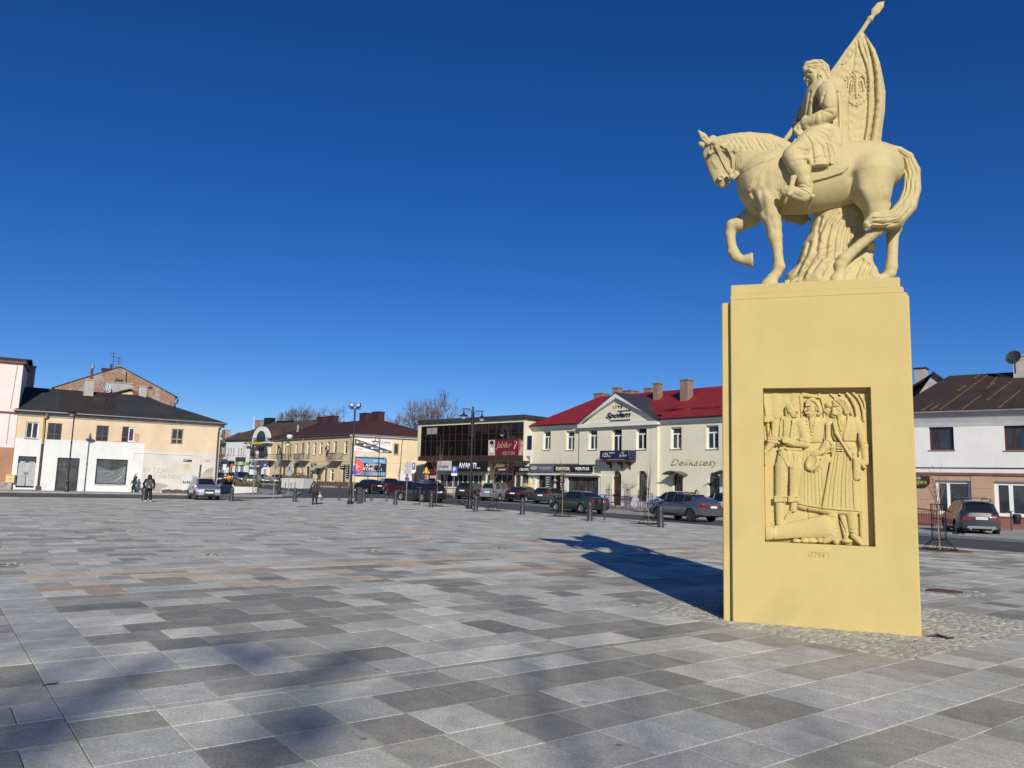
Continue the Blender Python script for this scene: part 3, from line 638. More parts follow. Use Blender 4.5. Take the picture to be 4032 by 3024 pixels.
hg([(660,560),(668,660),(690,760)],20,.02,.4); hg([(575,560),(620,640),(650,720)],18,.016,.4); hg([(700,420),(685,480),(720,560),(770,600)],24,.014,.32); hg([(620,470),(600,560)],22,.012,.36)
hg([(800,560),(820,640),(806,700)],16,.018,.36); hg([(740,800),(770,900)],12,.008,.45); hg([(1700,560),(1720,640),(1715,720)],14,.010,.36); hg([(430,250),(425,330),(440,390)],10,.010,.56); hg([(450,250),(447,330),(455,380)],8,.008,.56); hg([(470,260),(468,330)],8,.007,.56)
for i in range(13):
 t=i/12; x0=228+t*570; y0=100-44*math.sin(t*2.75)+t*62; x1=x0+18+45*math.sin(t*2.6)-30*t; y1=185+62*t-25*(t>.9); w=40
 hc([(x0+10,y0+34,w,.68),(x0+34,y0+80,w,.585),(x1+34,y1-22,w*.9,.555),(x1+30,y1+2,w*.62,.55)],.6,.006,.62)
 if i:j=10*math.sin(i*2.4); hg([(x0-8+j,y0+8),(x0+18+j*.6,y0+55),(x1+14,y1-10)],8,.009+.004*math.sin(i*1.7),.56,.3,.75); hg([(x0+14,y0+20-j),(x0+38-j,y0+70),(x1+30-j,y1-16)],5,.006,.56,.3,.75)
hc([(235,108,34,.70),(190,168,26,.69)],.7,.02)
TL=[(1770,208,50,.72),(1855,214,36,.72),(1930,268,44,.72),(1970,390,58,.70),(1970,550,62,.66),(1920,690,70,.58),(1830,790,68,.47),(1720,812,58,.40),(1640,815,54,.37),(1590,848,38,.36),(1570,890,14,.36)]
hc(TL,.7,.012); hc([(1850,838,40,.50),(1760,846,36,.42)],.5,.02)
TB=[t[3] for t in TL]
for o,w in ((-54,5),(-38,6),(-24,5),(-10,6),(6,5),(20,6),(34,5),(50,5)):
 L=[]
 for k in range(1,len(TL)-1):
  (xa,ya),(xb,yb)=TL[k-1][:2],TL[k+1][:2]; nx,ny=yb-ya,-(xb-xa); q=math.hypot(nx,ny); f=TL[k][2]/72
  L.append(h_(TL[k][0]+nx/q*o*f+7*math.sin(k*2.1+o),TL[k][1]+ny/q*o*f+7*math.cos(k*1.7+o),TL[k][3]-.1))
 fine=[]
 for a,b in zip(L,L[1:]):fine+=[a+(b-a)*t for t in (0,.25,.5,.75)]
 HF.groove(fine,w*PX,.016,.05,.72)
HF.bump((-.6,.05,TOPZ),(2.7,1.3,7.2), lambda x,y,z:.0022*wob(x,y,z,17)+.0013*wob(z,y,x,47,1.3))
HORSE=HF.build('horse',CRM,ST)
def strap(name,pts,w,th=.016,parent=HORSE,m=CRM):
 mb=MB(); P=[np.array(p) for p in pts]; n=len(P); v=[]
 for i in range(n):
  t=P[min(i+1,n-1)]-P[max(i-1,0)]; s_=np.cross(t,[0,1.0,0]); s_/=np.linalg.norm(s_)+1e-9; ww=w[i] if hasattr(w,'__len__') else w
  for sg,yy in ((-1,.02),(-1,-th),(1,-th),(1,.02)):v.append(P[i]+s_*sg*ww/2+np.array([0,yy,0]))
 f=[(4*i+j,4*i+(j+1)%4,4*i+4+(j+1)%4,4*i+4+j) for i in range(n-1) for j in range(4)]+[(0,1,2,3),tuple(4*(n-1)+k for k in (3,2,1,0))]
 mb.add(v,f); return mb.build(name,m,parent,True,50)
def surf(x,y,lift=.004):
 for b in np.linspace(.1,.9,200):
  p=h_(x,y,b); i=np.round((p-HF.lo)/HF.h).astype(int)
  if (i>=0).all() and (i<HF.n).all() and HF.d[tuple(i)]<0: return h_(x,y,b-lift)
 return h_(x,y,.6)
def sl(pts,n=7):
 out=[]
 for (a,b),(c,d) in zip(pts,pts[1:]):
  for i in range(n):t=i/n; out.append(surf(a+(c-a)*t,b+(d-b)*t))
 out=np.array(out+[surf(*pts[-1])])
 sm=out.copy()
 for _ in range(4):sm[1:-1,1]=np.minimum(out[1:-1,1],(sm[:-2,1]+sm[2:,1])/2)
 return list(sm)
strap('cheek_strap',sl([(268,150),(330,290),(385,390)]),.064); strap('throat_lash',sl([(285,150),(370,190),(408,270),(418,400)]),.03)
strap('brow_band',sl([(188,152),(225,136),(275,145)]),.03)
rp=sl([(402,440),(480,385),(600,322),(730,258)],4)+[h_(840,218,.40),h_(930,160,.42),h_(985,90,.43),h_(1000,45,.45)]
rp[:3]=[h_(402,440,.52),h_(425,425,.51),h_(445,408,.50)]
strap('rein',rp,list(np.linspace(.088,.046,len(rp)))); strap('rein',[h_(1000,60,.40),h_(985,120,.37),h_(960,190,.36)],.05); strap('rein',sl([(555,560),(600,440),(700,300),(775,255)],5),.038,.012)
mb=MB()
for x,y,r in ((390,390,23),(402,428,22)):
 p=h_(x,y,.515); mb.lathe([(.004,-.03),(r*PX*.75,-.028),(r*PX,-.018),(r*PX,.03)],14,p,'y')
mb.build('bit_ring',CRM,HORSE,True,50)
SQ2=[(850,290),(905,190),(1100,200),(1330,190),(1400,215),(1430,290),(1420,355),(1370,402),(1250,442),(1090,482),(960,500),(900,470),(845,400)]
SCF=Field((.25,.1,5.5),(2.3,.75,6.9),HF.h)
i0=np.round((SCF.lo-HF.lo)/HF.h).astype(int); SCF.lo=HF.lo+i0*HF.h; sub=np.full(SCF.n,9.0,np.float32)
hs_=[slice(max(0,i0[k]),min(HF.n[k],i0[k]+SCF.n[k])) for k in range(3)]; blk_=HF.d[tuple(hs_)]; sub[tuple(slice(0,blk_.shape[k]) for k in range(3))]=blk_
poly=np.array([h_(x,y,.3)[[0,2]] for x,y in SQ2])
gx=(SCF.lo[0]+SCF.h*np.arange(SCF.n[0]))[:,None]; gzv=(SCF.lo[2]+SCF.h*np.arange(SCF.n[2]))[None,:]
ins=np.zeros((SCF.n[0],SCF.n[2]),bool); dmin=np.full(ins.shape,9.0)
for (xa,za),(xb,zb) in zip(poly,np.roll(poly,-1,0)):
 ins^=((za>gzv)!=(zb>gzv))&(gx<(xb-xa)*(gzv-za)/(zb-za+1e-9)+xa)
 L2=(xb-xa)**2+(zb-za)**2; tt=np.clip(((gx-xa)*(xb-xa)+(gzv-za)*(zb-za))/L2,0,1); dmin=np.minimum(dmin,np.hypot(gx-xa-tt*(xb-xa),gzv-za-tt*(zb-za)))
d2=np.where(ins,-dmin,dmin).astype(np.float32)[:,None,:]
SCF.d=np.maximum(np.maximum(sub-.034,np.broadcast_to(d2,SCF.d.shape)),-(sub+.02)).astype(np.float32)
SCF.build('saddle_cloth',CRM,HORSE)
strap('girth',[h_(1090,480,.29),h_(1086,540,.28),h_(1082,590,.29),h_(1075,650,.33),h_(1068,700,.40),h_(1060,740,.47)],.055)
RD=Field((.35,-.06,5.25),(2.35,1.42,8.1),.0085)
def rc(pts,b=.72,k=.03,fy=1.0,f=t_):RD.chain([(f(p[0],p[1],p[3] if len(p)>3 else b),p[2]*PX) for p in pts],k,fy)
def re(x,y,rx,rz,rb,b=.72,k=.03,rot=0,f=t_,cut=False):RD.ell(f(x,y,b),(rx*PX,rb,rz*PX),k,rot,cut)
def rg(pts,w,dep,b=.45,b0=-.1,b1=.75,f=t_):RD.groove([f(x,y,b) for x,y in pts],w*PX,dep,b0,b1)
re(1150,910,108,150,.26,.72,.02); re(1180,840,118,125,.29,.72,.05); re(1150,1030,108,125,.25,.72,.06); re(1180,1170,132,120,.33,.72,.06); rc([(1225,795,68,.47),(1215,790,68,.98)],.72,.05)
rc([(1180,760,62),(1135,705,50)],.72,.03)
re(1148,632,92,88,.15,.70,.02); rc([(1098,630,52,.69),(1094,690,44,.69),(1092,722,32,.69)],.69,.02,.95); rc([(1076,736,17,.69),(1110,728,24,.69)],.69,.015); re(1120,690,40,60,.115,.66,.03)
rc([(1052,632,15,.69),(1044,668,11,.69),(1040,694,15,.69)],.69,.008); rc([(1062,698,13,.65),(1054,700,12,.69)],.68,.006); rc([(1056,724,13,.68),(1062,738,13,.68)],.68,.006)
rc([(1050,626,13,.66),(1098,622,13,.56)],.62,.008); RD.ell(t_(1076,650,.555),(.042,.035,.026),.01,-.1,True); rc([(1066,650,9,.60),(1090,651,9,.578)],.59,.004)
rg([(1052,716),(1084,712)],5,.014,.6,.4,.8); rg([(1078,690),(1092,715),(1090,735)],6,.006,.58,.4,.7)
for pts in ([(1042,598,24),(1066,572,34),(1112,556,32),(1170,558,33),(1212,592,33)],[(1085,590,30),(1140,592,34),(1195,612,34),(1225,665,30),(1240,700,22)],[(1190,578,36),(1226,632,28),(1242,680,20)],[(1050,585,22),(1038,612,15)],[(1175,640,34),(1195,690,28),(1215,705,22)],[(1215,700,22),(1250,690,20)]):
 RD.chain([(t_(x,y,.62+.06*(r>36)-.02*(x<1200)),r*PX) for x,y,r in pts],.01)
for pts in ([(1050,575),(1100,565),(1170,560),(1230,620)],[(1100,585),(1170,588),(1215,640),(1235,690)],[(1060,590),(1100,600),(1160,602),(1200,650)],[(1150,540),(1210,570),(1245,640)]):rg(pts,6,.016,.58,.3,.75)
rc([(1168,655,20,.555),(1172,690,18,.555)],.56,.008); re(1172,672,10,16,.02,.53,.004,0,t_,True)
rc([(1190,728,26,.64),(1130,775,16,.60),(1098,800,10,.58)],.57,.012,.8)
rc([(1080,795,22,.70),(1040,900,26,.80),(1020,1020,28,.85)],.8,.03)
rg([(1190,735),(1130,800),(1100,860)],8,.018,.5); rg([(1160,840),(1140,900),(1135,985)],22,.05,.42); rg([(1085,800),(1062,930),(1042,1050)],8,.014,.5)
rc([(1235,800,78,.41),(1248,900,66,.34),(1252,985,60,.33)],.4,.03); rc([(1252,990,60,.33),(1160,1040,55,.33),(1052,1072,48,.40)],.35,.015); rc([(1044,1040,30,.385),(1058,1102,30,.385)],.4,.006)
rc([(1020,1082,34,.43),(975,1125,34,.45)],.45,.012)
for i,(dx,dy) in enumerate(((0,0),(12,14),(24,27),(36,38))):rc([(968+dx,1102+dy,13,.425-.01*i),(948+dx,1132+dy,12,.405-.01*i),(958+dx,1160+dy,11,.425)],.42,.004)
rc([(985,1108,13,.39),(990,1150,11,.39)],.4,.004)
rg([(1195,950),(1235,965),(1290,955)],9,.02,.3); rg([(1185,975),(1215,990),(1270,1010)],9,.016,.3); rg([(1200,860),(1180,930),(1200,965)],10,.016,.33); rg([(1215,820),(1195,900)],9,.010,.35); rg([(1130,1030),(1120,1085)],8,.008,.33); rg([(1170,1010),(1180,1075)],8,.010,.33)
rc([(1190,810,75,1.0),(1090,880,60,1.08),(1020,1000,52,1.05),(985,1070,40,1.0)],1,.03)
for i in range(4):rc([(975+10*i,1050+14*i,14,.93),(960+10*i,1065+14*i,12,.90)],.9,.004)
rc([(1265,700,26,.56),(1312,765,46,.60),(1335,900,56,.64),(1348,1080,60,.66),(1345,1270,62,.68)],.66,.02); rc([(1240,720,40,.7),(1335,740,42,.78),(1362,900,44,.8),(1372,1260,46,.82)],.8,.03)
rg([(1295,790),(1318,900),(1326,1080),(1318,1270)],9,.024,.55); rg([(1340,820),(1356,950),(1358,1270)],8,.016,.58); rg([(1368,860),(1384,1000),(1388,1280)],8,.02,.6)
for sgn in (0,1):
 B=( lambda b:b) if sgn==0 else ( lambda b:1.44-b)
 def lc(pts,k=.03,fy=1.0):
  L=[]
  for x,y,r,b in pts:
   p=h_(x,y,b); p[1]=B(b); L.append((p,r*PX))
  RD.chain(L,k,fy)
 lc([(1180,90,118,.50),(1060,175,98,.34),(935,248,76,.24)],.04); lc([(930,262,72,.23),(968,330,72,.22),(1012,400,63,.22),(1032,470,52,.22),(1036,545,46,.22)],.02)
 lc([(915,318,24,.17),(975,292,30,.15),(1050,282,30,.17),(1088,262,24,.23)],.008); lc([(1038,565,47,.22),(1010,582,44,.22),(930,558,37,.205),(875,548,32,.205),(850,552,24,.205)],.012)
 lc([(1050,580,42,.22),(1038,614,34,.22)],.01); lc([(1075,598,9,.22),(1104,604,20,.22)],.004); lc([(1028,628,26,.22),(930,592,26,.21),(850,566,22,.205)],.006)
 lc([(938,440,20,.150),(925,500,18,.145),(908,575,22,.145)],.004,.45)
rg([(985,505),(1030,512),(1075,535)],7,.014,.2,-.1,.4,h_); rg([(985,530),(1040,545),(1080,560)],7,.014,.2,-.1,.4,h_); rg([(930,330),(985,305),(1050,300),(1080,320)],6,.014,.18,-.1,.35,h_); rg([(1000,560),(1060,580),(1070,600)],6,.012,.2,-.1,.4,h_); rg([(960,205),(1010,220),(1055,215)],8,.012,.2,-.1,.4,h_)
RD.chain([(h_(x,y,b),r*PX) for x,y,r,b in ((1040,70,34,.38),(1100,190,54,.25),(1160,330,70,.19))],.012,.5); RD.chain([(h_(x,y,b),r*PX) for x,y,r,b in ((1150,90,90,.42),(1185,200,66,.28),(1215,330,48,.23))],.02,.6)
RD.chain([(h_(x,y,b),r*PX) for x,y,r,b in ((1230,120,60,.42),(1262,220,34,.30),(1290,320,32,.27))],.008,.6); RD.chain([(h_(x,y,b),r*PX) for x,y,r,b in ((1270,130,50,.44),(1300,210,28,.33),(1322,300,26,.30))],.008,.6); RD.chain([(h_(x,y,b),r*PX) for x,y,r,b in ((1270,60,66,.5),(1310,160,46,.42))],.02)
for (x0,x1,y) in ((1096,1246,352),(1247,1300,322),(1300,1345,304)):
 a,b_=h_(x0,y,.2),h_(x1,y,.2); RD.blk((a[0],.02,a[2]-.35),(b_[0],.34,a[2]),.002,0,True)
rg([(1045,85),(1095,180),(1110,330)],9,.02,.25,-.1,.5,h_); rg([(1225,150),(1244,250),(1250,340)],7,.022,.25,-.1,.5,h_); rg([(1262,160),(1290,250),(1300,320)],7,.02,.28,-.1,.5,h_)
for a in ([(1060,70),(1130,55),(1210,70),(1270,130)],[(1070,95),(1150,90),(1230,130)],[(1080,40),(1180,20),(1260,40)],[(1120,140),(1180,190),(1200,280)]):rg(a,8,.014,.3,-.1,.6,h_)
rg([(1120,285),(1170,268),(1225,268)],7,.018,.2,-.1,.35,h_)
RD.bump((.35,-.06,5.2),(2.4,1.45,8.1), lambda x,y,z:.0022*wob(x,y,z,24,.5)+.0014*wob(z,y,x,60,2))
RID=RD.build('rider',CRM,ST); RID['label']='bare headed rider in a long coat and boots'
PB=1.0
def tp(x,y): return t_(x,y,PB)
mb=MB(); mb.tube([tp(845,1255),tp(1000,1035),tp(1265,650),tp(1400,460),tp(1540,262),tp(1592,182)],[.04,.04,.036,.034,.034,.034],10)
mb.build('banner_pole',CRM,ST,True,60)
FP=Field(tp(1560,230)-[.12,.12,.1],tp(1740,0)+[.1,.12,.12],.009)
FP.ell(tp(1606,166),(.05,.05,.05),.006); FP.chain([(tp(1622,148),.022),(tp(1655,95),.062),(tp(1690,50),.058),(tp(1722,18),.016)],.008,.45); FP.cap(tp(1585,195),tp(1606,166),.034,.034,.006)
FP.build('spear_finial',CRM,ST)
left=[(280,1524),(330,1484),(430,1395),(450,1384),(560,1310),(575,1300),(650,1258),(760,1262),(900,1270),(1060,1280),(1180,1290),(1290,1300),(1420,1310)]
rightp=[(270,1540),(330,1585),(430,1650),(540,1690),(680,1720),(800,1740),(960,1735),(1100,1715),(1280,1697),(1420,1690)]
FA=[(270,1530),(340,1490),(430,1510),(560,1560),(700,1582),(900,1580),(1080,1568),(1280,1536),(1420,1520)]
FB=[(270,1535),(400,1590),(520,1622),(650,1642),(900,1650),(1100,1625),(1280,1590),(1420,1575)]
FC=[(270,1526),(360,1470),(470,1470),(700,1440),(900,1405),(1280,1378),(1420,1370)]
ys=np.linspace(278,1400,190); I_= lambda t,y:float(np.interp(y,*zip(*t))); NS=130; mb=MB(); v=[]; v2=[]
lx=[I_(left,y) for y in ys]; rx=[I_(rightp,y) for y in ys]
for y,a,b_ in zip(ys,lx,rx):
 xa,xb,xc=I_(FA,y),I_(FB,y),I_(FC,y); gr=min(1,(y-270)/160)
 for i in range(NS+1):
  s_=i/NS; x=a+(b_-a)*s_; ga= lambda c,w:math.exp(-((x-c)/w)**2)
  dep=.93+gr*(.022*ga(xa,9)-.022*ga(xa+20,14)+.045*ga(xb,9)-.045*ga(xb+40,34)-.022*ga(xb-26,16)+.016*ga(xc,12)+.03*ga(b_,20))
  if y<560:dep-=.016*gr*ga(a+60,26)-.016*gr*ga(a+95,16)
  dep+=.006*math.sin(.021*x+.9*math.sin(.013*y))+.004*math.sin(.09*y+3*math.sin(.02*x))*math.sin(.033*x+.01*y)+.0025*math.sin(.16*x+.11*y+2*math.sin(.05*y))
  e=min(1,min(s_,1-s_)/.03); th=.02+.035*math.sqrt(e)
  v.append(t_(x,y,dep)); q=v[-1].copy(); q[1]+=th*2; v2.append(q)
n=NS+1; N=len(v)
fs=[(i*n+j,i*n+j+1,(i+1)*n+j+1,(i+1)*n+j) for i in range(len(ys)-1) for j in range(NS)]
mb.add(v+v2,fs+[tuple(N+k for k in f[::-1]) for f in fs])
bd=[(i*n,(i+1)*n) for i in range(len(ys)-1)]+[((i+1)*n+NS,i*n+NS) for i in range(len(ys)-1)]
mb.f+=[(a,b_,b_+N,a+N) for a,b_ in bd]+[(j,j+1,j+1+N,j+N) for j in range(NS)]; mb.m+=[0]*(len(bd)+NS)
BAN=mb.build('banner',CRM,ST,True,75)
mb=MB()
def bl(pts,r):
 P=[]
 for x,y in pts:
  j=int(np.clip(np.searchsorted(ys,y),0,len(ys)-1)); s_=(x-lx[j])/(rx[j]-lx[j]); P.append(v[j*n+int(np.clip(round(s_*NS),0,NS))]+np.array([0,-.002,0]))
 mb.tube(P,[r*(.6 if k in (0,len(P)-1) else 1) for k in range(len(P))],6)
for s_ in (-1,1):
 bl([(1490,700),(1490+s_*40,655),(1490+s_*72,680),(1490+s_*80,760)],.018); bl([(1490+s_*12,720),(1490+s_*45,700),(1490+s_*58,790)],.02); bl([(1490+s_*10,740),(1490+s_*30,730),(1490+s_*38,800)],.016); bl([(1490,780),(1490+s_*25,830),(1490+s_*50,850)],.013)
bl([(1494,690),(1486,655),(1468,652)],.022); bl([(1490,680),(1488,760),(1490,850)],.03); bl([(1462,628),(1480,612),(1500,626)],.013)
for i in range(13):
 a_=math.pi*(.40+.085*i); x,y=1488+112*math.cos(a_),765+142*math.sin(a_)
 bl([(x-9,y-12),(x+2,y),(x+8,y+9)],.014); bl([(x+10,y-8),(x-6,y+10)],.011)
for i in range(9):
 a_=-math.pi*.42+math.pi*.09*i; x,y=1488+108*math.cos(a_),765+138*math.sin(a_); bl([(x-8,y-9),(x+8,y+8)],.013)
bl([(1440,905),(1490,925),(1540,885)],.014); bl([(1470,890),(1450,928)],.011); bl([(1490,895),(1500,930)],.011)
mb.build('banner_badge',CRM,BAN,True,60)
SF=Field((.75,.45,TOPZ-.03),(2.45,1.40,6.05),.0105)
def sc_(pts,k=.03,fy=1.0):SF.chain([(h_(x,y,b+.13),r*PX) for x,y,r,b in pts],k,fy)
def sg(pts,w,dep,b=.6):SF.groove([h_(x,y,b+.13) for x,y in pts],w*PX,dep,.3,1.0)
sc_([(1290,700,150,.82),(1270,900,150,.80),(1230,1100,190,.80),(1200,1400,260,.82)],.03); sc_([(1440,720,130,.85),(1400,1000,130,.84),(1440,1380,170,.86)],.05)
for x,y,rx_,rz_,b in ((1000,1330,110,100,.78),(1090,1200,80,180,.70),(920,1375,80,40,.78),(1470,1290,130,130,.80),(1570,1290,90,80,.84),(1560,1180,55,90,.82),(1598,1045,40,46,.80)):SF.ell(h_(x,y,b+.13),(rx_*PX,.2,rz_*PX),.04)
sc_([(1610,1040,36,.76),(1588,1110,32,.76),(1565,1210,40,.76),(1655,1310,34,.78)],.02)
for pts in ([(1310,740),(1215,820),(1160,960),(1130,1100)],[(1330,770),(1260,860),(1225,1000),(1210,1150)],[(1370,800),(1320,880),(1290,1000),(1275,1180)],[(1420,830),(1370,940),(1350,1100)],[(1460,860),(1420,980),(1400,1120)],[(1500,880),(1470,960)],[(1180,790),(1150,900),(1145,1000)],[(1250,1080),(1150,1110),(1080,1200),(1020,1330)],[(1260,1130),(1180,1170),(1100,1290)],[(1300,1190),(1220,1240),(1170,1330)],[(1080,1010),(1050,1120),(960,1290),(890,1350)],[(1540,1150),(1500,1240),(1470,1330)],[(1600,1190),(1560,1270),(1560,1340)],[(1140,1180),(1040,1260),(1010,1340)]):sg(pts,12,.026); sg([(x+26,y+6) for x,y in pts],15,-.014)
SF.bump((.7,.38,TOPZ),(2.5,1.25,6.05), lambda x,y,z:.018*wob(x,y,z,19,.4)*np.clip((5.4-z)*2,0,1)+.006*wob(z,y,x,41,1))
SF.build('draped_support',CRM,ST)
# ------ buildings
GLASS=mat('window_glass',(.010,.012,.015),.04,.1,.9,spec=.6,col2=(.05,.055,.06)); GLASS_B=mat('bronze_glass',(.008,.007,.007),.05,0,spec=.6)  # window_glass colour carries painted paler patches in place of reflections
GLASS_G=mat('shop_glass',(.018,.02,.022),.05,.1,.8,spec=.6,col2=(.10,.10,.095))  # reflections on the shop panes painted as paler mottling in their colour
FR_W=mat('white_frame',(.72,.72,.70),.5,.03); FR_B=mat('brown_frame',(.10,.05,.03),.55,.1,8); FR_D=flat('dark_frame',(.02,.021,.024),.45)
FR_O=mat('ochre_frame',(.42,.33,.2),.6,.12,6); FR_M=flat('maroon_frame',(.06,.018,.016),.4)
SILL=mat('sill_metal',(.22,.2,.18),.5,.1); GUT=mat('gutter_zinc',(.30,.30,.29),.45,.1,3,metal=.3); BLK=flat('black_metal',(.012,.013,.014),.45); IRON=flat('iron_paint',(.018,.018,.02),.5)
def wall(mb,u0,u1,z0,z1,ops=(),y=0.0,rev=.18,m=0):
 us=sorted({u0,u1,*[o[0] for o in ops],*[o[1] for o in ops]}); zs=sorted({z0,z1,*[o[2] for o in ops],*[o[3] for o in ops]})
 us=[u for u in us if u0<=u<=u1]; zs=[z for z in zs if z0<=z<=z1]
 for a,b in zip(us,us[1:]):
  for c,d in zip(zs,zs[1:]):
   cu,cz=(a+b)/2,(c+d)/2
   if any(o[0]<cu<o[1] and o[2]<cz<o[3] for o in ops): continue
   mb.poly([(a,y,c),(b,y,c),(b,y,d),(a,y,d)],m)
 for o in ops:
  a,b,c,d=o[:4]; r=y+rev
  if len(o)>4:
   R_=(b-a)/2; sp=d-R_; pts=[((a+b)/2-R_*math.cos(math.pi*k/14),sp+R_*math.sin(math.pi*k/14)) for k in range(15)]
   for (p,q),(p2,q2) in zip(pts,pts[1:]):
    mb.poly([(p,y,q),(p2,y,q2),(p2,y,d),(p,y,d)],m); mb.poly([(p,y,q),(p,r,q),(p2,r,q2),(p2,y,q2)],m)
   for x in (a,b):mb.poly([(x,y,c),(x,r,c),(x,r,sp),(x,y,sp)],m)
   mb.poly([(a,y,c),(b,y,c),(b,r,c),(a,r,c)],m)
  else :
   for q in ([(a,y,c),(b,y,c),(b,r,c),(a,r,c)],[(a,y,d),(a,r,d),(b,r,d),(b,y,d)],[(a,y,c),(a,r,c),(a,r,d),(a,y,d)],[(b,y,c),(b,y,d),(b,r,d),(b,r,c)]):mb.poly(q,m)
def window(root,op,y,fm,gm=None,cols=2,rows=1,split=None,rowz=None,name='window',sill=True,fw=.06,pane='pane',label=None,sillm=None,dy=.13):
 gm=gm or GLASS; a,b,c,d=op[:4]; y+=dy; arch=len(op)>4; mb=MB(); H=d-c; Wd=b-a
 zs=[c]+(sorted(rowz) if rowz else [c+H*k/rows for k in range(1,rows)])+[d]; us=[a]+([a+Wd*s for s in split] if split else [a+Wd*k/cols for k in range(1,cols)])+[b]
 if arch:top=d-Wd/2; zs=[c,top,d]
 mb.box(a,y,c,a+fw,y+.05,d if not arch else top); mb.box(b-fw,y,c,b,y+.05,d if not arch else top); mb.box(a+fw,y,c,b-fw,y+.05,c+fw)
 if not arch:mb.box(a+fw,y,d-fw,b-fw,y+.05,d)
 else :
  R_=Wd/2; cx=(a+b)/2
  for k in range(14):
   t0,t1=math.pi*k/14,math.pi*(k+1)/14
   P=[(cx-r*math.cos(t),top+r*math.sin(t)) for t in (t0,t1) for r in (R_,R_-fw)]
   mb.poly([(P[0][0],y,P[0][1]),(P[1][0],y,P[1][1]),(P[3][0],y,P[3][1]),(P[2][0],y,P[2][1])])
 for z in zs[1:-1]:mb.box(a+fw,y+.003,z-fw/2,b-fw,y+.047,z+fw/2)
 for u in us[1:-1]:mb.box(u-fw/2,y+.006,c+fw,u+fw/2,y+.044,(top if arch else (zs[-2] if (rowz and len(us)==3 and root.get('tshape')) else d-fw)))
 o=mb.build(name,fm,root)
 if label:o['label']=label
 for i in range(len(zs)-1):
  for j in range(len(us)-1):
   if arch and i==len(zs)-2:
    if j: continue
    R_=Wd/2; cx=(a+b)/2; m2=MB(); m2.poly([(cx-(R_-.02)*math.cos(math.pi*k/14),y+.025,top+(R_-.02)*math.sin(math.pi*k/14)) for k in range(15)]); m2.build(pane,gm,o); continue
   m2=MB(); m2.poly([(us[j],y+.025,zs[i]),(us[j+1],y+.025,zs[i]),(us[j+1],y+.025,zs[i+1]),(us[j],y+.025,zs[i+1])]); m2.build(pane,gm,o)
 if sill:m3=MB(); m3.box(a-.06,y-dy-.07,c-.05,b+.06,y-.003,c-.003); m3.build('sill',sillm or SILL,o)
 return o
def box_part(root,name,m,x0,y0,z0,x1,y1,z1):mb=MB(); mb.box(x0,y0,z0,x1,y1,z1); return mb.build(name,m,root)
def roofing(mb,pts,th=.12):
 P=[np.array(p,float) for p in pts]; nrm=np.cross(P[1]-P[0],P[2]-P[0]); nrm/=np.linalg.norm(nrm); nrm=nrm if nrm[2]>0 else -nrm
 Q=[p-nrm*th for p in P]; n=len(P); mb.add(P+Q,[tuple(range(n)),tuple(range(2*n-1,n-1,-1))]+[(i,(i+1)%n,(i+1)%n+n,i+n) for i in range(n)])
def bldg(name,pl,label,cat='building',u=0.0):w=pl.world(u); o=empty(name,(w.x,w.y,0),pl.ang,label,cat); return o
def sign_root(name,pl,label,cat='sign',group=None): return empty(name,(pl.A[0],pl.A[1],0),pl.ang,label,cat,group)
def pipe(root,name,pts,r,m):mb=MB(); mb.tube(pts,r,8); return mb.build(name,m,root,True,60)
def chimney(root,m,capm,x0,x1,y0,y1,z0,z1,name='chimney',cap=.07):
 mb=MB(); mb.box(x0,y0,z0,x1,y1,z1); o=mb.build(name,m,root); m2=MB(); m2.box(x0-cap,y0-cap,z1+.003,x1+cap,y1+cap,z1+.11); m2.build('chimney_cap',capm,o); return o
 # ===== low two-storey house on the left
pB2=Plane(at(*Z1(75,1350),67.0),at(*Z1(2085,1240),75.0))
YB2=mat('ochre_plaster',(.68,.53,.35),.92,.07,.5,.3,30,stain=.25); WB2=mat('white_plaster_patch',(.70,.70,.66),.92,.05,.6,.25,30,stain=.18); GB2=mat('greyed_plaster',(.62,.57,.49),.92,.08,.5,.3,25,stain=.35)
TAR=mat('tar_roofing',(.030,.032,.033),.85,.2,.5,.3,30); TARB=mat('tar_roofing_brown',(.030,.022,.020),.85,.2,.6,.3,30)
b2=bldg('plastered_house',pB2,'long low ochre and white plastered house with black tar roof','house')
L2=pB2.len+.15; q= lambda x,y,d=0:pB2.uz(*Z1(x,y),d)
EAV=q(1100,655)[1]; zW=q(700,868)[1]; zW2=q(1800,980)[1]; uW=q(1384,1100)[0]
wins=[(310,772,124,160,FR_W,0),(528,783,138,160,FR_B,1),(990,803,118,152,FR_B,1),(1240,813,120,150,FR_B,1),(1716,834,116,150,FR_O,1)]
ops=[pB2.rect(Z1,*w[:4]) for w in wins]
door=pB2.rect(Z1,252,1175,178,304); gdoor=pB2.rect(Z1,650,1200,216,322); shop=pB2.rect(Z1,1077,1175,304,246)
up=[o for o in ops]
mb=MB(); wall(mb,-.1,L2,zW,EAV,[o if o[2]>zW else (o[0],o[1],zW,o[3]) for o in up if o[0]<uW]+[o for o in up if o[0]>uW])
mb.poly([(L2,0,zW),(L2,9,zW),(L2,9,EAV),(L2,0,EAV)]); mb.build('upper_wall',YB2,b2)
mb=MB(); wall(mb,-.1,uW,-.3,zW,[door,gdoor,shop]+[(o[0],o[1],o[2],zW) for o in up if o[2]<zW and o[0]<uW],y=-.012); mb.poly([(uW,-.012,-.3),(uW,0,-.3),(uW,0,zW),(uW,-.012,zW)]); mb.poly([(-.1,-.012,zW),(uW,-.012,zW),(uW,0,zW),(-.1,0,zW)]); mb.build('lower_wall',WB2,b2)
mb=MB(); wall(mb,uW,L2,-.3,zW2,y=.0); mb.poly([(L2,0,-.3),(L2,9,-.3),(L2,9,zW),(L2,0,zW)]); mb.build('lower_wall',GB2,b2)
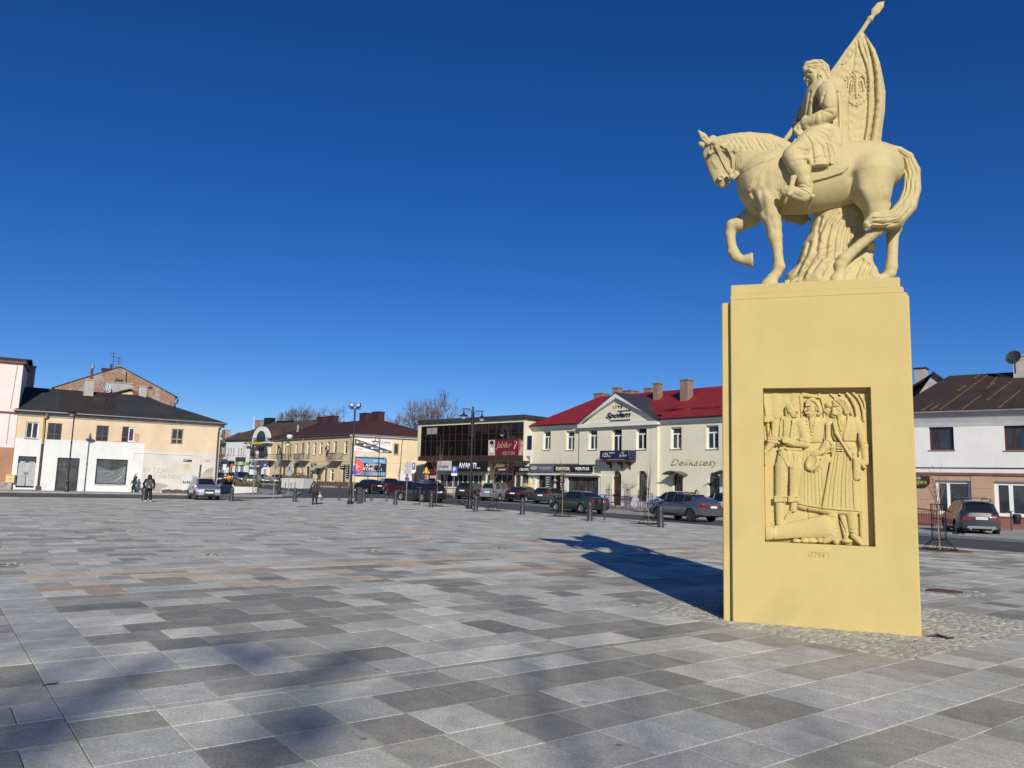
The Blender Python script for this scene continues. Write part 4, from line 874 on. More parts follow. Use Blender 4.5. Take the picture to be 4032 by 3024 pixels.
mb=MB(); wall(mb,uW,L2,zW2,zW,y=.001); mb.build('upper_wall',YB2,b2)
for o,w in zip(ops,wins):
 f=window(b2,o,0,w[4],rows=2 if w[5] else 1,rowz=[o[2]+(o[3]-o[2])*.34] if w[5] else None,sill=w[5]==0,fw=.085,dy=.1)
o=ops[3]; mb=MB(); mb.box((o[0]+o[1])/2+.02,.09,o[2]+.04,o[1]-.02,.098,o[3]-.02)
sh=MB()
for (a,b,c,d) in ((0,1,0,.09),(0,1,.91,1),(0,.14,.09,.91),(.86,1,.09,.91)):w_=(o[1]-o[0])/2-.05; h=o[3]-o[2]-.08; sh.box((o[0]+o[1])/2+.03+a*w_,.085,o[2]+.04+c*h,(o[0]+o[1])/2+.03+b*w_,.098,o[2]+.04+d*h)
sh.build('sash',FR_W,b2)
OLDW=mat('grey_wood_door',(.42,.42,.42),.8,.12,4,.3,30,stain=.3)
a,b,c,d=door; tz=d-(d-c)*.205; mb=MB(); mb.box(a,.13,tz,b,.17,d); mb.build('transom_window',GLASS,b2)
for s_,nm in ((0,'door'),(1,'door')):
 x0=a+.04+s_*(b-a)/2; x1=x0+(b-a)/2-.06; mb=MB(); mb.box(x0,.10 if s_ else .13,c+.14,x1,.17,tz-.03)
 for k in range(3):z0=c+.25+k*.72; mb.box(x0+.12,.085 if s_ else .115,z0,x1-.12,.10 if s_ else .13,z0+.55)
 dd=mb.build(nm,OLDW,b2); hb=MB(); hb.box(x1-.1 if not s_ else x0+.05,.06,c+1.15,x1-.06 if not s_ else x0+.09,.085,c+1.3); hb.build('handle',BLK,dd)
box_part(b2,'door_step',PAVE,a-.05,-.5,0,b+.05,-.014,.17)
a,b,c,d=gdoor; f=window(b2,gdoor,-.012,FR_D,GLASS_G,cols=2,rowz=[d-(d-c)*.27],name='glazed_door',sill=False,fw=.12,split=[.44]); hb=MB(); hb.tube([(a+(b-a)*.47,.05,c+.2),(a+(b-a)*.47,.05,c+1.9)],.025,6); hb.build('handle',SILL,f)
f=window(b2,shop,-.012,FR_D,GLASS_G,cols=2,name='shop_window',sill=False,fw=.1); f['label']='dark shop window half masked by wrinkled plastic sheet'
m3=MB(); m3.box(shop[0]-.1,-.1,shop[2]-.06,shop[1]+.1,-.014,shop[2]); m3.build('sill',WB2,f)
SHEET=mat('plastic_sheet',(.16,.17,.165),.22,.12,3,spec=.6); mb=MB(); a,b,c,d=shop; NX,NZ=50,30; P=[]
for i in range(NX+1):
 for k in range(NZ+1):
  u,w=i/NX,k/NZ; top=c+(d-c)*(.70-.16*math.sin(math.pi*u)**1.5+.04*u); z=c+.1+(top-c-.1)*w
  f_=.035*math.sin(9*w+8*(1-u)*(1-w)+3*u)*math.sin(math.pi*u)+.02*math.sin(26*(w-.55*u)+3)*u
  P.append((a+.12+(b-a-.24)*u,.095+f_*.5,z))
mb.add(P,[(i*(NZ+1)+k,(i+1)*(NZ+1)+k,(i+1)*(NZ+1)+k+1,i*(NZ+1)+k+1) for i in range(NX) for k in range(NZ)]); mb.build('plastic_sheet',SHEET,f,True,180)
FOLD=flat('sheet_crease',(.5,.52,.5),.3); mb=MB()
for (u0,w0,u1,w1) in ((.42,.2,.96,.60),(.55,.08,.97,.52),(.62,.30,.95,.64),(.08,.50,.45,.56),(.66,.12,.82,.36),(.74,.2,.86,.42),(.3,.36,.6,.5)):
 mb.tube([(a+(b-a)*(u0+(u1-u0)*t),.062+.01*math.sin(9*t),c+(d-c)*(w0+(w1-w0)*t-.05*math.sin(math.pi*t))) for t in np.linspace(0,1,7)],[.004,.018,.012,.022,.014,.02,.006],5)
mb.build('sheet_crease',FOLD,f,True)
BPL=mat('brown_plinth',(.10,.065,.05),.85,.2,3,.4,20); mb=MB()
for x0,x1,ytop in ((1352,1400,1325),(1560,1850,1340),(1850,1990,1340)):
 pts=[]; u0,u1=q(x0,1380)[0],q(x1,1380)[0]; zt=q(x0,ytop)[1]; n=max(3,int((u1-u0)/.22))
 pts=[(u0+(u1-u0)*i/n,zt-(0 if i%4 else .06)-random.uniform(0,.05)) for i in range(n+1)]
 mb.prism([(u0+.12,-.2)]+pts+[(u1,-.2)],-.02,-.002); mb.build('plinth',BPL,b2); mb=MB()
mb=MB()
prof=[(0,EAV-.28),(-.06,EAV-.26),(-.10,EAV-.12),(-.30,EAV-.05),(-.34,EAV+.06),(-.34,EAV+.12),(0,EAV+.12)]
v=[(x,y,z) for x in (-.15,L2+.3) for y,z in prof]; n=len(prof); mb.add(v,[(i,i+1,n+i+1,n+i) for i in range(n-1)]+[tuple(range(n)),tuple(range(2*n-1,n-1,-1))]); mb.build('cornice',mat('weathered_cornice',(.36,.34,.30),.9,.15,1.2,.3,20,stain=.4),b2)
pipe(b2,'gutter',[(-.2,-.42,EAV+.16),(L2+.4,-.42,EAV+.10)],.075,GUT)
RY=4.6; rg1=pB2.uz(*Z1(1335,432),RY); rg0=pB2.uz(*Z1(250,375),RY); RZ=rg1[1]
mb=MB(); cuts=[(-.1,pB2.uz(*Z1(570,500),2)[0],0),(pB2.uz(*Z1(570,500),2)[0],pB2.uz(*Z1(1122,500),2)[0],1),(pB2.uz(*Z1(1122,500),2)[0],rg1[0],0)]
for a,b,m in cuts:m2=MB(); roofing(m2,[(a,-.5,EAV+.13),(b,-.5,EAV+.13),(b,RY,RZ),(a,RY,RZ)]); m2.build('roof',TARB if m else TAR,b2)
m2=MB(); roofing(m2,[(rg1[0],-.5,EAV+.13),(L2+.5,-.5,EAV+.13),(rg1[0],RY,RZ)]); roofing(m2,[(L2+.5,-.5,EAV+.13),(L2+.5,9.5,EAV+.13),(rg1[0],RY,RZ)]); roofing(m2,[(-.1,RY,RZ),(rg1[0],RY,RZ),(L2+.5,9.5,EAV+.13),(-.1,9.5,EAV+.13)]); m2.build('roof',TAR,b2)
CHR=mat('chimney_render',(.38,.37,.34),.92,.12,1.5,.3,20,stain=.45)
for (x0,x1,yt,yb,dp) in ((812,908,288,420,3.6),(1346,1420,352,440,5.2)):
 u0=pB2.uz(*Z1(x0,380),dp)[0]; u1=pB2.uz(*Z1(x1,380),dp)[0]; zt=pB2.uz(*Z1((x0+x1)/2,yt),dp)[1]; chimney(b2,CHR,CHR,u0,u1,dp,dp+.9,EAV,zt)
u0,z0=pB2.uz(*Z1(972,480),3.0); mb=MB(); mb.box(u0-.5,2.6,z0-.25,u0+.45,3.2,z0+.2); mb.build('roof_hatch',TAR,b2)
u0,z0=pB2.uz(*Z1(882,285),3.9); pipe(b2,'flue_pipe',[(u0,3.9,z0-.2),(u0,3.9,z0+1.1)],.11,mat('rusty_flue',(.16,.03,.025),.6,.2,4)); pipe(b2,'flue_cowl',[(u0,3.9,z0+1.1),(u0,3.9,z0+1.45)],.17,GUT)
OCH=mat('ochre_pipe',(.42,.27,.07),.55,.1,5); DPB=mat('brown_pipe',(.06,.04,.035),.5,.1,5)
p=[pB2.uz(*Z1(x,y),-.15) for x,y in ((455,615),(452,640),(430,662),(424,760),(410,905))]; pipe(b2,'rain_pipe',[(u,-.42 if i<1 else (-.3 if i==1 else -.14),z) for i,(u,z) in enumerate(p)],.085,OCH)
p=[pB2.uz(*Z1(x,y),-.15) for x,y in ((410,905),(385,1150),(366,1320))]; o=pipe(b2,'rain_pipe',[(u,-.14,z) for u,z in p],.085,DPB); mb=MB(); mb.box(p[2][0]-.16,-.30,-.02,p[2][0]+.16,-.013,.5); mb.build('pipe_shoe',DPB,o)
p=[pB2.uz(*Z1(x,y),-.15) for x,y in ((2165,722),(2120,760),(2108,900),(2082,1300))]; pipe(b2,'rain_pipe',[(u,-.40 if i<1 else -.1,z) for i,(u,z) in enumerate(p)],.075,DPB)
p=[pB2.uz(*Z1(x,y),-.03) for x,y in ((1292,1060),(1296,992),(1410,992),(1948,1018),(1936,1120))]; pipe(b2,'conduit',[(u,-.03,z) for u,z in p],.035,WB2)
p=[pB2.uz(*Z1(x,y),-.06) for x,y in ((1942,1105),(1928,1240))]; pipe(b2,'conduit',[(u,-.06,z) for u,z in p],.07,DPB)
GRAF=flat('grey_spray',(.36,.335,.31),.8); CYA=flat('cyan_spray',(.42,.56,.58),.8); BLS=flat('black_spray',(.03,.03,.035),.8)
def scrawl(name,strokes,m,r=.02):
 mb=MB()
 for st in strokes:
  P=[pB2.uz(*Z1(x,y),0) for x,y in st]
  for (u,z),(u2,z2) in zip(P,P[1:]):
   d=np.array([u2-u,z2-z]); L=np.linalg.norm(d)+1e-6; d/=L; n_=np.array([-d[1],d[0]])*r; a=np.array([u,z])-d*r*.8; b=np.array([u2,z2])+d*r*.8
   mb.poly([(a[0]-n_[0],-.003,a[1]-n_[1]),(b[0]-n_[0],-.003,b[1]-n_[1]),(b[0]+n_[0],-.003,b[1]+n_[1]),(a[0]+n_[0],-.003,a[1]+n_[1])])
 o=mb.build(name,m,b2)
 for k,vv in enumerate(o.data.vertices):vv.co.y-=.0002*(k//4%9)
 return o
scrawl('graffiti',[[(1368,1142),(1378,1180),(1398,1135)],[(1398,1135),(1402,1182)],[(1412,1138),(1408,1178)],[(1415,1122),(1416,1126)],[(1434,1135),(1430,1178),(1452,1168),(1460,1148),(1434,1135)],[(1478,1138),(1512,1138),(1474,1178),(1512,1178)],[(1560,1138),(1532,1140),(1528,1180),(1558,1180)],[(1530,1158),(1552,1158)],[(1572,1140),(1574,1180),(1592,1150),(1600,1180),(1622,1138)]],GRAF)
scrawl('graffiti',[[(1398,1200),(1392,1240)],[(1398,1200),(1424,1198)],[(1396,1218),(1416,1216)],[(1446,1200),(1430,1210),(1430,1232),(1448,1240)],[(1494,1200),(1488,1242)],[(1516,1200),(1490,1220),(1514,1242)],[(1548,1208),(1530,1222),(1536,1240),(1556,1238),(1562,1216),(1548,1208)],[(1550,1196),(1562,1188)],[(1576,1242),(1580,1206),(1602,1242),(1606,1204)],[(1590,1196),(1600,1190)],[(1650,1208),(1632,1212),(1640,1224),(1652,1234),(1628,1242)],[(1672,1206),(1668,1244)],[(1700,1206),(1670,1224),(1698,1244)],[(1720,1206),(1716,1244)],[(1766,1206),(1740,1208),(1736,1244),(1762,1244)],[(1738,1226),(1758,1226)]],GRAF)
scrawl('graffiti',[[(1790,1190),(1778,1215),(1796,1230),(1782,1250)],[(1850,1200),(1862,1240),(1880,1190),(1850,1210),(1890,1232),(1900,1205),(1915,1225),(1895,1245),(1850,1225)],[(1755,1260),(1750,1310)]],CYA,.045)
scrawl('graffiti',[[(1770,1265),(1775,1285),(1790,1275),(1770,1265)],[(1800,1262),(1798,1288)],[(1815,1262),(1810,1286),(1826,1276),(1815,1262)],[(1835,1265),(1830,1285),(1845,1280)],[(1850,1270),(1848,1288),(1860,1268),(1864,1288)],[(1872,1262),(1868,1280),(1884,1282),(1884,1264),(1872,1262)]],BLS,.03)
PIECE=mat('repair_patch',(.55,.33,.24),.92,.1,2);
def blot(name,pts,m,y=-.004):
 P=[pB2.uz(*Z1(x,yy),0) for x,yy in pts]; mb=MB(); mb.poly([(u,y,z) for u,z in P]); return mb.build(name,m,b2)
blot('bare_patch',[(1308,800),(1330,798),(1345,820),(1352,860),(1340,892),(1312,888),(1302,860)],PIECE); blot('bare_patch',[(1080,878),(1160,876),(1165,890),(1085,888)],PIECE)
blot('bare_patch',[(1780,1102),(1812,1096),(1840,1108),(1838,1138),(1800,1142),(1778,1138)],mat('yellow_patch',(.58,.48,.26),.9,.1,3)); blot('bare_patch',[(1985,1060),(2036,1060),(2034,1078),(1984,1078)],PIECE)
blot('bare_patch',[(1970,1180),(1995,1150),(2040,1135),(2064,1130),(2060,1190),(1980,1195)],mat('grey_patch',(.36,.35,.31),.9,.1,3))
blot('bare_patch',[(1480,1310),(1520,1280),(1580,1290),(1640,1310),(1560,1340),(1550,1375),(1490,1375)],MATS['grey_patch'])
blot('bare_patch',[(1940,1190),(2060,1180),(2058,1240),(1945,1240)],mat('sand_patch',(.52,.42,.30),.9,.15,3),-.006)
NAVY=flat('navy_enamel',(.012,.014,.06),.4); WHT=flat('white_letter',(.75,.75,.73),.6)
sp=sign_root('street_name_plate',pB2,'small navy street name plate on the greyed house wall'); r_=pB2.rect(Z1,1815,1066,82,20); mb=MB(); mb.box(r_[0],-.05,r_[2],r_[1],-.02,r_[3]); mb.build('plate',NAVY,sp)
text('lettering','Pl.Kościuszki',WHT,sp,r_[0]+.5,r_[1]-.08,r_[2]+.1,r_[3]-.08,-.054); mb=MB(); mb.box(r_[0]+.06,-.055,r_[2]+.08,r_[0]+.38,-.052,r_[3]-.08); mb.build('emblem_field',WHT,sp)
GASY=mat('gas_box_yellow',(.62,.50,.20),.6,.05,4)
def gas_box(pl,r_,label,y0=-.35):
 o=empty('gas_meter_box',tuple(pl.world((r_[0]+r_[1])/2,0,0)),pl.ang,label,'utility box'); w=(r_[1]-r_[0])/2; mb=MB(); mb.box(-w,y0,r_[2],w,-.015,r_[3]); c=mb.build('cabinet',GASY,o)
 mb=MB(); mb.box(-w-.04,y0-.04,r_[3]+.003,w+.04,-.015,r_[3]+.05); mb.build('lid',GASY,o); text('lettering','GAZ',flat('gas_red',(.35,.18,.08),.6),o,-w*.3,w*.3,r_[3]-.35,r_[3]-.22,y0-.004)
 mb=MB(); mb.box(-w*.5,y0+.05,-.05,w*.5,-.1,r_[2]); mb.build('pedestal',CHR,o); return o
gas_box(pB2,pB2.rect(Z1,97,1243,84,72,-.3),'pale yellow gas box by the old wooden house door')
# ===== tall pink house at the left edge
PINK=mat('pink_plaster',(.78,.66,.59),.9,.05,.5,.25,25,stain=.12); PWHT=mat('pink_white_band',(.68,.62,.58),.9,.04,.5); BRKO=mat('terracotta_render',(.40,.20,.115),.9,.1,.8,.4,25,stain=.2)
b1=bldg('pink_house',pB2,'tall pink rendered house cut off by the left edge','house'); r1=.12; zt=q(188,125)[1]; z_c1=q(60,596)[1]; z_w=q(40,835)[1]; z_p=q(40,937)[1]; z_b=q(30,1270)[1]
for nm,m,a,b in (('base_course',mat('rubble_base',(.35,.3,.27),.95,.3,3,.6,15),-.3,z_b),('lower_wall',BRKO,z_b,z_p),('white_band',PWHT,z_p,z_w),('upper_wall',PINK,z_w,z_c1),('upper_wall',PINK,z_c1,zt)):
 mb=MB(); wall(mb,-14,r1,a,b,y=-.06 if b>z_p else -.05); mb.poly([(r1,-.06,a),(r1,11,a),(r1,11,b),(r1,-.06,b)]); mb.build(nm,m,b1)
mb=MB(); mb.box(-14,-.16,z_c1-.1,r1+.05,-.063,z_c1+.06); mb.box(-14,-.36,zt-.02,r1+.2,11.2,zt+.28); mb.build('cornice',mat('maroon_cornice',(.16,.06,.05),.7,.1),b1)
mb=MB(); roofing(mb,[(-14,-.45,zt+.3),(r1+.3,-.45,zt+.3),(r1+.3,5.5,zt+1.1),(-14,5.5,zt+1.1)]); roofing(mb,[(-14,5.5,zt+1.1),(r1+.3,5.5,zt+1.1),(r1+.3,11.4,zt+.3),(-14,11.4,zt+.3)]); mb.build('roof',TAR,b1)
u0,z0=pB2.uz(*Z1(205,230),7); u1,z1=pB2.uz(*Z1(238,156),7); chimney(b1,CHR,CHR,r1-.6,r1+.55,6.5,7.5,zt-2,pB2.uz(*Z1(220,156),7)[1])
for x,y,x2,y2 in ((170,140,100,560),(98,600,62,900)):p=[pB2.uz(*Z1(x,y),-.1),pB2.uz(*Z1(x2,y2),-.1)]; pipe(b1,'cable',[(u,-.08,z) for u,z in p],.03,CHR)
# ===== bare brick gable behind
def brick_mat():
 m=bpy.data.materials.new('old_brickwork'); m.use_nodes=True; n=m.node_tree.nodes; l=m.node_tree.links; p=n['Principled BSDF']; p.inputs['Roughness'].default_value=.92
 tc=n.new('ShaderNodeTexCoord'); mp=n.new('ShaderNodeMapping'); mp.inputs['Rotation'].default_value=(R(90),0,0); l.new(tc.outputs['Object'],mp.inputs[0])
 b=n.new('ShaderNodeTexBrick'); b.inputs['Scale'].default_value=1; b.inputs['Brick Width'].default_value=.27; b.inputs['Row Height'].default_value=.085; b.inputs['Mortar Size'].default_value=.012; b.inputs['Bias'].default_value=-.1
 b.inputs['Color1'].default_value=(.36,.115,.06,1); b.inputs['Color2'].default_value=(.46,.21,.12,1); b.inputs['Mortar'].default_value=(.42,.38,.32,1); l.new(mp.outputs[0],b.inputs['Vector'])
 no=n.new('ShaderNodeTexNoise'); no.inputs['Scale'].default_value=.55; no.inputs['Detail'].default_value=9; no.inputs['Roughness'].default_value=.72; l.new(tc.outputs['Object'],no.inputs['Vector'])
 mr=n.new('ShaderNodeMapRange'); mr.inputs[1].default_value=.53; mr.inputs[2].default_value=.57; l.new(no.outputs['Fac'],mr.inputs[0])
 n2=n.new('ShaderNodeTexNoise'); n2.inputs['Scale'].default_value=2.2; n2.inputs['Detail'].default_value=6; l.new(tc.outputs['Object'],n2.inputs['Vector'])
 pc=n.new('ShaderNodeMix'); pc.data_type='RGBA'; pc.inputs[6].default_value=(.50,.44,.35,1); pc.inputs[7].default_value=(.34,.30,.25,1); l.new(n2.outputs['Fac'],pc.inputs[0])
 v=n.new('ShaderNodeMix'); v.data_type='RGBA'; v.blend_type='MULTIPLY'; v.inputs[0].default_value=.7; m3=n.new('ShaderNodeMapRange'); m3.inputs[1].default_value=.3; m3.inputs[2].default_value=.7; m3.inputs[3].default_value=.55; m3.inputs[4].default_value=1.3
 n3=n.new('ShaderNodeTexNoise'); n3.inputs['Scale'].default_value=5; n3.inputs['Detail'].default_value=4; l.new(tc.outputs['Object'],n3.inputs['Vector']); l.new(n3.outputs['Fac'],m3.inputs[0]); l.new(b.outputs['Color'],v.inputs[6]); l.new(m3.outputs[0],v.inputs[7])
 mx=n.new('ShaderNodeMix'); mx.data_type='RGBA'; l.new(mr.outputs[0],mx.inputs[0]); l.new(v.outputs[2],mx.inputs[6]); l.new(pc.outputs[2],mx.inputs[7]); l.new(mx.outputs[2],p.inputs['Base Color'])
 bp=n.new('ShaderNodeBump'); bp.inputs['Distance'].default_value=.03; l.new(b.outputs['Fac'],bp.inputs['Height']); bp.invert=True; l.new(bp.outputs[0],p.inputs['Normal']); return m
BRICK=brick_mat(); DB=17.0; gq= lambda x,y:pB2.uz(*Z1(x,y),DB)
pB3=Plane(pB2.world(gq(528,360)[0],DB),pB2.world(gq(1697,450)[0],DB)); b3=bldg('brick_house',pB3,'old house with a bare patched brick gable behind the tar roof','house')
p3= lambda x,y,d=0:pB3.uz(*Z1(x,y),d)
ap=p3(1165,165); el=p3(528,352); er=p3(1697,440); wn=pB3.rect(Z1,1150,293,80,34)
mb=MB(); mb.prism([(0,0),(pB3.len,0),(pB3.len,er[1]),ap,(0,el[1])],0,16); gab=mb.build('gable_wall',BRICK,b3)
mb=MB(); mb.box(wn[0],-.02,wn[2],wn[1],-.003,wn[3]); o=mb.build('vent_window',BLK,b3); mb=MB()
for k in range(5):u=wn[0]+(wn[1]-wn[0])*(k+.5)/5; mb.box(u-.03,-.05,wn[2],u+.03,-.023,wn[3])
mb.build('bar',FR_B,o); mb=MB(); wn2=pB3.rect(Z1,1455,362,44,20); mb.box(wn2[0],-.02,wn2[2],wn2[1],-.003,wn2[3]); mb.build('vent_window',BLK,b3)
mb=MB(); roofing(mb,[(-.3,-.05,el[1]-.1),(ap[0],-.05,ap[1]+.15),(ap[0],16,ap[1]+.15),(-.3,16,el[1]-.1)],.10); roofing(mb,[(pB3.len+.3,-.05,er[1]-.1),(ap[0],-.05,ap[1]+.15),(ap[0],16,ap[1]+.15),(pB3.len+.3,16,er[1]-.1)],.10); mb.build('roof',TAR,b3)
u0,z0=p3(1022,215,4); u1,z1=p3(1024,180,4); chimney(b3,TARB,TARB,p3(985,200,4)[0],p3(1062,200,4)[0],4,5.2,z0-2,z1); u0,z0=p3(1143,150,1); chimney(b3,BRICK,CHR,p3(1122,150,1)[0],p3(1168,150,1)[0],1,1.8,z0-1.5,z0)
for x,y0,y1 in ((1097,12,175),(1150,60,150)):
 a,b=p3(x,y1,2),p3(x+2,y0,2); o=pipe(b3,'aerial',[(a[0],2,a[1]-1),(b[0],2,b[1])],.035,BLK); mb=MB()
 for k in range(5 if x>1120 else 2):mb.box(b[0]-.35,1.97,b[1]-.2-.35*k,b[0]+.35,2.03,b[1]-.16-.35*k)
 mb.build('aerial_rod',BLK,o)
a,b=p3(1076,190,3),p3(1077,132,3); pipe(b3,'flue_pipe',[(a[0],3,a[1]-.5),(b[0],3,b[1])],.1,BLK); a,b,c=p3(1222,205,-.1),p3(1220,330,-.1),p3(1218,380,-.1); pipe(b3,'rain_pipe',[(a[0],-.1,a[1]),(b[0],-.1,b[1])],.06,DPB)
p=[p3(1722,470,-.1),p3(1716,505,-.1),p3(1692,520,-.1),p3(1692,560,-.1)]; pipe(b3,'rain_pipe',[(u,-.1,z) for u,z in p],.09,BLK)
pb=11.0; yq= lambda x,y:pB2.uz(*Z1(x,y),pb); bY=bldg('yellow_house',pB2,'little yellow gabled house top showing over the tar roof','house')
a,b,c=yq(1095,415),yq(1258,370),yq(1560,512); mb=MB(); mb.prism([(a[0],2),(c[0],2),(c[0],c[1]),(b[0],b[1]-.25),(a[0],a[1])],pb,pb+4.5); mb.build('gable_wall',mat('lemon_plaster',(.62,.54,.24),.9,.05),bY)
mb=MB(); roofing(mb,[(a[0]-.2,pb-.3,a[1]),(b[0],pb-.3,b[1]),(b[0],pb+5,b[1]),(a[0]-.2,pb+5,a[1])]); roofing(mb,[(c[0]+.2,pb-.3,c[1]),(b[0],pb-.3,b[1]),(b[0],pb+5,b[1]),(c[0]+.2,pb+5,c[1])]); mb.build('roof',TAR,bY)
mb=MB(); e0,e1=yq(1285,395),yq(1342,420); mb.box(e0[0],pb-.5,e1[1]-.6,e1[0],pb+.3,e0[1]); mb.build('chimney',mat('red_brick_stack',(.26,.07,.05),.9,.15,5),bY)
e0,e1=pB2.uz(*Z1(1062,310),13.5),pB2.uz(*Z1(1275,405),13.5); chimney(bY,CHR,CHR,e0[0],e1[0],13.5,14.5,e1[1]-3,e0[1])
def dish(root,c,r,face,m,name='satellite_dish'):
 mb=MB(); mb.lathe([(.01,.0),(r*.5,-.03*r/.4),(r,-.12*r/.4),(r,-.14*r/.4),(r*.5,-.06*r/.4),(.01,-.03)],24); mt=Matrix.Translation(c)@Vector(face).to_track_quat('-Z','Y').to_matrix().to_4x4()
 mb.v=[tuple(mt@Vector(p)) for p in mb.v]; o=mb.build(name,m,root,True); a=mt@Vector((0,0,-.6*r)); m2=MB(); m2.tube([mt@Vector((0,-r,-.1)),a],.025,6); m2.ball(a,.06,8,6); m2.build('feed_arm',BLK,o); m3=MB(); m3.tube([c,(c[0],c[1]+.15,c[2]-r-.5)],.04,6); m3.build('mast',BLK,o); return o
u0,z0=pB2.uz(*Z1(1018,360),12.8); dish(bY,(u0,12.8,z0),.62,(.75,-.6,.3),FR_W)
# ===== corner house with the two billboards
C5=at(1386,1712.7,102.0); pL5=Plane(at(1066.5,1731,120.7),C5); pR5=Plane(C5,at(1644,1725.8,105.6))
CR5=mat('cream_plaster',(.70,.56,.34),.9,.05,.6,.25,25,stain=.12); MRF=mat('maroon_roof_sheet',(.052,.015,.014),.8,.12,.8,.2,12); MRFC=mat('maroon_stack',(.06,.02,.02),.6,.12,2)
B5=bldg('corner_house',pL5,'cream corner house with dark maroon hipped roof and billboards','house'); l5_= lambda x,y,d=0:pL5.uz(*Z2(x,y),d); r5_= lambda x,y,d=0:pR5.uz(*Z2(x,y),d)
E5=l5_(1100,423)[1]; LL=pL5.len; LR=pR5.len+3
def sub_root(pl,parent_root):
 rt=Matrix.Translation((pL5.A[0],pL5.A[1],0))@Matrix.Rotation(pL5.ang,4,'Z'); return rt.inverted()@Matrix.Translation((pl.A[0],pl.A[1],0))@Matrix.Rotation(pl.ang,4,'Z')
XR=sub_root(pR5,B5)
wl=[]
for cx,cy,w,h in ((718,538,22,90),(790,532,22,96),(842,542,20,110),(903,530,22,96),(960,528,24,100),(1016,535,26,124),(1080,532,26,118),(1140,529,26,116),(1211,518,28,106),(1277,518,30,112),(1380,522,32,124)):wl.append(pL5.rect(Z2,cx,cy,w,h))
gl=[pL5.rect(Z2,*k) for k in ((1008,790,36,165),(1118,770,46,118),(1182,800,28,158),(1245,792,34,118),(1356,808,32,160),(885,765,38,110),(952,758,22,100),(780,752,30,100))]
mb=MB(); wall(mb,0,LL,-.2,E5,wl+gl,rev=.22); mb.build('street_wall',CR5,B5)
wr=pR5.rect(Z2,1870,537,52,108); dr5=pR5.rect(Z2,2040,815,50,110)
mb=MB(); wall(mb,0,LR,-.2,E5,[wr,dr5]); mb.v=[tuple(XR@Vector(p)) for p in mb.v]; mb.build('end_wall',CR5,B5)
for k,o in enumerate(wl):window(B5,o,0,FR_B if k in (0,2,4) else FR_W,cols=1,rowz=[o[2]+(o[3]-o[2])*.7],fw=.09,dy=.16)
for k,o in enumerate(gl):window(B5,o,0,FR_B if k!=3 else FR_W,GLASS,cols=1,rowz=[o[2]+(o[3]-o[2])*.75],fw=.12,dy=.16,name='door' if k in (0,2,4) else 'window',sill=k not in (0,2,4))
def xf(o,X=XR):
 me=o.data
 for vv in me.vertices:vv.co=X@vv.co
 for ch in o.children:xf(ch,X)
 return o
xf(window(B5,wr,0,FR_O,cols=1,rows=1,fw=.12)); xf(window(B5,dr5,0,FR_B,cols=1,name='door',sill=False))
PL5=mat('brown_base',(.15,.085,.07),.85,.1,3)
for a,b,m_,X in ((0,LL,'plinth',None),(0,LR,'plinth',XR)):
 mb=MB(); mb.box(a,-.04,-.2,b,-.004,gz(C5.x,C5.y)+.75); o=mb.build(m_,PL5,B5); X and xf(o,X)
for X,L_ in ((None,LL),(XR,LR)):
 mb=MB(); mb.box(-.3 if X else 0,-.32,E5-.1,L_,-.004,E5+.08); o=mb.build('eave_board',mat('pale_eave',(.5,.5,.48),.7,.08,2),B5); X and xf(o,X)
 mb=MB(); mb.tube([(-.1,-.4,E5+.12),(L_,-.4,E5+.12)],.07,6); o=mb.build('gutter',GUT,B5,True); X and xf(o,X)
 mb=MB(); sb=l5_(1200,655)[1]; mb.box(0,-.05,sb-.05,L_,-.004,sb+.05); o=mb.build('string_course',CR5,B5); X and xf(o,X)
P0=XR@Vector((0,-.5,E5+.14)); Pe=XR@Vector((LR,-.5,E5+.14)); mid=5.6
zr=pL5.uz(*Z2(1700,245),mid); R1=Vector((zr[0],mid,zr[1])); zr0=pL5.uz(*Z2(1000,300),mid); R0=Vector((-1,mid,zr[1]))
mb=MB(); roofing(mb,[(-.3,-.5,E5+.14),(LL+.05,-.5,E5+.14),R1,R0]); mb.build('roof',MRF,B5)
mb=MB(); roofing(mb,[(LL+.05,-.5,E5+.14),tuple(Pe),R1]); bk=tuple(Pe+Vector((-6,9,0))); roofing(mb,[tuple(Pe),bk,R1]); roofing(mb,[bk,(-.3,11.5,E5+.14),R0,R1]); mb.build('roof',MRF,B5)
for x0,x1,yt,dp in ((1070,1166,234,6),(1168,1262,222,6),(1480,1580,195,5.2),(1598,1704,183,5.2)):
 a,b=pL5.uz(*Z2(x0,260),dp),pL5.uz(*Z2(x1,260),dp); zt=pL5.uz(*Z2((x0+x1)/2,yt),dp)[1]; w=(b[0]-a[0]); chimney(B5,MRFC,MRFC,a[0]+w*.3,b[0]-w*.1,dp,dp+1.0,E5+1,zt)
a=l5_(915,360,2.2); pipe(B5,'vent_pipe',[(a[0],2.2,a[1]-.5),(a[0],2.2,a[1]+.9)],.14,CHR)
a,b=pR5.uz(*Z2(1920,375),2.2),0; mb=MB(); mb.box(a[0]-.2,2,a[1]-.6,a[0]+.2,2.4,a[1]+.15); xf(mb.build('vent_pipe',MRFC,B5))
for x0,x1,x2 in ((1440,1432,1418),(985,975,962)):
 a,b=l5_(x0,430,-.1),l5_(x2,870 if x0>1000 else 800,-.1); pipe(B5,'rain_pipe',[(a[0]-.05,-.38,E5+.05),(a[0]-.12,-.12,E5-.6),(b[0]-.1,-.12,.9)],.07,GUT)
a,b=r5_(1926,440,-.1),r5_(1902,700,-.1); mb=MB(); mb.tube([(a[0],-.36,E5),(a[0],-.12,E5-.6),(b[0],-.12,1)],.07,6); xf(mb.build('rain_pipe',GUT,B5,True))
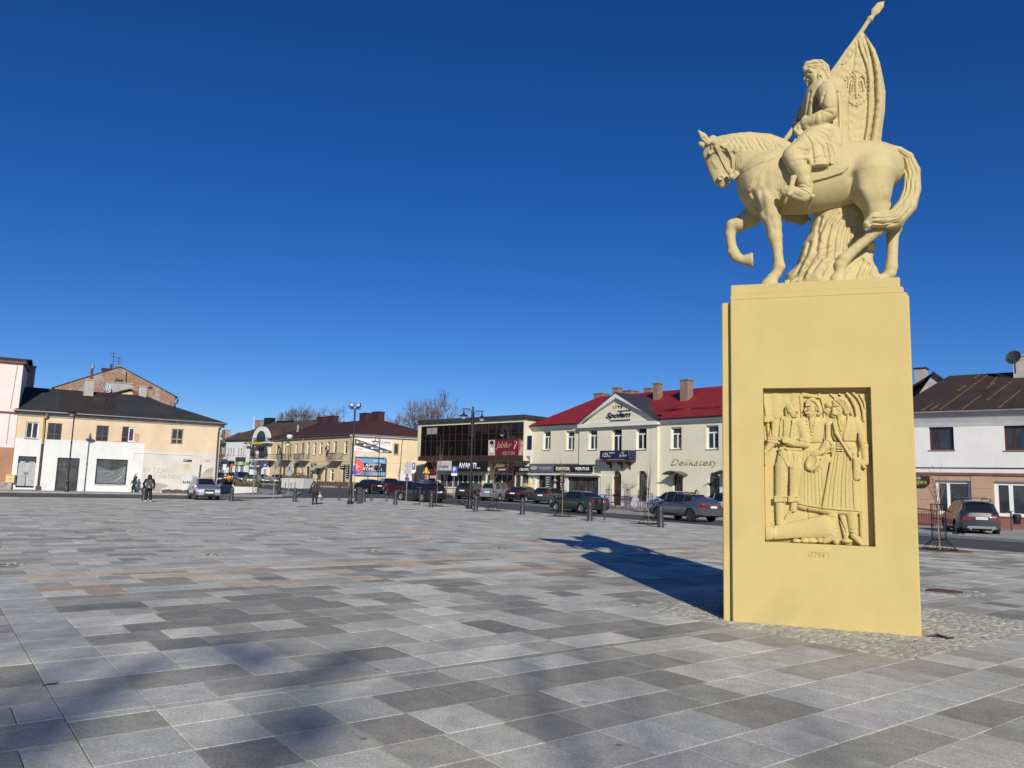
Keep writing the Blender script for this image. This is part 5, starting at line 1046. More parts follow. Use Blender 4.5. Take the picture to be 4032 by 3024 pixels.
def balcony(root,pl,zf,x0,x1,ytop,ybot,depth=1.1,m=IRON,slab=None,label=None):
 u0,z0=pl.uz(*zf(x0,ybot),-depth); u1=pl.uz(*zf(x1,ybot),-depth)[0]; z1=pl.uz(*zf((x0+x1)/2,ytop),-depth)[1]; mb=MB(); mb.box(u0,-depth,z0-.18,u1,-.004,z0); o=mb.build('balcony',slab or CHR,root)
 if label:o['label']=label
 mb=MB(); mb.box(u0,-depth+.02,z1-.05,u1,-depth+.07,z1); mb.box(u0,-depth+.02,z0+.05,u1,-depth+.06,z0+.09)
 for x in (u0,u1-.05):mb.box(x,-depth+.072,z1-.05,x+.05,-.02,z1); mb.box(x,-depth+.072,z0+.05,x+.05,-.02,z0+.09)
 n=max(5,int((u1-u0)/.16))
 for k in range(n+1):u=u0+.02+(u1-u0-.05)*k/n; mb.box(u,-depth+.03,z0+.092,u+.02,-depth+.055,z1-.052)
 for k in range(1,7):y=-depth+(depth-.05)*k/7; mb.box(u0+.01,y,z0+.092,u0+.035,y+.02,z1-.052); mb.box(u1-.035,y,z0+.092,u1-.01,y+.02,z1-.052)
 mb.build('railing',m,o); return o,u0,u1,z0,z1
for x0,x1,yt,yb in ((706,794,582,632),(868,966,580,636),(1186,1286,572,638)):balcony(B5,pL5,Z2,x0,x1,yt,yb)
a=pL5.uz(*Z2(742,520),-.5); dish(B5,(a[0],-.5,a[1]),.42,(-.3,-.9,.3),BLK); a=pL5.uz(*Z2(1200,530),-.6); dish(B5,(a[0],-.6,a[1]),.45,(-.3,-.9,.3),BLK)
a,b=pL5.uz(*Z2(1050,710),-.8),pL5.uz(*Z2(1145,703),-.8); mb=MB(); mb.add([(a[0],-.9,a[1]-.1),(b[0],-.9,a[1]-.1),(b[0],-.004,a[1]+.35),(a[0],-.004,a[1]+.35),(a[0],-.9,a[1]-.16),(b[0],-.9,a[1]-.16),(b[0],-.004,a[1]+.29),(a[0],-.004,a[1]+.29)],[(0,1,2,3),(7,6,5,4),(0,4,5,1),(1,5,6,2),(0,3,7,4)]); mb.build('shop_canopy',CHR,B5)
def board(name,pl,zf,r_,m,label,cat='sign',th=.06,off=.02,frame=None):
 o=sign_root(name,pl,label,cat); mb=MB(); mb.box(r_[0],-off-th,r_[2],r_[1],-off,r_[3]); mb.build('panel',m,o)
 if frame:
  mb=MB(); f=.08; y0=-off-th-.03
  for b in ((r_[0]-f,r_[2]-f,r_[1]+f,r_[2]),(r_[0]-f,r_[3],r_[1]+f,r_[3]+f),(r_[0]-f,r_[2],r_[0],r_[3]),(r_[1],r_[2],r_[1]+f,r_[3])):mb.box(b[0],y0,b[1],b[2],-off,b[3])
  mb.build('frame',frame,o)
 o['front']=-off-th; return o
WPAN=flat('white_panel',(.72,.72,.71),.5); CHARC=flat('charcoal_print',(.055,.055,.06),.5); BLUEP=flat('blue_print',(.11,.30,.52),.5); REDP=flat('red_print',(.62,.07,.07),.5); BLKP=flat('black_print',(.012,.012,.014),.45)
sr=(r5_(1459,490,-.1)[0]+.1,r5_(1829,500,-.1)[0],r5_(1640,566,-.1)[1],r5_(1640,440,-.1)[1]); bb=board('joinery_billboard',pR5,Z2,sr,WPAN,'white joinery billboard with diagonal charcoal band on cream end wall',frame=None); fy=bb['front']
def sx(t): return sr[0]+(sr[1]-sr[0])*t
def sz(t): return sr[2]+(sr[3]-sr[2])*t
mb=MB(); mb.poly([(sx(0),fy-.003,sz(.98)),(sx(0),fy-.003,sz(.48)),(sx(.66),fy-.003,sz(0)),(sx(1),fy-.003,sz(0)),(sx(1),fy-.003,sz(.14))]); mb.build('diagonal_band',CHARC,bb)
def st(body,m,a,b,c,d,root=bb,y=None,**k): return text('lettering',body,m,root,sx(a),sx(b),sz(c),sz(d),(fy if y is None else y)-.006,.003,**k)
st('STOLARKA',BLKP,.60,.965,.70,.88,bold=.012); st('ul. Piłsudskiego 132',REDP,.60,.96,.53,.64)
st('OKNA',WHT,.125,.235,.66,.76); st('DRZWI',WHT,.31,.43,.45,.55); st('BRAMY',WHT,.52,.66,.25,.36); st('OSŁONY',WHT,.75,.92,.03,.14); st('JUŻ OD',REDP,.02,.12,.29,.35); st('1994',REDP,.06,.22,.08,.26)
for a,c in ((.04,.64),(.24,.43),(.44,.24),(.68,.03)):mb=MB(); [mb.box(sx(a+dx),fy-.008,sz(c),sx(a+dx+.025),fy-.004,sz(c+.16)) for dx in (0,.03)]; mb.build('window_symbol',WHT,bb)
mb=MB(); mb.box(sx(.44),fy-.008,sz(.74),sx(.50),fy-.004,sz(.88)); mb.box(sx(.51),fy-.007,sz(.70),sx(.55),fy-.004,sz(.80)); mb.build('logo_block',REDP,bb)
pr=(r5_(1463,700,-.25)[0]+.12,r5_(1768,710,-.25)[0],r5_(1610,792,-.25)[1],r5_(1610,627,-.25)[1]); ab=board('pharmacy_billboard',pR5,Z2,pr,BLUEP,'blue and black pharmacy billboard with red cross disc on cream wall',off=.12,frame=FR_D); sr=pr; fy=ab['front']
mb=MB(); mb.poly([(sx(0),fy-.003,sz(.22)),(sx(1),fy-.003,sz(.22)),(sx(1),fy-.003,sz(.73)),(sx(0),fy-.003,sz(.73))]); mb.build('black_band',BLKP,ab)
def disc(root,nm,m,cx,cz,r,y,clip=None,n=40):
 mb=MB(); pts=[(cx+r*math.cos(2*math.pi*k/n),cz+r*math.sin(2*math.pi*k/n)) for k in range(n)]
 if clip is not None:pts=[(max(x,clip),z) for x,z in pts]
 mb.poly([(x,y,z) for x,z in pts]); return mb.build(nm,m,root)
rr=(pr[3]-pr[2])*.44; cx_,cz_=sx(.045),sz(.50); PALE=flat('pale_red',(.75,.3,.27),.5)
for k,(r,m) in enumerate(((rr,PALE),(rr*.95,REDP),(rr*.66,PALE),(rr*.61,REDP))):disc(ab,'disc',m,cx_,cz_,r,fy-.006-.002*k,pr[0])
mb=MB(); mb.box(cx_-rr*.13,fy-.018,cz_-rr*.42,cx_+rr*.13,fy-.015,cz_+rr*.42); mb.box(max(pr[0],cx_-rr*.42),fy-.0182,cz_-rr*.13,cx_+rr*.42,fy-.0153,cz_+rr*.13); mb.build('cross',PALE,ab)
st('APTEKA',WHT,.33,.85,.50,.70,ab,bold=.02); st('KONECKA',WHT,.27,.89,.28,.48,ab,bold=.02); st('APTEKAVITA',WHT,.57,.92,.79,.90,ab,bold=.015); mb=MB(); mb.box(sx(.43),fy-.008,sz(.245),sx(.69),fy-.005,sz(.26)); mb.build('underline',PALE,ab)
for a,b in ((.42,.55),(.60,.85)):mb=MB(); [mb.box(sx(a),fy-.006,sz(z),sx(b-.03*i),fy-.003,sz(z+.02)) for i,z in enumerate((.12,.085,.05))]; mb.build('small_print',PALE,ab)
lr=(r5_(1466,600,-.2)[0]+.1,r5_(1766,612,-.2)[0],r5_(1610,614,-.2)[1],r5_(1610,592,-.2)[1]); o=board('weathered_sign_strip',pR5,Z2,lr,mat('peeling_white',(.62,.62,.60),.8,.25,2.5,stain=.5),'peeling white sign strip above the blue pharmacy billboard',off=.1)
for k,(rc_,m,lab,txt) in enumerate((((1352,705,50,36),BLKP,'black sign with white script above corner house door','Optyk'),((1397,750,26,130),BLKP,'tall black vertical sign at the corner of cream house',None),((1068,690,50,30),BLKP,'small black shop sign over the canopied window','usługi'),((1046,790,22,110),BLKP,'narrow black price list board beside canopied window',None),((895,685,34,30),flat('teal_sign',(.03,.12,.13),.5),'small teal sign under the middle balcony',None),((1187,690,30,18),flat('pale_blue_sign',(.35,.42,.55),.5),'little pale blue plate under the right balcony',None))):
 r_=pL5.rect(Z2,*rc_,-.1); o=board('shop_sign',pL5,Z2,r_,m,lab,off=.06,th=.08)
 mb=MB(); n=6 if rc_[3]>80 else 2
 for i in range(n):z=r_[2]+(r_[3]-r_[2])*(i+.35)/n; mb.box(r_[0]+.14*(r_[1]-r_[0]),o['front']-.006,z,r_[1]-.2*(r_[1]-r_[0]),o['front']-.003,z+(r_[3]-r_[2])*.32/n)
 mb.build('lettering',WHT,o)
 # ===== white house with the arched dormer, up the street
p4=Plane(at(892.8,1735,128.0),at(1071.8,1731,120.9)); W4=mat('white_render',(.66,.66,.66),.88,.03,.6,.15,20,stain=.08); RB4=mat('brown_roof_tiles',(.085,.052,.040),.75,.2,1.5,.6,8)
b4=bldg('arched_dormer_house',p4,'white shop house with arched dormer and brown tiled roof','house'); f4= lambda x,y,d=0:p4.uz(*Z2(x,y),d); E4=f4(350,452)[1]; L4=p4.len
wn4=[p4.rect(Z2,x,565,12,70) for x in (243,268,293,341,366,390,416)]; u0,u1=f4(440,600)[0],f4(660,600)[0]; fd=p4.rect(Z2,563,570,64,116); sh4=[p4.rect(Z2,*k) for k in ((255,740,40,110),(315,740,36,110),(368,740,40,110),(410,740,30,110),(535,750,50,90),(610,745,50,80))]
mb=MB(); wall(mb,0,L4,-.2,E4,wn4+[fd]+sh4,rev=.2); mb.build('street_wall',W4,b4)
for o in wn4:window(b4,o,0,FR_B,cols=1,fw=.08)
window(b4,fd,0,FR_M,cols=3,rowz=[fd[2]+(fd[3]-fd[2])*.8],name='french_window',sill=False,fw=.1)
for k,o in enumerate(sh4):window(b4,o,0,FR_B if k>3 else FR_W,cols=2,name='shop_window',sill=False,fw=.08)
mb=MB(); R0_=5.5; zr=p4.uz(*Z2(735,268),R0_)[1]; roofing(mb,[(-.2,-.5,E4+.1),(L4,-.5,E4+.1),(L4+6,R0_,zr),(5.2,R0_,zr)]); roofing(mb,[(5.2,R0_,zr),(L4+6,R0_,zr),(L4+4,11,E4),(-.2,11,E4)]); roofing(mb,[(-.2,-.5,E4+.1),(5.2,R0_,zr),(-.2,11,E4)]); mb.build('roof',RB4,b4)
a0,a1=f4(476,400,-.6)[0],f4(650,400,-.6)[0]; zb,zt_=f4(560,480,-.6)[1],f4(560,316,-.6)[1]; Rr=(a1-a0)/2; pts=[(a0,zb)]+[((a0+a1)/2-Rr*math.cos(math.pi*k/16),zt_-Rr+Rr*math.sin(math.pi*k/16)) for k in range(17)]+[(a1,zb)]
mb=MB(); mb.prism(pts,-.6,3.5); mb.build('arched_dormer',W4,b4); mb=MB(); dpr=[((a0+a1)/2-(Rr+.12)*math.cos(math.pi*k/16),zt_-Rr+(Rr+.12)*math.sin(math.pi*k/16)) for k in range(17)]
for (x,z),(x2,z2) in zip(dpr,dpr[1:]):mb.poly([(x,-.45,z),(x2,-.45,z2),(x2,5,z2),(x,5,z)])
mb.build('dormer_roof',RB4,b4); dw=p4.rect(Z2,563,415,84,112,-.6); window(b4,(dw[0],dw[1],dw[2],dw[3],'a'),-.80,FR_D,cols=3,name='arched_window',sill=False,fw=.12)
balcony(b4,p4,Z2,476,640,426,468,1.3,IRON,W4); o,*_=balcony(b4,p4,Z2,448,655,585,632,1.8,IRON,W4)
mb=MB(); mb.box(f4(440,600)[0],-.5,-.2,f4(470,600)[0],-.004,zb); mb.box(f4(640,600)[0],-.5,-.2,f4(664,600)[0],-.004,zb); mb.build('bay_pier',W4,b4)
SHR=mat('conifer_green',(.03,.05,.025),.9,.3,4)
for x in (490,613):a=f4(x,620,-.6); t_o=empty('potted_conifer',tuple(p4.world(a[0],-.9,o.data.vertices[4].co.z+.0)),p4.ang,'thin dark potted conifer on the %s end of the white house balcony'%('left' if x<550 else 'right'),'plant'); mb=MB(); mb.lathe([(.16,0),(.22,.35)],10); mb.build('pot',CHR,t_o); mb=MB(); mb.lathe([(.05,.35),(.34,.6),(.33,1.1),(.2,1.9),(.02,2.6)],9); mb.v=[(x_*(1+random.uniform(-.25,.25)),y_*(1+random.uniform(-.25,.25)),z_) for x_,y_,z_ in mb.v]; mb.build('foliage',SHR,t_o)
def wsign(name,pl,zf,rc_,m,label,txt=None,tm=None,off=.05,root=None,d=-.1,**k):
 r_=pl.rect(zf,*rc_,d); o=board(name,pl,zf,r_,m,label,off=off,th=.08)
 if txt:w,h=r_[1]-r_[0],r_[3]-r_[2]; f=k.pop('box',(.1,.9,.2,.8)); text('lettering',txt,tm or WHT,o,r_[0]+w*f[0],r_[0]+w*f[1],r_[2]+h*f[2],r_[2]+h*f[3],o['front']-.003,.004,**k)
 return o,r_
GRN=flat('lime_green_fascia',(.16,.36,.035),.5); YGL=flat('gold_letter',(.55,.36,.05),.5)
wsign('shop_fascia',p4,Z2,(366,675,104,30),GRN,'lime green shop fascia with a white centre plate'); wsign('shop_sign',p4,Z2,(366,674,36,30),WPAN,'white square logo plate on the lime fascia','M',GRN,off=.16); wsign('shop_sign',p4,Z2,(366,637,104,44),flat('brown_banner',(.05,.04,.035),.6),'dark brown banner above the lime fascia')
wsign('shop_sign',p4,Z2,(522,683,98,54),WPAN,'large white sign ending in upa on white house','Grupa',CHARC,off=.55,box=(.3,.92,.25,.75)); wsign('shop_fascia',p4,Z2,(460,678,44,28),GRN,'short lime green fascia left of the white upa sign',off=.5); wsign('shop_sign',p4,Z2,(648,690,56,48),flat('plum_sign',(.07,.015,.035),.5),'plum coloured sign at the right of white house',off=.3)
wsign('balcony_banner',p4,Z2,(556,484,165,22),YGL,'cream and orange banner strip under the arched dormer',off=1.36)
wsign('shop_sign',p4,Z2,(276,672,50,42),BLKP,'small black sign left of the lime fascia')
for x,y in ((320,405),(385,402),(445,400)):
 a=p4.uz(*Z2(x,y),1.8); mb=MB(); mb.add([(a[0]-.5,1.3,a[1]-.45),(a[0]+.5,1.3,a[1]-.45),(a[0]+.5,2.4,a[1]+.55),(a[0]-.5,2.4,a[1]+.55)],[(0,1,2,3)]); mb.build('roof_light',GLASS_G,b4)
a=p4.uz(*Z2(640,260),5); chimney(b4,BLK,BLK,a[0]-.9,a[0]+.8,4.6,5.6,zr-1,p4.uz(*Z2(640,242),5)[1]); a=p4.uz(*Z2(558,275),5); chimney(b4,BRICK,BRICK,a[0]-1,a[0]+1,4.6,5.6,zr-1.5,p4.uz(*Z2(558,265),5)[1]); a=p4.uz(*Z2(790,280),5); chimney(b4,BLK,BLK,a[0]-2,a[0]+2,4.9,5.9,zr-1,p4.uz(*Z2(790,270),5)[1])
a=p4.uz(*Z2(490,270),8); o=pipe(b4,'aerial',[(a[0],8,a[1]-4),(a[0],8,a[1]+1)],.05,FR_W)
pg=Plane(at(850,1740,137.0),at(893,1736,128.3)); bg_=bldg('grey_house',pg,'grey house with a red balcony past the white dormer house','house'); fg= lambda x,y,d=0:pg.uz(*Z2(x,y),d); Eg=fg(190,480)[1]
go=[pg.rect(Z2,x,548,22,70) for x in (152,196)]+[pg.rect(Z2,x,740,26,90) for x in (150,195)]; mb=MB(); wall(mb,-8,pg.len-.05,-.2,Eg,go); mb.build('street_wall',mat('grey_render',(.30,.29,.27),.9,.06,.6,stain=.15),bg_)
for o in go:window(bg_,o,0,FR_W,cols=2)
mb=MB(); zr=pg.uz(*Z2(200,400),5)[1]; roofing(mb,[(-8,-.5,Eg+.1),(pg.len,-.5,Eg+.1),(pg.len,5,Eg+2.6),(-8,5,Eg+2.6)]); roofing(mb,[(-8,5,Eg+2.6),(pg.len,5,Eg+2.6),(pg.len,10,Eg+.1),(-8,10,Eg+.1)]); mb.build('roof',mat('pinkish_roof',(.2,.16,.14),.8,.15,1),bg_); mb=MB(); mb.poly([(pg.len-.05,0,Eg),(pg.len-.05,10,Eg),(pg.len-.05,5,Eg+2.6)]); mb.build('gable',MATS['grey_render'],bg_)
balcony(bg_,pg,Z2,128,190,590,628,1.0,flat('red_rail',(.22,.04,.04),.5)); a=pg.uz(*Z2(204,375),5); chimney(bg_,BRICK,BRICK,a[0]-2.3,a[0]+1.2,5,6,Eg,pg.uz(*Z2(204,357),5)[1])
# ===== glass-fronted shop building
p6=Plane(at(*Z3(130,520),95.0),at(*Z3(1286,458),83.0)); b6=bldg('glass_fronted_shop',p6,'cream shop building with a dark glazed upper storey','shop building'); f6= lambda x,y,d=0:p6.uz(*Z3(x,y),d); L6=p6.len
CR6=mat('pale_cream_render',(.66,.60,.42),.88,.03,.6,.15,20,stain=.06); ZT6=(f6(135,527)[1]+f6(1286,462)[1])/2; gz0=(f6(150,875)[1]+f6(1270,872)[1])/2; gz1=(f6(150,560)[1]+f6(1278,490)[1])/2; zb6=(f6(130,922)[1]+f6(1266,924)[1])/2; gu0,gu1=f6(150,700)[0],f6(1274,700)[0]; OV=1.3
mb=MB(); wall(mb,0,L6,zb6,ZT6,[(gu0,gu1,gz0+.0,gz1)],rev=.12); mb.poly([(L6,0,zb6),(L6,12,zb6),(L6,12,ZT6),(L6,0,ZT6)]); mb.poly([(0,0,zb6),(0,0,ZT6),(0,12,ZT6),(0,12,zb6)]); mb.poly([(0,0,zb6),(0,OV+.1,zb6),(L6,OV+.1,zb6),(L6,0,zb6)]); mb.build('upper_frame',CR6,b6)
mb=MB(); mb.box(gu0-.2,-.02,zb6-.02,gu1+.05,-.003,gz0); mb.build('brown_band',mat('brown_spandrel',(.05,.022,.018),.6,.1,2),b6)
mb=MB(); mb.box(.3,-.28,ZT6+.003,L6+.3,12,ZT6+.42); mb.build('roof',TAR,b6)
xs6=[150,204,265,326,392,458,526,596,666,738,810,886,966,1048,1130,1214,1276]; us=[f6(x,700)[0] for x in xs6]; us[0],us[-1]=gu0,gu1; zz=[gz0,gz0+(gz1-gz0)*.50,gz0+(gz1-gz0)*.69,gz1]; BRZ=flat('bronze_mullion',(.06,.03,.023),.45)
cw=MB(); cw.box(gu0,.10,gz0,gu0+.06,.18,gz1); cw.box(gu1-.06,.10,gz0,gu1,.18,gz1); [cw.box(u-.024,.09,gz0,u+.024,.16,gz1) for u in us[1:-1]]; [cw.box(gu0+.062,.095,z-.022,gu1-.062,.155,z+.022) for z in (gz0+.04,zz[1],zz[2],gz1-.04)]; cwo=cw.build('curtain_wall',BRZ,b6)
for i in range(len(us)-1):
 for k in range(3):mb=MB(); dt=random.uniform(-.006,.006); mb.poly([(us[i],.14+dt,zz[k]),(us[i+1],.14-dt,zz[k]),(us[i+1],.14-dt*.5,zz[k+1]),(us[i],.14+dt,zz[k+1])]); mb.build('pane',GLASS_B,cwo)
MAG=mat('magenta_poster',(.16,.009,.04),.5,.15,1.2); GOLD=flat('gold_print',(.50,.33,.13),.45); SKIN=flat('skin_print',(.52,.36,.28),.5); HAIRP=flat('dark_print',(.03,.018,.015),.5); CREAMP=flat('cream_print',(.60,.52,.44),.5)
jp=sign_root('jeweller_poster',p6,'magenta jeweller poster with two women in glazed storey','poster'); j=(f6(884,780)[0],f6(1272,780)[0],gz0+.06,f6(1080,690)[1]); JX= lambda x,y:f6(x,y)
mb=MB(); mb.box(j[0],.118,j[2],j[1],.132,j[3]); mb.build('sheet',MAG,jp); yj=.114
def jpoly(nm,pts,m,k=0):mb=MB(); mb.poly([(JX(x,y)[0],yj-.001*k,JX(x,y)[1]) for x,y in pts]); mb.build(nm,m,jp)
jpoly('figure_panel',[(886,700),(956,696),(956,872),(884,872)],CREAMP); jpoly('figure',[(912,745),(905,790),(890,868),(945,868),(938,800),(950,780),(936,745)],SKIN,1); jpoly('hair',[(905,712),(898,735),(912,748),(932,745),(945,765),(940,712),(922,700)],HAIRP,2); jpoly('bodice',[(905,780),(898,830),(942,830),(936,780)],FR_W,3)
jpoly('figure_panel',[(1214,690),(1270,688),(1270,872),(1208,872)],flat('rose_print',(.42,.08,.13),.5)); jpoly('figure',[(1240,760),(1212,868),(1268,868),(1268,770)],SKIN,1); jpoly('face',[(1240,700),(1236,735),(1250,760),(1268,745),(1268,695)],SKIN,2); jpoly('hair',[(1238,702),(1250,684),(1268,688),(1268,712),(1254,706)],HAIRP,3)
a,b=JX(965,805),JX(1140,715); text('lettering','Jubiler',GOLD,jp,a[0],b[0],a[1],b[1],yj-.002,.003,shear=.4); a,b=JX(1036,862),JX(1172,820); text('lettering','SKORPION',GOLD,jp,a[0],b[0],a[1],b[1],yj-.002,.003)
def scorpion(root,fx,pts,y,r):mb=MB(); P=[(fx(px,py)[0],y,fx(px,py)[1]) for px,py in pts]; mb.tube(P,[r,r*1.5,r*1.5,r,r*.7,r*.6,r*.4][:len(P)],6); mb.build('scorpion_emblem',GOLD,root)
scorpion(jp,JX,[(1166,800),(1172,775),(1180,755),(1192,740),(1190,712),(1178,710),(1172,722)],yj-.01,.06)
r_=p6.rect(Z3,272,600,112,68); po=sign_root('window_poster',p6,'faded white poster inside the top left panes','poster'); mb=MB(); mb.box(r_[0],.12,r_[2],r_[1],.132,r_[3]); mb.build('sheet',mat('grey_poster',(.30,.29,.28),.6,.15,2),po)
def u6(x,y): return p6.uz(*Z3(x,y),OV)
zg=.3; top6=zb6; doors=[]
mb=MB(); so=[(p6.rect(Z3,590,1145,460,155,OV)),p6.rect(Z3,886,1155,44,165,OV),p6.rect(Z3,985,1140,70,150,OV),p6.rect(Z3,1080,1150,84,170,OV),p6.rect(Z3,1215,1160,58,150,OV),p6.rect(Z3,1292,1140,70,130,OV),p6.rect(Z3,272,1150,90,190,OV)]
wall(mb,.3,L6+1.2,-.2,top6,so,y=OV); mb.build('shop_wall',CR6,b6)
o=so[0]; xsp=[365,432,496,555,606,660,720,778,820]; sp_=[(u6(x,1150)[0]-o[0])/(o[1]-o[0]) for x in xsp[1:-1]]; window(b6,o,OV,FR_W,GLASS_G,split=sp_,name='shop_window',fw=.11,sill=True); window(b6,so[1],OV,FR_W,GLASS_G,cols=1,name='shop_door',sill=False,fw=.1)
for k in (2,4,5):window(b6,so[k],OV,FR_D if k!=2 else FR_B,GLASS_G,cols=1,name='shop_window',sill=False,fw=.09)
window(b6,so[3],OV,FR_B,GLASS_G,cols=2,name='shop_door',sill=False,fw=.12); window(b6,so[6],OV,FR_D,GLASS,cols=1,name='shop_door',sill=False,fw=.1)
r_=p6.rect(Z3,270,1010,120,130,OV); box_part(b6,'red_panelling',mat('dark_red_slats',(.10,.02,.018),.6,.15,2),r_[0],OV-.06,r_[2],r_[1],OV-.003,r_[3])
r_=p6.rect(Z3,1060,1160,240,250,OV); mb=MB()
for a,b in ((r_[0],so[2][0]-.02),(so[2][1]+.02,so[3][0]-.02),(so[3][1]+.02,r_[1])):mb.box(a,OV-.05,-.2,b,OV-.003,r_[3])
mb.build('brown_pier',mat('brown_shopfront',(.05,.026,.02),.6,.1,2),b6)
def s6(name,rc_,m,lab,txt=None,tm=None,off=.1,**k):
 r_=p6.rect(Z3,*rc_,OV-off); o=sign_root(name,p6,lab,'sign'); mb=MB(); mb.box(r_[0],OV-off-.1,r_[2],r_[1],OV-off,r_[3]); mb.build('panel',m,o); o['front']=OV-off-.1
 return o,r_
def s6t(o,r_,body,m,a,b,c,d,**k):w,h=r_[1]-r_[0],r_[3]-r_[2]; return text('lettering',body,m,o,r_[0]+a*w,r_[0]+b*w,r_[2]+c*h,r_[2]+d*h,o['front']-.003,.02,**k)
o,r_=s6('shop_sign',(688,985,398,112),BLKP,'long black shop sign lettered AVANTI',off=1.25); s6t(o,r_,'AVANTI',WHT,.22,.71,.28,.84,bold=.035); s6t(o,r_,'studio',FR_W,.73,.82,.28,.42)
o,r_=s6('shop_banner',(418,978,148,104),mat('grey_white_banner',(.55,.55,.54),.7,.12,2),'creased white banner reading KRAWIECKIE beside the AVANTI sign',off=1.4); s6t(o,r_,'KRAWIECKIE',flat('navy_letter',(.03,.05,.10),.6),.18,.84,.28,.52); mb=MB(); mb.box(r_[0]+.2*(r_[1]-r_[0]),o['front']-.008,r_[2]+.66*(r_[3]-r_[2]),r_[0]+.8*(r_[1]-r_[0]),o['front']-.004,r_[2]+.72*(r_[3]-r_[2])); mb.build('small_print',PALE,o)
o,r_=s6('shop_sign',(1052,994,244,112),mat('dark_brown_sign',(.035,.018,.014),.5,.1,1),'dark brown jeweller shop sign with gold script',off=1.1); s6t(o,r_,'Jubiler',GOLD,.18,.64,.40,.84,shear=.4); s6t(o,r_,'SKORPION',FR_W,.36,.66,.18,.34)
scorpion(o, lambda x,y:p6.uz(*Z3(x,y),o['front']),[(1098,1005),(1102,992),(1106,980),(1110,968),(1104,960),(1098,966)],o['front']-.02,.05)
o,r_=s6('shop_sign',(1260,1018,160,64),BLKP,'black shoe shop sign reading OBUWIE in thin letters',off=.4); s6t(o,r_,'OBUWIE',FR_W,.38,1.0,.25,.72)
o,r_=s6('house_number',(1280,966,26,28),NAVY,'small blue house number plate above the shoe shop',off=.3); s6t(o,r_,'21',WHT,.2,.8,.2,.8)
o,r_=s6('door_banner',(1090,1067,140,22),flat('pale_pink_banner',(.5,.42,.44),.6),'pale pink strip banner over the jeweller door',off=.4)
o,r_=s6('shop_sign',(290,1100,56,30),flat('pink_white_sign',(.55,.4,.42),.6),'small pink and white plate beside the red panelling',off=.2); o,r_=s6('shop_sign',(224,1104,30,40),WPAN,'white plate with a red dot by the red panelling',off=.2); disc(o,'dot',REDP,(r_[0]+r_[1])/2,(r_[2]+r_[3])/2,.25,o['front']-.004)
mb=MB(); r_=p6.rect(Z3,905,985,34,100,OV-.1); mb.box(r_[0],OV-.4,r_[2],r_[1],OV-.003,r_[3]); mb.build('air_unit',FR_W,b6)
r_=p6.rect(Z3,1338,755,24,230,0); sgn=sign_root('hanging_sign',p6,'tall white sign board at the right edge of glass shop','sign'); mb=MB(); mb.box(L6+.15,.3,r_[2],L6+.9,.38,r_[3]); mb.build('panel',WPAN,sgn); mb=MB(); mb.box(L6+.22,.29,r_[3]-1.6,L6+.9,.297,r_[3]-.1); mb.build('blue_field',NAVY,sgn)
# ===== cream house with red roof and pediment
p7=Plane(at(2095,1681,84.0),at(2839,1640,66.4)); f7= lambda x,y,d=0:p7.uz(*Z4(x,y),d); f3= lambda x,y,d=0:p7.uz(*Z3(x,y),d)
CR7=mat('cream_lime_render',(.67,.63,.47),.9,.035,.6,.2,25,stain=.08); WH7=mat('white_moulding',(.66,.66,.64),.7,.04,2); REDR=mat('red_sheet_roof',(.22,.018,.02),.5,.1,.8,.15,10); LIL=mat('lilac_base',(.47,.47,.52),.85,.05,1.5,stain=.1); BRS=mat('brown_stack',(.25,.17,.12),.85,.12,2,.2,20,stain=.25)
b7=bldg('pediment_house',p7,'long cream house with red metal roof and lettered pediment','house'); b7['tshape']=1; L7=p7.len+9
E7=(f7(1400,450)[1]+f3(1600,545)[1])/2
rw=[p7.rect(Z3,1528,704,84,208),p7.rect(Z3,1784,704,90,210)]+[p7.rect(Z4,*k) for k in ((374,672,92,216),(884,660,112,236),(1236,656,116,232),(1618,646,132,254))]; bd_=p7.rect(Z4,626,690,106,276)
step=(rw[5][0]-rw[4][0]); rw+=[(rw[5][0]+step*k,rw[5][1]+step*k,rw[5][2],rw[5][3]) for k in (1,2)]
arch=[(*p7.rect(Z4,894,1160,102,322),'a'),(*p7.rect(Z4,1254,1150,106,290),'a'),(*p7.rect(Z4,1634,1160,122,290),'a'),(*p7.rect(Z4,626,1172,94,346),'a')]
z_sh=f7(0,935)[1]; u_sh=f7(362,950)[0]; uL=f7(232,700)[0]; uR=f7(1060,700)[0]; shopo=[p7.rect(Z3,1512,1190,186,230),p7.rect(Z3,1660,1190,70,230),p7.rect(Z4,260,1155,325,180)]
mb=MB(); wall(mb,0,uL,z_sh,E7,rw[:2],rev=.28); wall(mb,uL,uR,z_sh,E7,[o for o in rw[2:4]]+[bd_],y=-.22,rev=.42); wall(mb,uR,L7,z_sh,E7,rw[4:],rev=.28)
for u in (uL,uR):mb.poly([(u,-.22,z_sh),(u,0,z_sh),(u,0,E7),(u,-.22,E7)])
mb.poly([(0,0,-.2),(0,11,-.2),(0,11,E7),(0,0,E7)]); mb.build('upper_wall',CR7,b7)
zl=f7(1100,1268)[1]
mb=MB(); ua=f7(455,1100)[0]
wall(mb,0,ua,-.1,z_sh,shopo,y=0,rev=.3); wall(mb,ua,uR,zl,z_sh,[(o[0],o[1],zl if o[2]<zl else o[2],o[3],'a') for o in (arch[0],arch[3])],y=-.215,rev=.42); wall(mb,uR,L7,zl,z_sh,[(o[0],o[1],zl,o[3],'a') for o in (arch[1],arch[2])],rev=.3)
mb.poly([(uR,-.215,zl),(uR,0,zl),(uR,0,z_sh),(uR,-.215,z_sh)]); mb.poly([(ua,-.215,-.1),(ua,0,-.1),(ua,0,z_sh),(ua,-.215,z_sh)]); mb.build('lower_wall',CR7,b7)
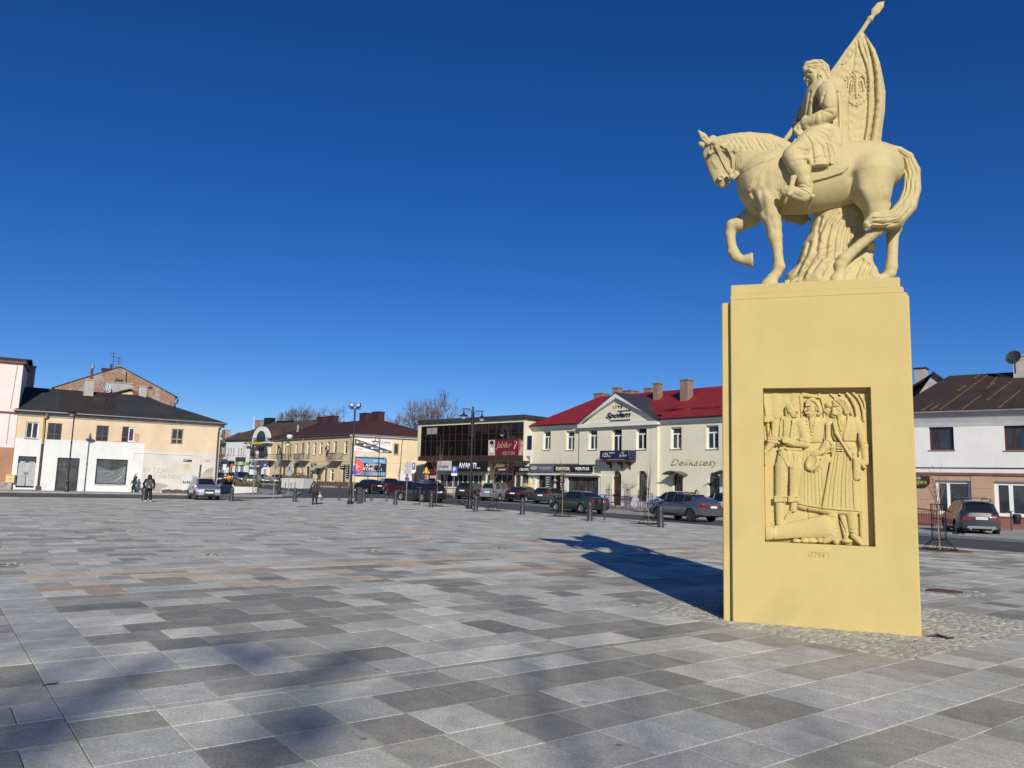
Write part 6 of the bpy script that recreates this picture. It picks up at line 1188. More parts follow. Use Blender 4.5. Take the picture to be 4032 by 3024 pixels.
mb=MB(); wall(mb,ua,uR,-.2,zl,[(o[0],o[1],-.2 if k else o[2],zl) for k,o in ((1,arch[3]),(0,arch[0]))],y=-.255,rev=.4); wall(mb,uR,L7,-.2,zl,[(o[0],o[1],-.2,zl) for o in arch[1:3]],y=-.03,rev=.3); mb.build('plinth',LIL,b7)
mb=MB(); mb.box(uR-.75,-.26,zl+.003,uR-.02,-.222,E7-.05); mb.build('corner_pilaster',CR7,b7)
for k,o in enumerate(rw):
 y=-.22 if k in (2,3) else 0; w_=window(b7,o,y,FR_W,GLASS,cols=2,rowz=[o[2]+(o[3]-o[2])*.70],fw=.13,dy=.26)
window(b7,bd_,-.22,FR_W,GLASS,cols=2,rowz=[bd_[2]+(bd_[3]-bd_[2])*.72],fw=.12,name='balcony_door',sill=False,dy=.26)
for k,o in enumerate(arch):window(b7,(o[0],o[1],max(o[2],.12) if k==0 else .1,o[3],'a'),-.2 if k in (0,3) else 0,FR_B if k==3 else FR_D,GLASS,cols=2,name='arched_door' if k!=0 else 'arched_window',sill=k==0,fw=.1,dy=.28)
o=arch[3]; mb=MB(); mb.box(o[0]+.1,.03,.1,(o[0]+o[1])/2-.02,.07,o[3]-.75); mb.box((o[0]+o[1])/2+.02,.03,.1,o[1]-.1,.07,o[3]-.75); mb.box(o[0]-.04,-.02,o[3]-.74,o[1]+.04,.08,o[3]-.6)
for k in (0,1):x=o[0]+.2+k*(o[1]-o[0])/2; [mb.box(x,.01,.3+.75*i,x+(o[1]-o[0])/2-.4,.03,.9+.75*i) for i in range(2)]
mb.build('panelled_door',mat('oxblood_door',(.05,.018,.012),.5,.2,6),b7)
mb=MB(); mb.box(o[0]-.2,-1.0,-.1,o[1]+.2,-.26,.12); mb.build('door_step',PAVE,b7)
z1s=f7(100,1048)[1]; mb=MB(); mb.box(-.02,-.5,z1s,ua+.05,-.003,z1s+.16); mb.build('shop_cornice',WH7,b7); us0,us1=f3(1400,1180)[0],f7(445,1150)[0]
mb=MB(); mb.box(us0-.1,-.12,-.1,us0+.2,-.003,z1s-.003); mb.box(us1-.25,-.12,-.1,us1,-.003,z1s-.003); mb.box(f7(62,1150)[0],-.1,-.1,f7(100,1150)[0],-.003,z1s-.003); mb.build('shop_post',WH7,b7)
window(b7,shopo[0],0,FR_M,GLASS_G,split=[.38,.62],rowz=[shopo[0][2]+.5],name='shop_window',sill=False,fw=.1); window(b7,shopo[1],0,FR_M,GLASS,cols=1,rowz=[shopo[1][2]+2.1],name='shop_door',sill=False,fw=.1); window(b7,shopo[2],0,FR_M,GLASS_G,split=[.26,.5,.64,.82],name='shop_window',sill=False,fw=.13)
mb=MB(); zc=z_sh; mb.box(-.02,-.16,z_sh-.02,uL,-.003,z_sh+.10); mb.build('string_course',mat('brown_course',(.16,.10,.06),.7,.1),b7)
mb=MB(); pf=[(0,E7-.35),(-.10,E7-.33),(-.12,E7-.16),(-.34,E7-.12),(-.40,E7+.02),(0,E7+.02)]
for a,b,yo in ((-.3,uL-.02,0),(uR+.02,L7,0)):
 n=len(pf); mb.add([(x,y+yo-.003,z) for x in (a,b) for y,z in pf],[(i,i+1,n+i+1,n+i) for i in range(n-1)]+[tuple(range(n)),tuple(range(2*n-1,n-1,-1))])
mb.build('eaves_cornice',WH7,b7)
apx=f7(604,180,-.5); zpb=f7(630,500,-.5)[1]; pl0,pr0=f7(204,510,-.5)[0],f7(1052,465,-.5)[0]; pm=(pl0+pr0)/2; zpa=apx[1]
mb=MB(); mb.prism([(pl0+.3,zpb+.05),(pr0-.3,zpb+.05),(pm,zpa-.25)],-.22,-.02); mb.build('pediment_field',CR7,b7)
mb=MB(); mb.box(pl0,-.62,zpb-.28,pr0,-.2,zpb+.06)
for x0 in (pl0,pr0):
 d=np.array([pm-x0,zpa-zpb-.06]); d/=np.linalg.norm(d); nrm=np.array([-d[1],d[0]]) if x0<pm else np.array([d[1],-d[0]])
 a,b=np.array([x0,zpb+.062]),np.array([pm,zpa]); t=.42; c=[a,b,b-np.array([0,t/abs(d[0])*1.0]),a-0*nrm+d*(t/abs(d[1]))]; mb.prism([tuple(q_) for q_ in c],-.62,-.223)
mb.build('pediment_moulding',WH7,b7)
PRF=mat('slate_sheet',(.05,.042,.045),.5,.15,1.5); MIDD=5.6
mb=MB(); a=f7(1040,440,-.5); roofing(mb,[(pl0-.1,-.70,zpb+.08),(pm,-.70,zpa+.08),(pm,MIDD-.5,zpa+.08),(pl0-.1,.6,zpb+.08)],.06); roofing(mb,[(pr0+.1,-.70,zpb+.08),(pm,-.70,zpa+.08),(pm,MIDD-.5,zpa+.08),(pr0+.1,.6,zpb+.08)],.06); mb.build('pediment_roof',PRF,b7)
zr7=p7.uz(*Z4(1100,160),MIDD)[1]; zr7=max(zr7,zpa-.2)
ul=f7(345,215,MIDD)[0]
mb=MB(); n_r=0
def seam_roof(mb,u0,u1,y0,z0,y1,z1,ua=None,ub=None):
 ua=u0 if ua is None else ua; ub=u1 if ub is None else ub; roofing(mb,[(u0,y0,z0),(u1,y0,z0),(ub,y1,z1),(ua,y1,z1)],.08)
ZE=E7+.06
tl_= lambda y:ZE+(zr7-ZE)*(y+.55)/(MIDD+.55)
seam_roof(mb,-.4,pl0+.2,-.55,ZE,MIDD,zr7,4.8,max(4.9,pl0+.2)); seam_roof(mb,pl0+.2,pr0-.2,.35,tl_(.35),MIDD,zr7); seam_roof(mb,pr0-.2,L7,-.55,ZE,MIDD,zr7); mb.build('roof',REDR,b7)
mb=MB(); roofing(mb,[(-.4,-.55,ZE),(4.8,MIDD,zr7),(-.4,11.6,ZE)],.08); roofing(mb,[(-.4,11.6,ZE),(4.8,MIDD,zr7),(L7,MIDD,zr7),(L7,11.6,ZE)],.08); mb.build('roof',REDR,b7)
mb=MB(); sl_=(zr7-ZE)/(MIDD+.55); nb=int((L7+.4)/.45)
for i in range(nb):
 u=-.3+i*.45
 if pl0-.5<u<pr0+.5: continue
 y1=MIDD if u>4.8 else -.55+(MIDD+.55)*(u+.4)/5.2
 mb.add([(u-.015,-.55,ZE+.003),(u+.015,-.55,ZE+.003),(u+.015,y1,ZE+.003+sl_*(y1+.55)),(u-.015,y1,ZE+.003+sl_*(y1+.55)),(u,-.55,ZE+.04),(u,y1,ZE+.04+sl_*(y1+.55))],[(0,4,5,3),(4,1,2,5),(0,1,4)])
tag(mb.build('roof_seam',REDR,b7),kind='stuff')
mb=MB()
for x0,x1,y in ((1118,1250,340),(1170,1310,356),(1395,1500,335),(1470,1610,348),(1640,1705,325)):
 a,b=p7.uz(*Z4(x0,y),1),p7.uz(*Z4(x1,y),1); zz_=ZE+sl_*1.55; mb.box(a[0],.95,zz_,b[0],1.1,zz_+.16)
mb.build('snow_guard',flat('dark_red_bar',(.12,.012,.012),.5),b7)
pipe(b7,'gutter',[(-.4,-.55,ZE-.02),(uL-.4,-.55,ZE-.02)],.08,flat('dark_gutter',(.03,.01,.01),.5)); pipe(b7,'gutter',[(uR+.3,-.55,ZE-.02),(L7,-.55,ZE-.02)],.08,MATS['dark_gutter'])
for x0,x1,yt,dp in ((338,460,182,6.2),(548,626,120,4.8),(626,765,152,7.5),(872,974,128,7.0),(974,1052,75,3.6),(1250,1362,38,2.9)):
 a,b=p7.uz(*Z4(x0,200),dp)[0],p7.uz(*Z4(x1,200),dp)[0]; zt=p7.uz(*Z4((x0+x1)/2,yt),dp)[1]; w=b-a; chimney(b7,BRS,BRS,a+w*.25,b-w*.05,dp,dp+w*.75,ZE+sl_*2,zt-.1)
a,b=f7(200,520,-.3),f3(1362,560,-.3); pipe(b7,'rain_pipe',[(.05,-.5,ZE-.1),(.05,-.12,E7-.7),(.05,-.12,.1)],.07,WH7)
GLD=mat('dull_gold_letter',(.46,.38,.22),.55,.06,4)
NB=flat('navy_letter_paint',(.012,.02,.075),.5)
a,b=f7(1182,952,-.05),f7(1690,872,-.05); text('delicatessen_lettering','Delikatesy',GLD,b7,a[0],b[0],a[1]-.1,b[1],-.03,.03,shear=.4,bold=-.004)
a,b=f7(490,462,-.3),f7(756,372,-.3); text('pediment_lettering','Społem',NB,b7,a[0]+.05,b[0],a[1]-.02,b[1],-.245,.05,shear=.45,bold=.03)
mb=MB(); a1,b1_=f7(540,466,-.3),f7(752,452,-.3); mb.box(a1[0],-.29,a1[1]-.12,b1_[0],-.245,a1[1]-.01); a1,b1_=f7(620,370,-.3),f7(756,362,-.3); mb.box(a1[0],-.29,a1[1]-.05,b1_[0],-.245,a1[1]+.03); mb.build('lettering_bar',NB,b7)
a,b=f7(570,345,-.3),f7(668,308,-.3); text('date_lettering','1798',flat('dark_brown_letter',(.06,.035,.02),.5),b7,a[0],b[0],a[1],b[1],-.245,.04,spacing=1.3)
o,u0,u1,z0,z1=balcony(b7,p7,Z4,434,738,785,884,1.25,IRON,flat('rust_brown_iron',(.07,.035,.022),.6));
for u in (u0+.5,(u0+u1)/2+.1,u1-.7):
 mb=MB(); mb.add([(u,-.25,z0-.9),(u+.12,-.25,z0-.9),(u+.12,-.25,z0-.19),(u,-.25,z0-.19),(u,-1.1,z0-.19),(u+.12,-1.1,z0-.19),(u,-.8,z0-.42),(u+.12,-.8,z0-.42),(u,-.45,z0-.5),(u+.12,-.45,z0-.5)],[(0,1,2,3),(3,2,5,4),(4,5,7,6),(6,7,9,8),(8,9,1,0),(0,3,4,6,8),(1,9,7,5,2)]); mb.build('bracket',MATS['rust_brown_iron'],o)
bn=sign_root('balcony_banner',p7,'navy anniversary banner reading 125 lat on the iron balcony','banner'); mb=MB(); mb.box(u0+.02,-1.30,z0+.05,u1-.02,-1.262,z1-.02); mb.build('cloth',NAVY,bn); w=u1-u0; h=z1-z0
text('lettering','125',WHT,bn,u0+.10*w,u0+.30*w,z0+.30*h,z0+.75*h,-1.304,.004,shear=.25); text('lettering','lat',WHT,bn,u0+.31*w,u0+.40*w,z0+.30*h,z0+.48*h,-1.304,.004,shear=.25); text('lettering','Społem',FR_W,bn,u0+.33*w,u0+.53*w,z0+.58*h,z0+.86*h,-1.304,.004,shear=.4)
text('lettering','125',WHT,bn,u0+.76*w,u0+.86*w,z0+.62*h,z0+.85*h,-1.304,.004,shear=.25); text('lettering','Społem',FR_W,bn,u0+.68*w,u0+.94*w,z0+.25*h,z0+.58*h,-1.304,.004,shear=.4)
mb=MB(); mb.box(u1+.003,-1.25,z0+.05,u1+.03,-.05,z1-.02); mb.build('cloth',NAVY,bn)
def canopy(pl,zf,x0,x1,ytop,yend,dep=1.3):
 a,b=pl.uz(*zf(x0,yend),-dep/2)[0],pl.uz(*zf(x1,yend),-dep/2)[0]; zt=pl.uz(*zf((x0+x1)/2,ytop),-dep)[1]; ze=pl.uz(*zf((x0+x1)/2,yend),-dep)[1]; w=b-a; mb=MB(); P=[]
 for k in range(13):t=k/12; P.append((a+w*t,ze+(zt-ze)*math.sin(math.pi*(.12+.76*t))))
 for (x,z),(x2,z2) in zip(P,P[1:]):mb.hexa([(x,-dep,z),(x2,-dep,z2),(x2,-.004,z2),(x,-.004,z),(x,-dep,z+.05),(x2,-dep,z2+.05),(x2,-.004,z2+.05),(x,-.004,z+.05)])
 return mb.build('door_canopy',mat('smoked_canopy',(.10,.075,.05),.3,.1,3),b7)
canopy(p7,Z4,1130,1316,1005,1062)
a=f7(1694,1000)[0]; canopy(p7,Z4,1668,1870,1000,1058)
def s7(name,zf,rc_,m,lab,off=.06):
 r_=p7.rect(zf,*rc_,-off); o=sign_root(name,p7,lab,'sign'); mb=MB(); mb.box(r_[0],-off-.12,r_[2],r_[1],-off,r_[3]); mb.build('panel',m,o); o['front']=-off-.12; return o,r_
o,r_=s7('shop_sign',Z3,(1480,1004,262,88),flat('grey_sign',(.10,.105,.115),.5),'grey shop sign with a pale oval badge',.2); e=MB(); e.poly([(r_[0]+(r_[1]-r_[0])*(.19+.15*math.cos(t)),o['front']-.006,r_[2]+(r_[3]-r_[2])*(.52+.24*math.sin(t))) for t in np.linspace(0,2*math.pi,24)[:-1]]); e.build('badge',mat('silver_badge',(.4,.4,.4),.4,.1,5),o)
mb=MB(); [mb.box(r_[0]+(r_[1]-r_[0])*a,o['front']-.006,r_[2]+(r_[3]-r_[2])*z,r_[0]+(r_[1]-r_[0])*b,o['front']-.003,r_[2]+(r_[3]-r_[2])*(z+.09)) for z,a,b in ((.54,.40,.94),(.35,.42,.90))]; mb.build('small_print',MATS['silver_badge'],o)
o,r_=s7('shop_sign',Z3,(1717,1012,198,66),BLKP,'black exchange office sign reading KANTOR in bold serif',.2); s6t(o,r_,'KANTOR',WHT,.11,.86,.20,.80,bold=.035)
o,r_=s7('shop_sign',Z4,(261,980,200,68),BLKP,'black sign reading VERTUS beside the KANTOR sign',.25); s6t(o,r_,'VERTUS',WHT,.08,.84,.24,.76,bold=.03)
o,r_=s7('led_sign',Z3,(1684,1071,72,28),BLKP,'lit green LED board on the KANTOR pole sign',.9); sxx=MB(); LED=flat('green_led',(.25,.9,.05),.5,emit=1.2); text('lettering','KANTOR',LED,o,r_[0]+.08*(r_[1]-r_[0]),r_[1]-.08*(r_[1]-r_[0]),r_[2]+.2*(r_[3]-r_[2]),r_[3]-.2*(r_[3]-r_[2]),o['front']-.004,.004,bold=.02)
o,r_=s7('shop_sign',Z3,(1698,1190,40,208),BLKP,'tall narrow black sign with KANTOR written downwards',.9)
for k,ch in enumerate('KANTOR'):t=.86-.155*k; s6t(o,r_,ch,WHT,.25,.75,t-.05,t+.06)
o,r_=s7('price_board',Z3,(1547,1155,60,130),CHARC,'dark price board behind the grey sign shop window',.35)
mb=MB(); [mb.box(r_[0]+.2*(r_[1]-r_[0]),o['front']-.006,r_[2]+(r_[3]-r_[2])*(.06+.19*k),r_[0]+.8*(r_[1]-r_[0]),o['front']-.003,r_[2]+(r_[3]-r_[2])*(.16+.19*k)) for k in range(5)]; mb.build('lettering',MATS['silver_badge'],o)
o,r_=s7('notice_board',Z4,(487,1114,46,54),flat('grey_notice',(.12,.12,.12),.4),'grey framed notice beside the arched panel door',.02); o,r_=s7('notice_board',Z4,(487,1170,46,36),flat('amber_plate',(.60,.28,.03),.5),'amber plate under the grey framed notice',.02)
gas_box(p7,p7.rect(Z3,1362,1218,52,88),'pale yellow gas box between the shoe shop and cream house',-.8)
# ===== white and tan house on the right
p8=Plane(at(3602,1628,46.8),at(4032,1615,43.4)); f8= lambda x,y,d=0:p8.uz(*ZR(x,y),d)
W8=mat('stained_white_render',(.67,.66,.625),.9,.05,.9,.2,25,stain=.14); TAN=mat('tan_stone_cladding',(.42,.27,.18),.85,.06,2,.2,30,stain=.1); BR8=mat('brick_red_base',(.24,.10,.075),.85,.08,2); RF8=mat('rusty_brown_roof',(.045,.026,.020),.75,.15,1.2,.2,14,stain=.2)
b8=bldg('white_tan_house',p8,'white house with tan stone ground floor and rusty roof','house'); E8=f8(500,452)[1]; z8=f8(500,848)[1]; zp8=f8(800,1146)[1]; a8,e8=-6.0,p8.len+7
w8=[p8.rect(ZR,344,620,160,160),p8.rect(ZR,838,617,168,172)]; d8=[p8.rect(ZR,422,1010,232,220),p8.rect(ZR,835,1024,290,232)]; w8.append((w8[0][0]-4.2,w8[0][1]-4.2,w8[0][2],w8[0][3]))
mb=MB(); wall(mb,a8,e8,z8,E8,w8,rev=.25); mb.build('upper_wall',W8,b8); mb=MB(); wall(mb,a8,e8,zp8,z8,[(o[0],o[1],max(o[2],zp8),o[3]) for o in d8],y=-.01,rev=.25); mb.build('lower_wall',TAN,b8); mb=MB(); wall(mb,a8,e8,-.3,zp8,[(d8[0][0],d8[0][1],d8[0][2],zp8)] if d8[0][2]<zp8 else [],y=-.05); mb.box(a8,-.08,zp8,d8[0][0]-.05,-.012,zp8+.08); mb.box(d8[0][1]+.05,-.08,zp8,e8,-.012,zp8+.08); mb.build('plinth',BR8,b8)
mb=MB(); mb.box(a8,-.10,z8-.16,e8,-.012,z8-.02); mb.build('band',mat('maroon_band',(.18,.07,.05),.6,.1),b8)
CLAD=[]
for k,(u0,u1,zt,zb) in enumerate([(a8+3.2+1.35*i,a8+4.55+1.35*i,z8-.17-.72*j,z8-.17-.72*(j+1)) for j in range(4) for i in range(16)]):
 if zb<zp8+.08: continue
 if any(u1>o[0]-.02 and u0<o[1]+.02 and zt>o[2] and zb<o[3] for o in d8):
  for o in d8:
   if u0<o[0]-.05<u1:u1=o[0]-.02
   elif u0<o[1]+.05<u1:u0=o[1]+.02
  if any(u1>o[0]+.01 and u0<o[1]-.01 and zt>o[2] and zb<o[3] for o in d8): continue
 if u1-u0<.15: continue
 mb=MB(); mb.box(u0+.006,-.035,zb+.006,u1-.006,-.0125,zt-.006); mb.build('stone_panel',TAN,b8)
for k,o in enumerate(w8):window(b8,o,0,FR_M,GLASS,split=[.38],fw=.16,dy=.2)
window(b8,d8[0],-.01,FR_W,GLASS,split=[.36],fw=.17,dy=.2,name='shop_window',sill=False); window(b8,d8[1],-.01,FR_W,GLASS,split=[.38],fw=.2,dy=.2,name='shop_window')
mb=MB(); n=6; pf=[(0,E8-.85),(-.03,E8-.6),(-.12,E8-.35),(-.32,E8-.12),(-.40,E8),(0,E8)]; mb.add([(x,y-.003,z) for x in (a8,e8) for y,z in pf],[(i,i+1,n+i+1,n+i) for i in range(n-1)]+[tuple(range(n)),tuple(range(2*n-1,n-1,-1))]); mb.build('coved_eave',mat('grey_cove',(.42,.42,.42),.9,.08,1,stain=.2),b8)
pipe(b8,'gutter',[(a8,-.5,E8+.02),(e8,-.5,E8+.02)],.08,GUT); a,b=f8(180,816,-.03),f8(883,820,-.03); pipe(b8,'cable',[(a[0]-2,-.03,a[1]),(b[0]+1,-.03,b[1])],.03,BLK)
MD8=5.0; r8a,r8b=p8.uz(*ZR(396,216),MD8),p8.uz(*ZR(883,186),MD8); zr8=(r8a[1]+r8b[1])/2; ul8=p8.uz(*ZR(165,400),.8)[0]-1.2
mb=MB(); roofing(mb,[(ul8,-.6,E8+.1),(e8,-.6,E8+.1),(e8,MD8,zr8),(r8a[0],MD8,zr8)],.1); roofing(mb,[(ul8,-.6,E8+.1),(r8a[0],MD8,zr8),(ul8,10.6,E8+.1)],.1); roofing(mb,[(ul8,10.6,E8+.1),(r8a[0],MD8,zr8),(e8,MD8,zr8),(e8,10.6,E8+.1)],.1); mb.build('roof',RF8,b8)
s8=(zr8-E8-.1)/(MD8+.6); RUST=mat('ochre_seam',(.16,.10,.045),.7,.3,6)
for (x0,y0,x1,y1) in ((332,455,642,216),(272,452,330,405),(450,318,502,282),(480,445,600,350),(560,232,590,212),(668,270,722,210),(640,378,796,258),(716,434,862,312),(640,300,690,262),(215,460,290,400)):
 def on_roof(x,y):
  for dd in np.linspace(-.6,MD8,120):
   u,z=p8.uz(*ZR(x,y),dd)
   if z<=E8+.1+s8*(dd+.6): return np.array([u,dd,E8+.115+s8*(dd+.6)])
  return np.array([u,MD8,zr8])
 a,b=on_roof(x0,y0),on_roof(x1,y1); mb=MB(); mb.hexa([a+[-.04,0,0],a+[.04,0,0],b+[.03,0,0],b+[-.03,0,0],a+[-.04,0,.03],a+[.04,0,.03],b+[.03,0,.03],b+[-.03,0,.03]]); mb.build('roof_seam',RUST,b8)
a,b=p8.uz(*ZR(812,180),4.0),p8.uz(*ZR(812,92),4.0); chimney(b8,CHR,CHR,a[0],a[0]+2,4,4.8,a[1]-2,b[1]); u0,z0=p8.uz(*ZR(820,100),3.6); dish(b8,(u0,3.6,z0),.44,(-.35,-.9,.3),flat('dark_dish',(.05,.06,.06),.4))
DG=14.0; h= lambda x,y:p8.uz(*ZR(x,y),DG); bg2=bldg('weathered_gable_house',p8,'weathered house gable with chimney behind the rusty roof','house'); a,b,c,d=h(160,385),h(292,196),h(342,250),h(420,320); mb=MB(); mb.prism([(a[0]-1.5,1),(d[0]+1,1),(d[0]+1,d[1]-.5),(c[0],c[1]),(b[0],b[1]),(a[0],a[1]),(a[0]-1.5,a[1]-2)],DG,DG+6.5); mb.build('gable_wall',mat('weathered_render',(.42,.40,.35),.92,.2,1,.3,15,stain=.5),bg2)
mb=MB(); roofing(mb,[(a[0]-2,DG+.3,a[1]+.15),(b[0],DG+.3,b[1]+.12),(b[0],DG+7,b[1]+.12),(a[0]-2,DG+7,a[1]+.15)],.15); roofing(mb,[(b[0],DG-.3,b[1]+.1),(d[0]+1,DG-.3,d[1]-.4),(d[0]+1,DG+6,d[1]-.4),(b[0],DG+6,b[1]+.1)],.15); mb.build('roof',TARB,bg2); a,b=p8.uz(*ZR(168,232),DG+2),p8.uz(*ZR(240,168),DG+2); chimney(bg2,CHR,BLK,a[0],b[0],DG+2,DG+3,a[1]-3,b[1])
r_=p8.rect(ZR,180,904,172,70,-.2); o=sign_root('restaurant_sign',p8,'dark maroon restaurant sign with gold letters on the tan wall','sign'); mb=MB(); w=r_[1]-r_[0]; mb.prism([(r_[0],r_[2]),(r_[1]-.18,r_[2]),(r_[1],r_[2]+.2),(r_[1],r_[3]),(r_[0],r_[3])],-.2,-.06); mb.build('panel',flat('maroon_sign',(.035,.012,.012),.45),o); o['front']=-.2
LIME=flat('yellow_green_letter',(.45,.42,.10),.5); s6t(o,r_,'RESTAURACJA',FR_W,.04,.67,.62,.9); s6t(o,r_,'MIEJSKA',LIME,.30,.9,.12,.55,bold=.012)
rr_=empty('ramp_railing',tuple(p8.world(0,-1.5,0)),p8.ang,'low dark ramp railing along the tan ground floor','railing'); a,b=p8.uz(*ZR(150,1075),-1.5),p8.uz(*ZR(310,1100),-1.5); zl_,zr_=a[1],b[1]; mb=MB(); P=[(a[0]-5,0,zl_+.3),(a[0],0,zl_),(b[0],0,zr_)]; mb.tube(P,.035,6); mb.build('handrail',IRON,rr_)
for k in range(26):t=k/25; u=a[0]-2+(b[0]-a[0]+2)*t; z=zl_+(zr_-zl_)*t; mb=MB(); mb.box(u-.012,-.012,.15,u+.012,.012,z); mb.build('baluster',IRON,rr_)
mb=MB(); mb.box(a[0]-5,.25,-.1,b[0],1.2,.22); mb.build('ramp',BR8,rr_)
# ------ vehicles
PAINT={}
def paint(name,col,metal=.35,rough=.3):
 if name not in PAINT:
  m=mat('paint_'+name,col,rough,.04,3,coat=.8,metal=metal); PAINT[name]=m
 return PAINT[name]
TYRE=mat('tyre_rubber',(.018,.018,.018),.85,.15,20); RIM=flat('alloy_rim',(.42,.42,.43),.3,metal=.8); RIMD=flat('dark_rim',(.08,.08,.085),.35,metal=.6); CGL=flat('car_glass',(.012,.015,.018),.04,spec=.7); TRIM=flat('black_trim',(.018,.018,.019),.55)
HEADL=flat('headlamp_lens',(.55,.58,.60),.08,spec=.8); TAILL=flat('tail_lamp_red',(.22,.008,.01),.15,spec=.7); PLATE=flat('number_plate_white',(.72,.72,.70),.5); CHROME=flat('chrome_bar',(.55,.55,.56),.18,metal=.9); AMB=flat('amber_lamp',(.5,.15,.02),.2)
def ip(pts,x): return float(np.interp(x,[p[0] for p in pts],[p[1] for p in pts]))
SHAPES={'hatch':dict(L=4.2,W=.88,top=[(-2.1,.86),(-2.06,1.0),(-1.98,1.06),(-1.62,1.38),(-1.2,1.45),(-.3,1.49),(.25,1.44),(.95,1.06),(1.15,.99),(1.75,.86),(2.03,.76),(2.1,.70)],belt=[(-2.1,.84),(-1.9,.98),(-.5,.95),(1.1,.91),(1.75,.80),(2.1,.66)],ax=(1.28,-1.28),wr=.315,side=[(-1.55,-.72),(-.66,.12),(.18,.86)],sz=.0),'sedan':dict(L=4.6,W=.90,top=[(-2.3,.88),(-2.26,1.0),(-2.15,1.05),(-1.62,1.09),(-1.0,1.37),(-.55,1.45),(.1,1.46),(.42,1.40),(1.1,1.04),(1.3,.97),(1.95,.84),(2.24,.75),(2.3,.68)],belt=[(-2.3,.86),(-2.1,.98),(-.8,.96),(1.2,.91),(1.95,.79),(2.3,.64)],ax=(1.42,-1.30),wr=.32,side=[(-1.25,-.62),(-.56,.22),(.28,1.0)],sz=.0),'wagon':dict(L=4.7,W=.91,top=[(-2.35,.86),(-2.31,1.02),(-2.22,1.06),(-1.85,1.42),(-1.3,1.47),(-.2,1.49),(.35,1.43),(1.1,1.05),(1.3,.98),(2.0,.85),(2.28,.77),(2.35,.70)],belt=[(-2.35,.84),(-2.1,.99),(-.6,.97),(1.2,.92),(2.0,.80),(2.35,.66)],ax=(1.45,-1.38),wr=.335,side=[(-1.85,-1.02),(-.95,.0),(.06,1.0)],sz=.0),'mpv':dict(L=4.25,W=.88,top=[(-2.12,.9),(-2.08,1.04),(-2.0,1.12),(-1.75,1.52),(-1.4,1.60),(-.2,1.64),(.4,1.56),(1.15,1.12),(1.4,1.02),(1.85,.86),(2.06,.78),(2.12,.72)],belt=[(-2.12,.88),(-1.9,1.05),(-.4,1.02),(1.2,.98),(1.85,.82),(2.12,.68)],ax=(1.35,-1.38),wr=.31,side=[(-1.75,-.95),(-.88,.05),(.12,1.05)],sz=.0),'suv':dict(L=4.5,W=.92,top=[(-2.25,.9),(-2.2,1.08),(-2.1,1.14),(-1.75,1.56),(-1.35,1.64),(-.2,1.67),(.35,1.60),(1.0,1.18),(1.2,1.09),(1.85,.97),(2.18,.90),(2.25,.82)],belt=[(-2.25,.88),(-2.0,1.10),(-.5,1.06),(1.1,1.03),(1.85,.91),(2.25,.78)],ax=(1.36,-1.33),wr=.36,side=[(-1.75,-.98),(-.92,.05),(.12,.95)],sz=.05),'coupe_suv':dict(L=4.36,W=.90,top=[(-2.18,.94),(-2.14,1.08),(-2.0,1.14),(-1.55,1.34),(-.9,1.50),(-.2,1.55),(.25,1.50),(1.0,1.12),(1.25,1.03),(1.8,.93),(2.10,.86),(2.18,.78)],belt=[(-2.18,.92),(-1.75,1.13),(-1.1,1.12),(-.4,1.03),(1.1,1.0),(1.8,.88),(2.18,.74)],ax=(1.32,-1.32),wr=.35,side=[(-1.25,-.72),(-.66,.1),(.16,.95)],sz=.05),'crossover':dict(L=4.14,W=.875,top=[(-2.07,.9),(-2.03,1.05),(-1.92,1.1),(-1.55,1.5),(-1.1,1.58),(-.2,1.61),(.3,1.55),(1.0,1.12),(1.15,1.05),(1.72,.93),(2.0,.86),(2.07,.79)],belt=[(-2.07,.88),(-1.85,1.06),(-.4,1.02),(1.05,.98),(1.72,.87),(2.07,.75)],ax=(1.25,-1.25),wr=.34,side=[(-1.5,-.8),(-.74,.1),(.16,.9)],sz=.03),}
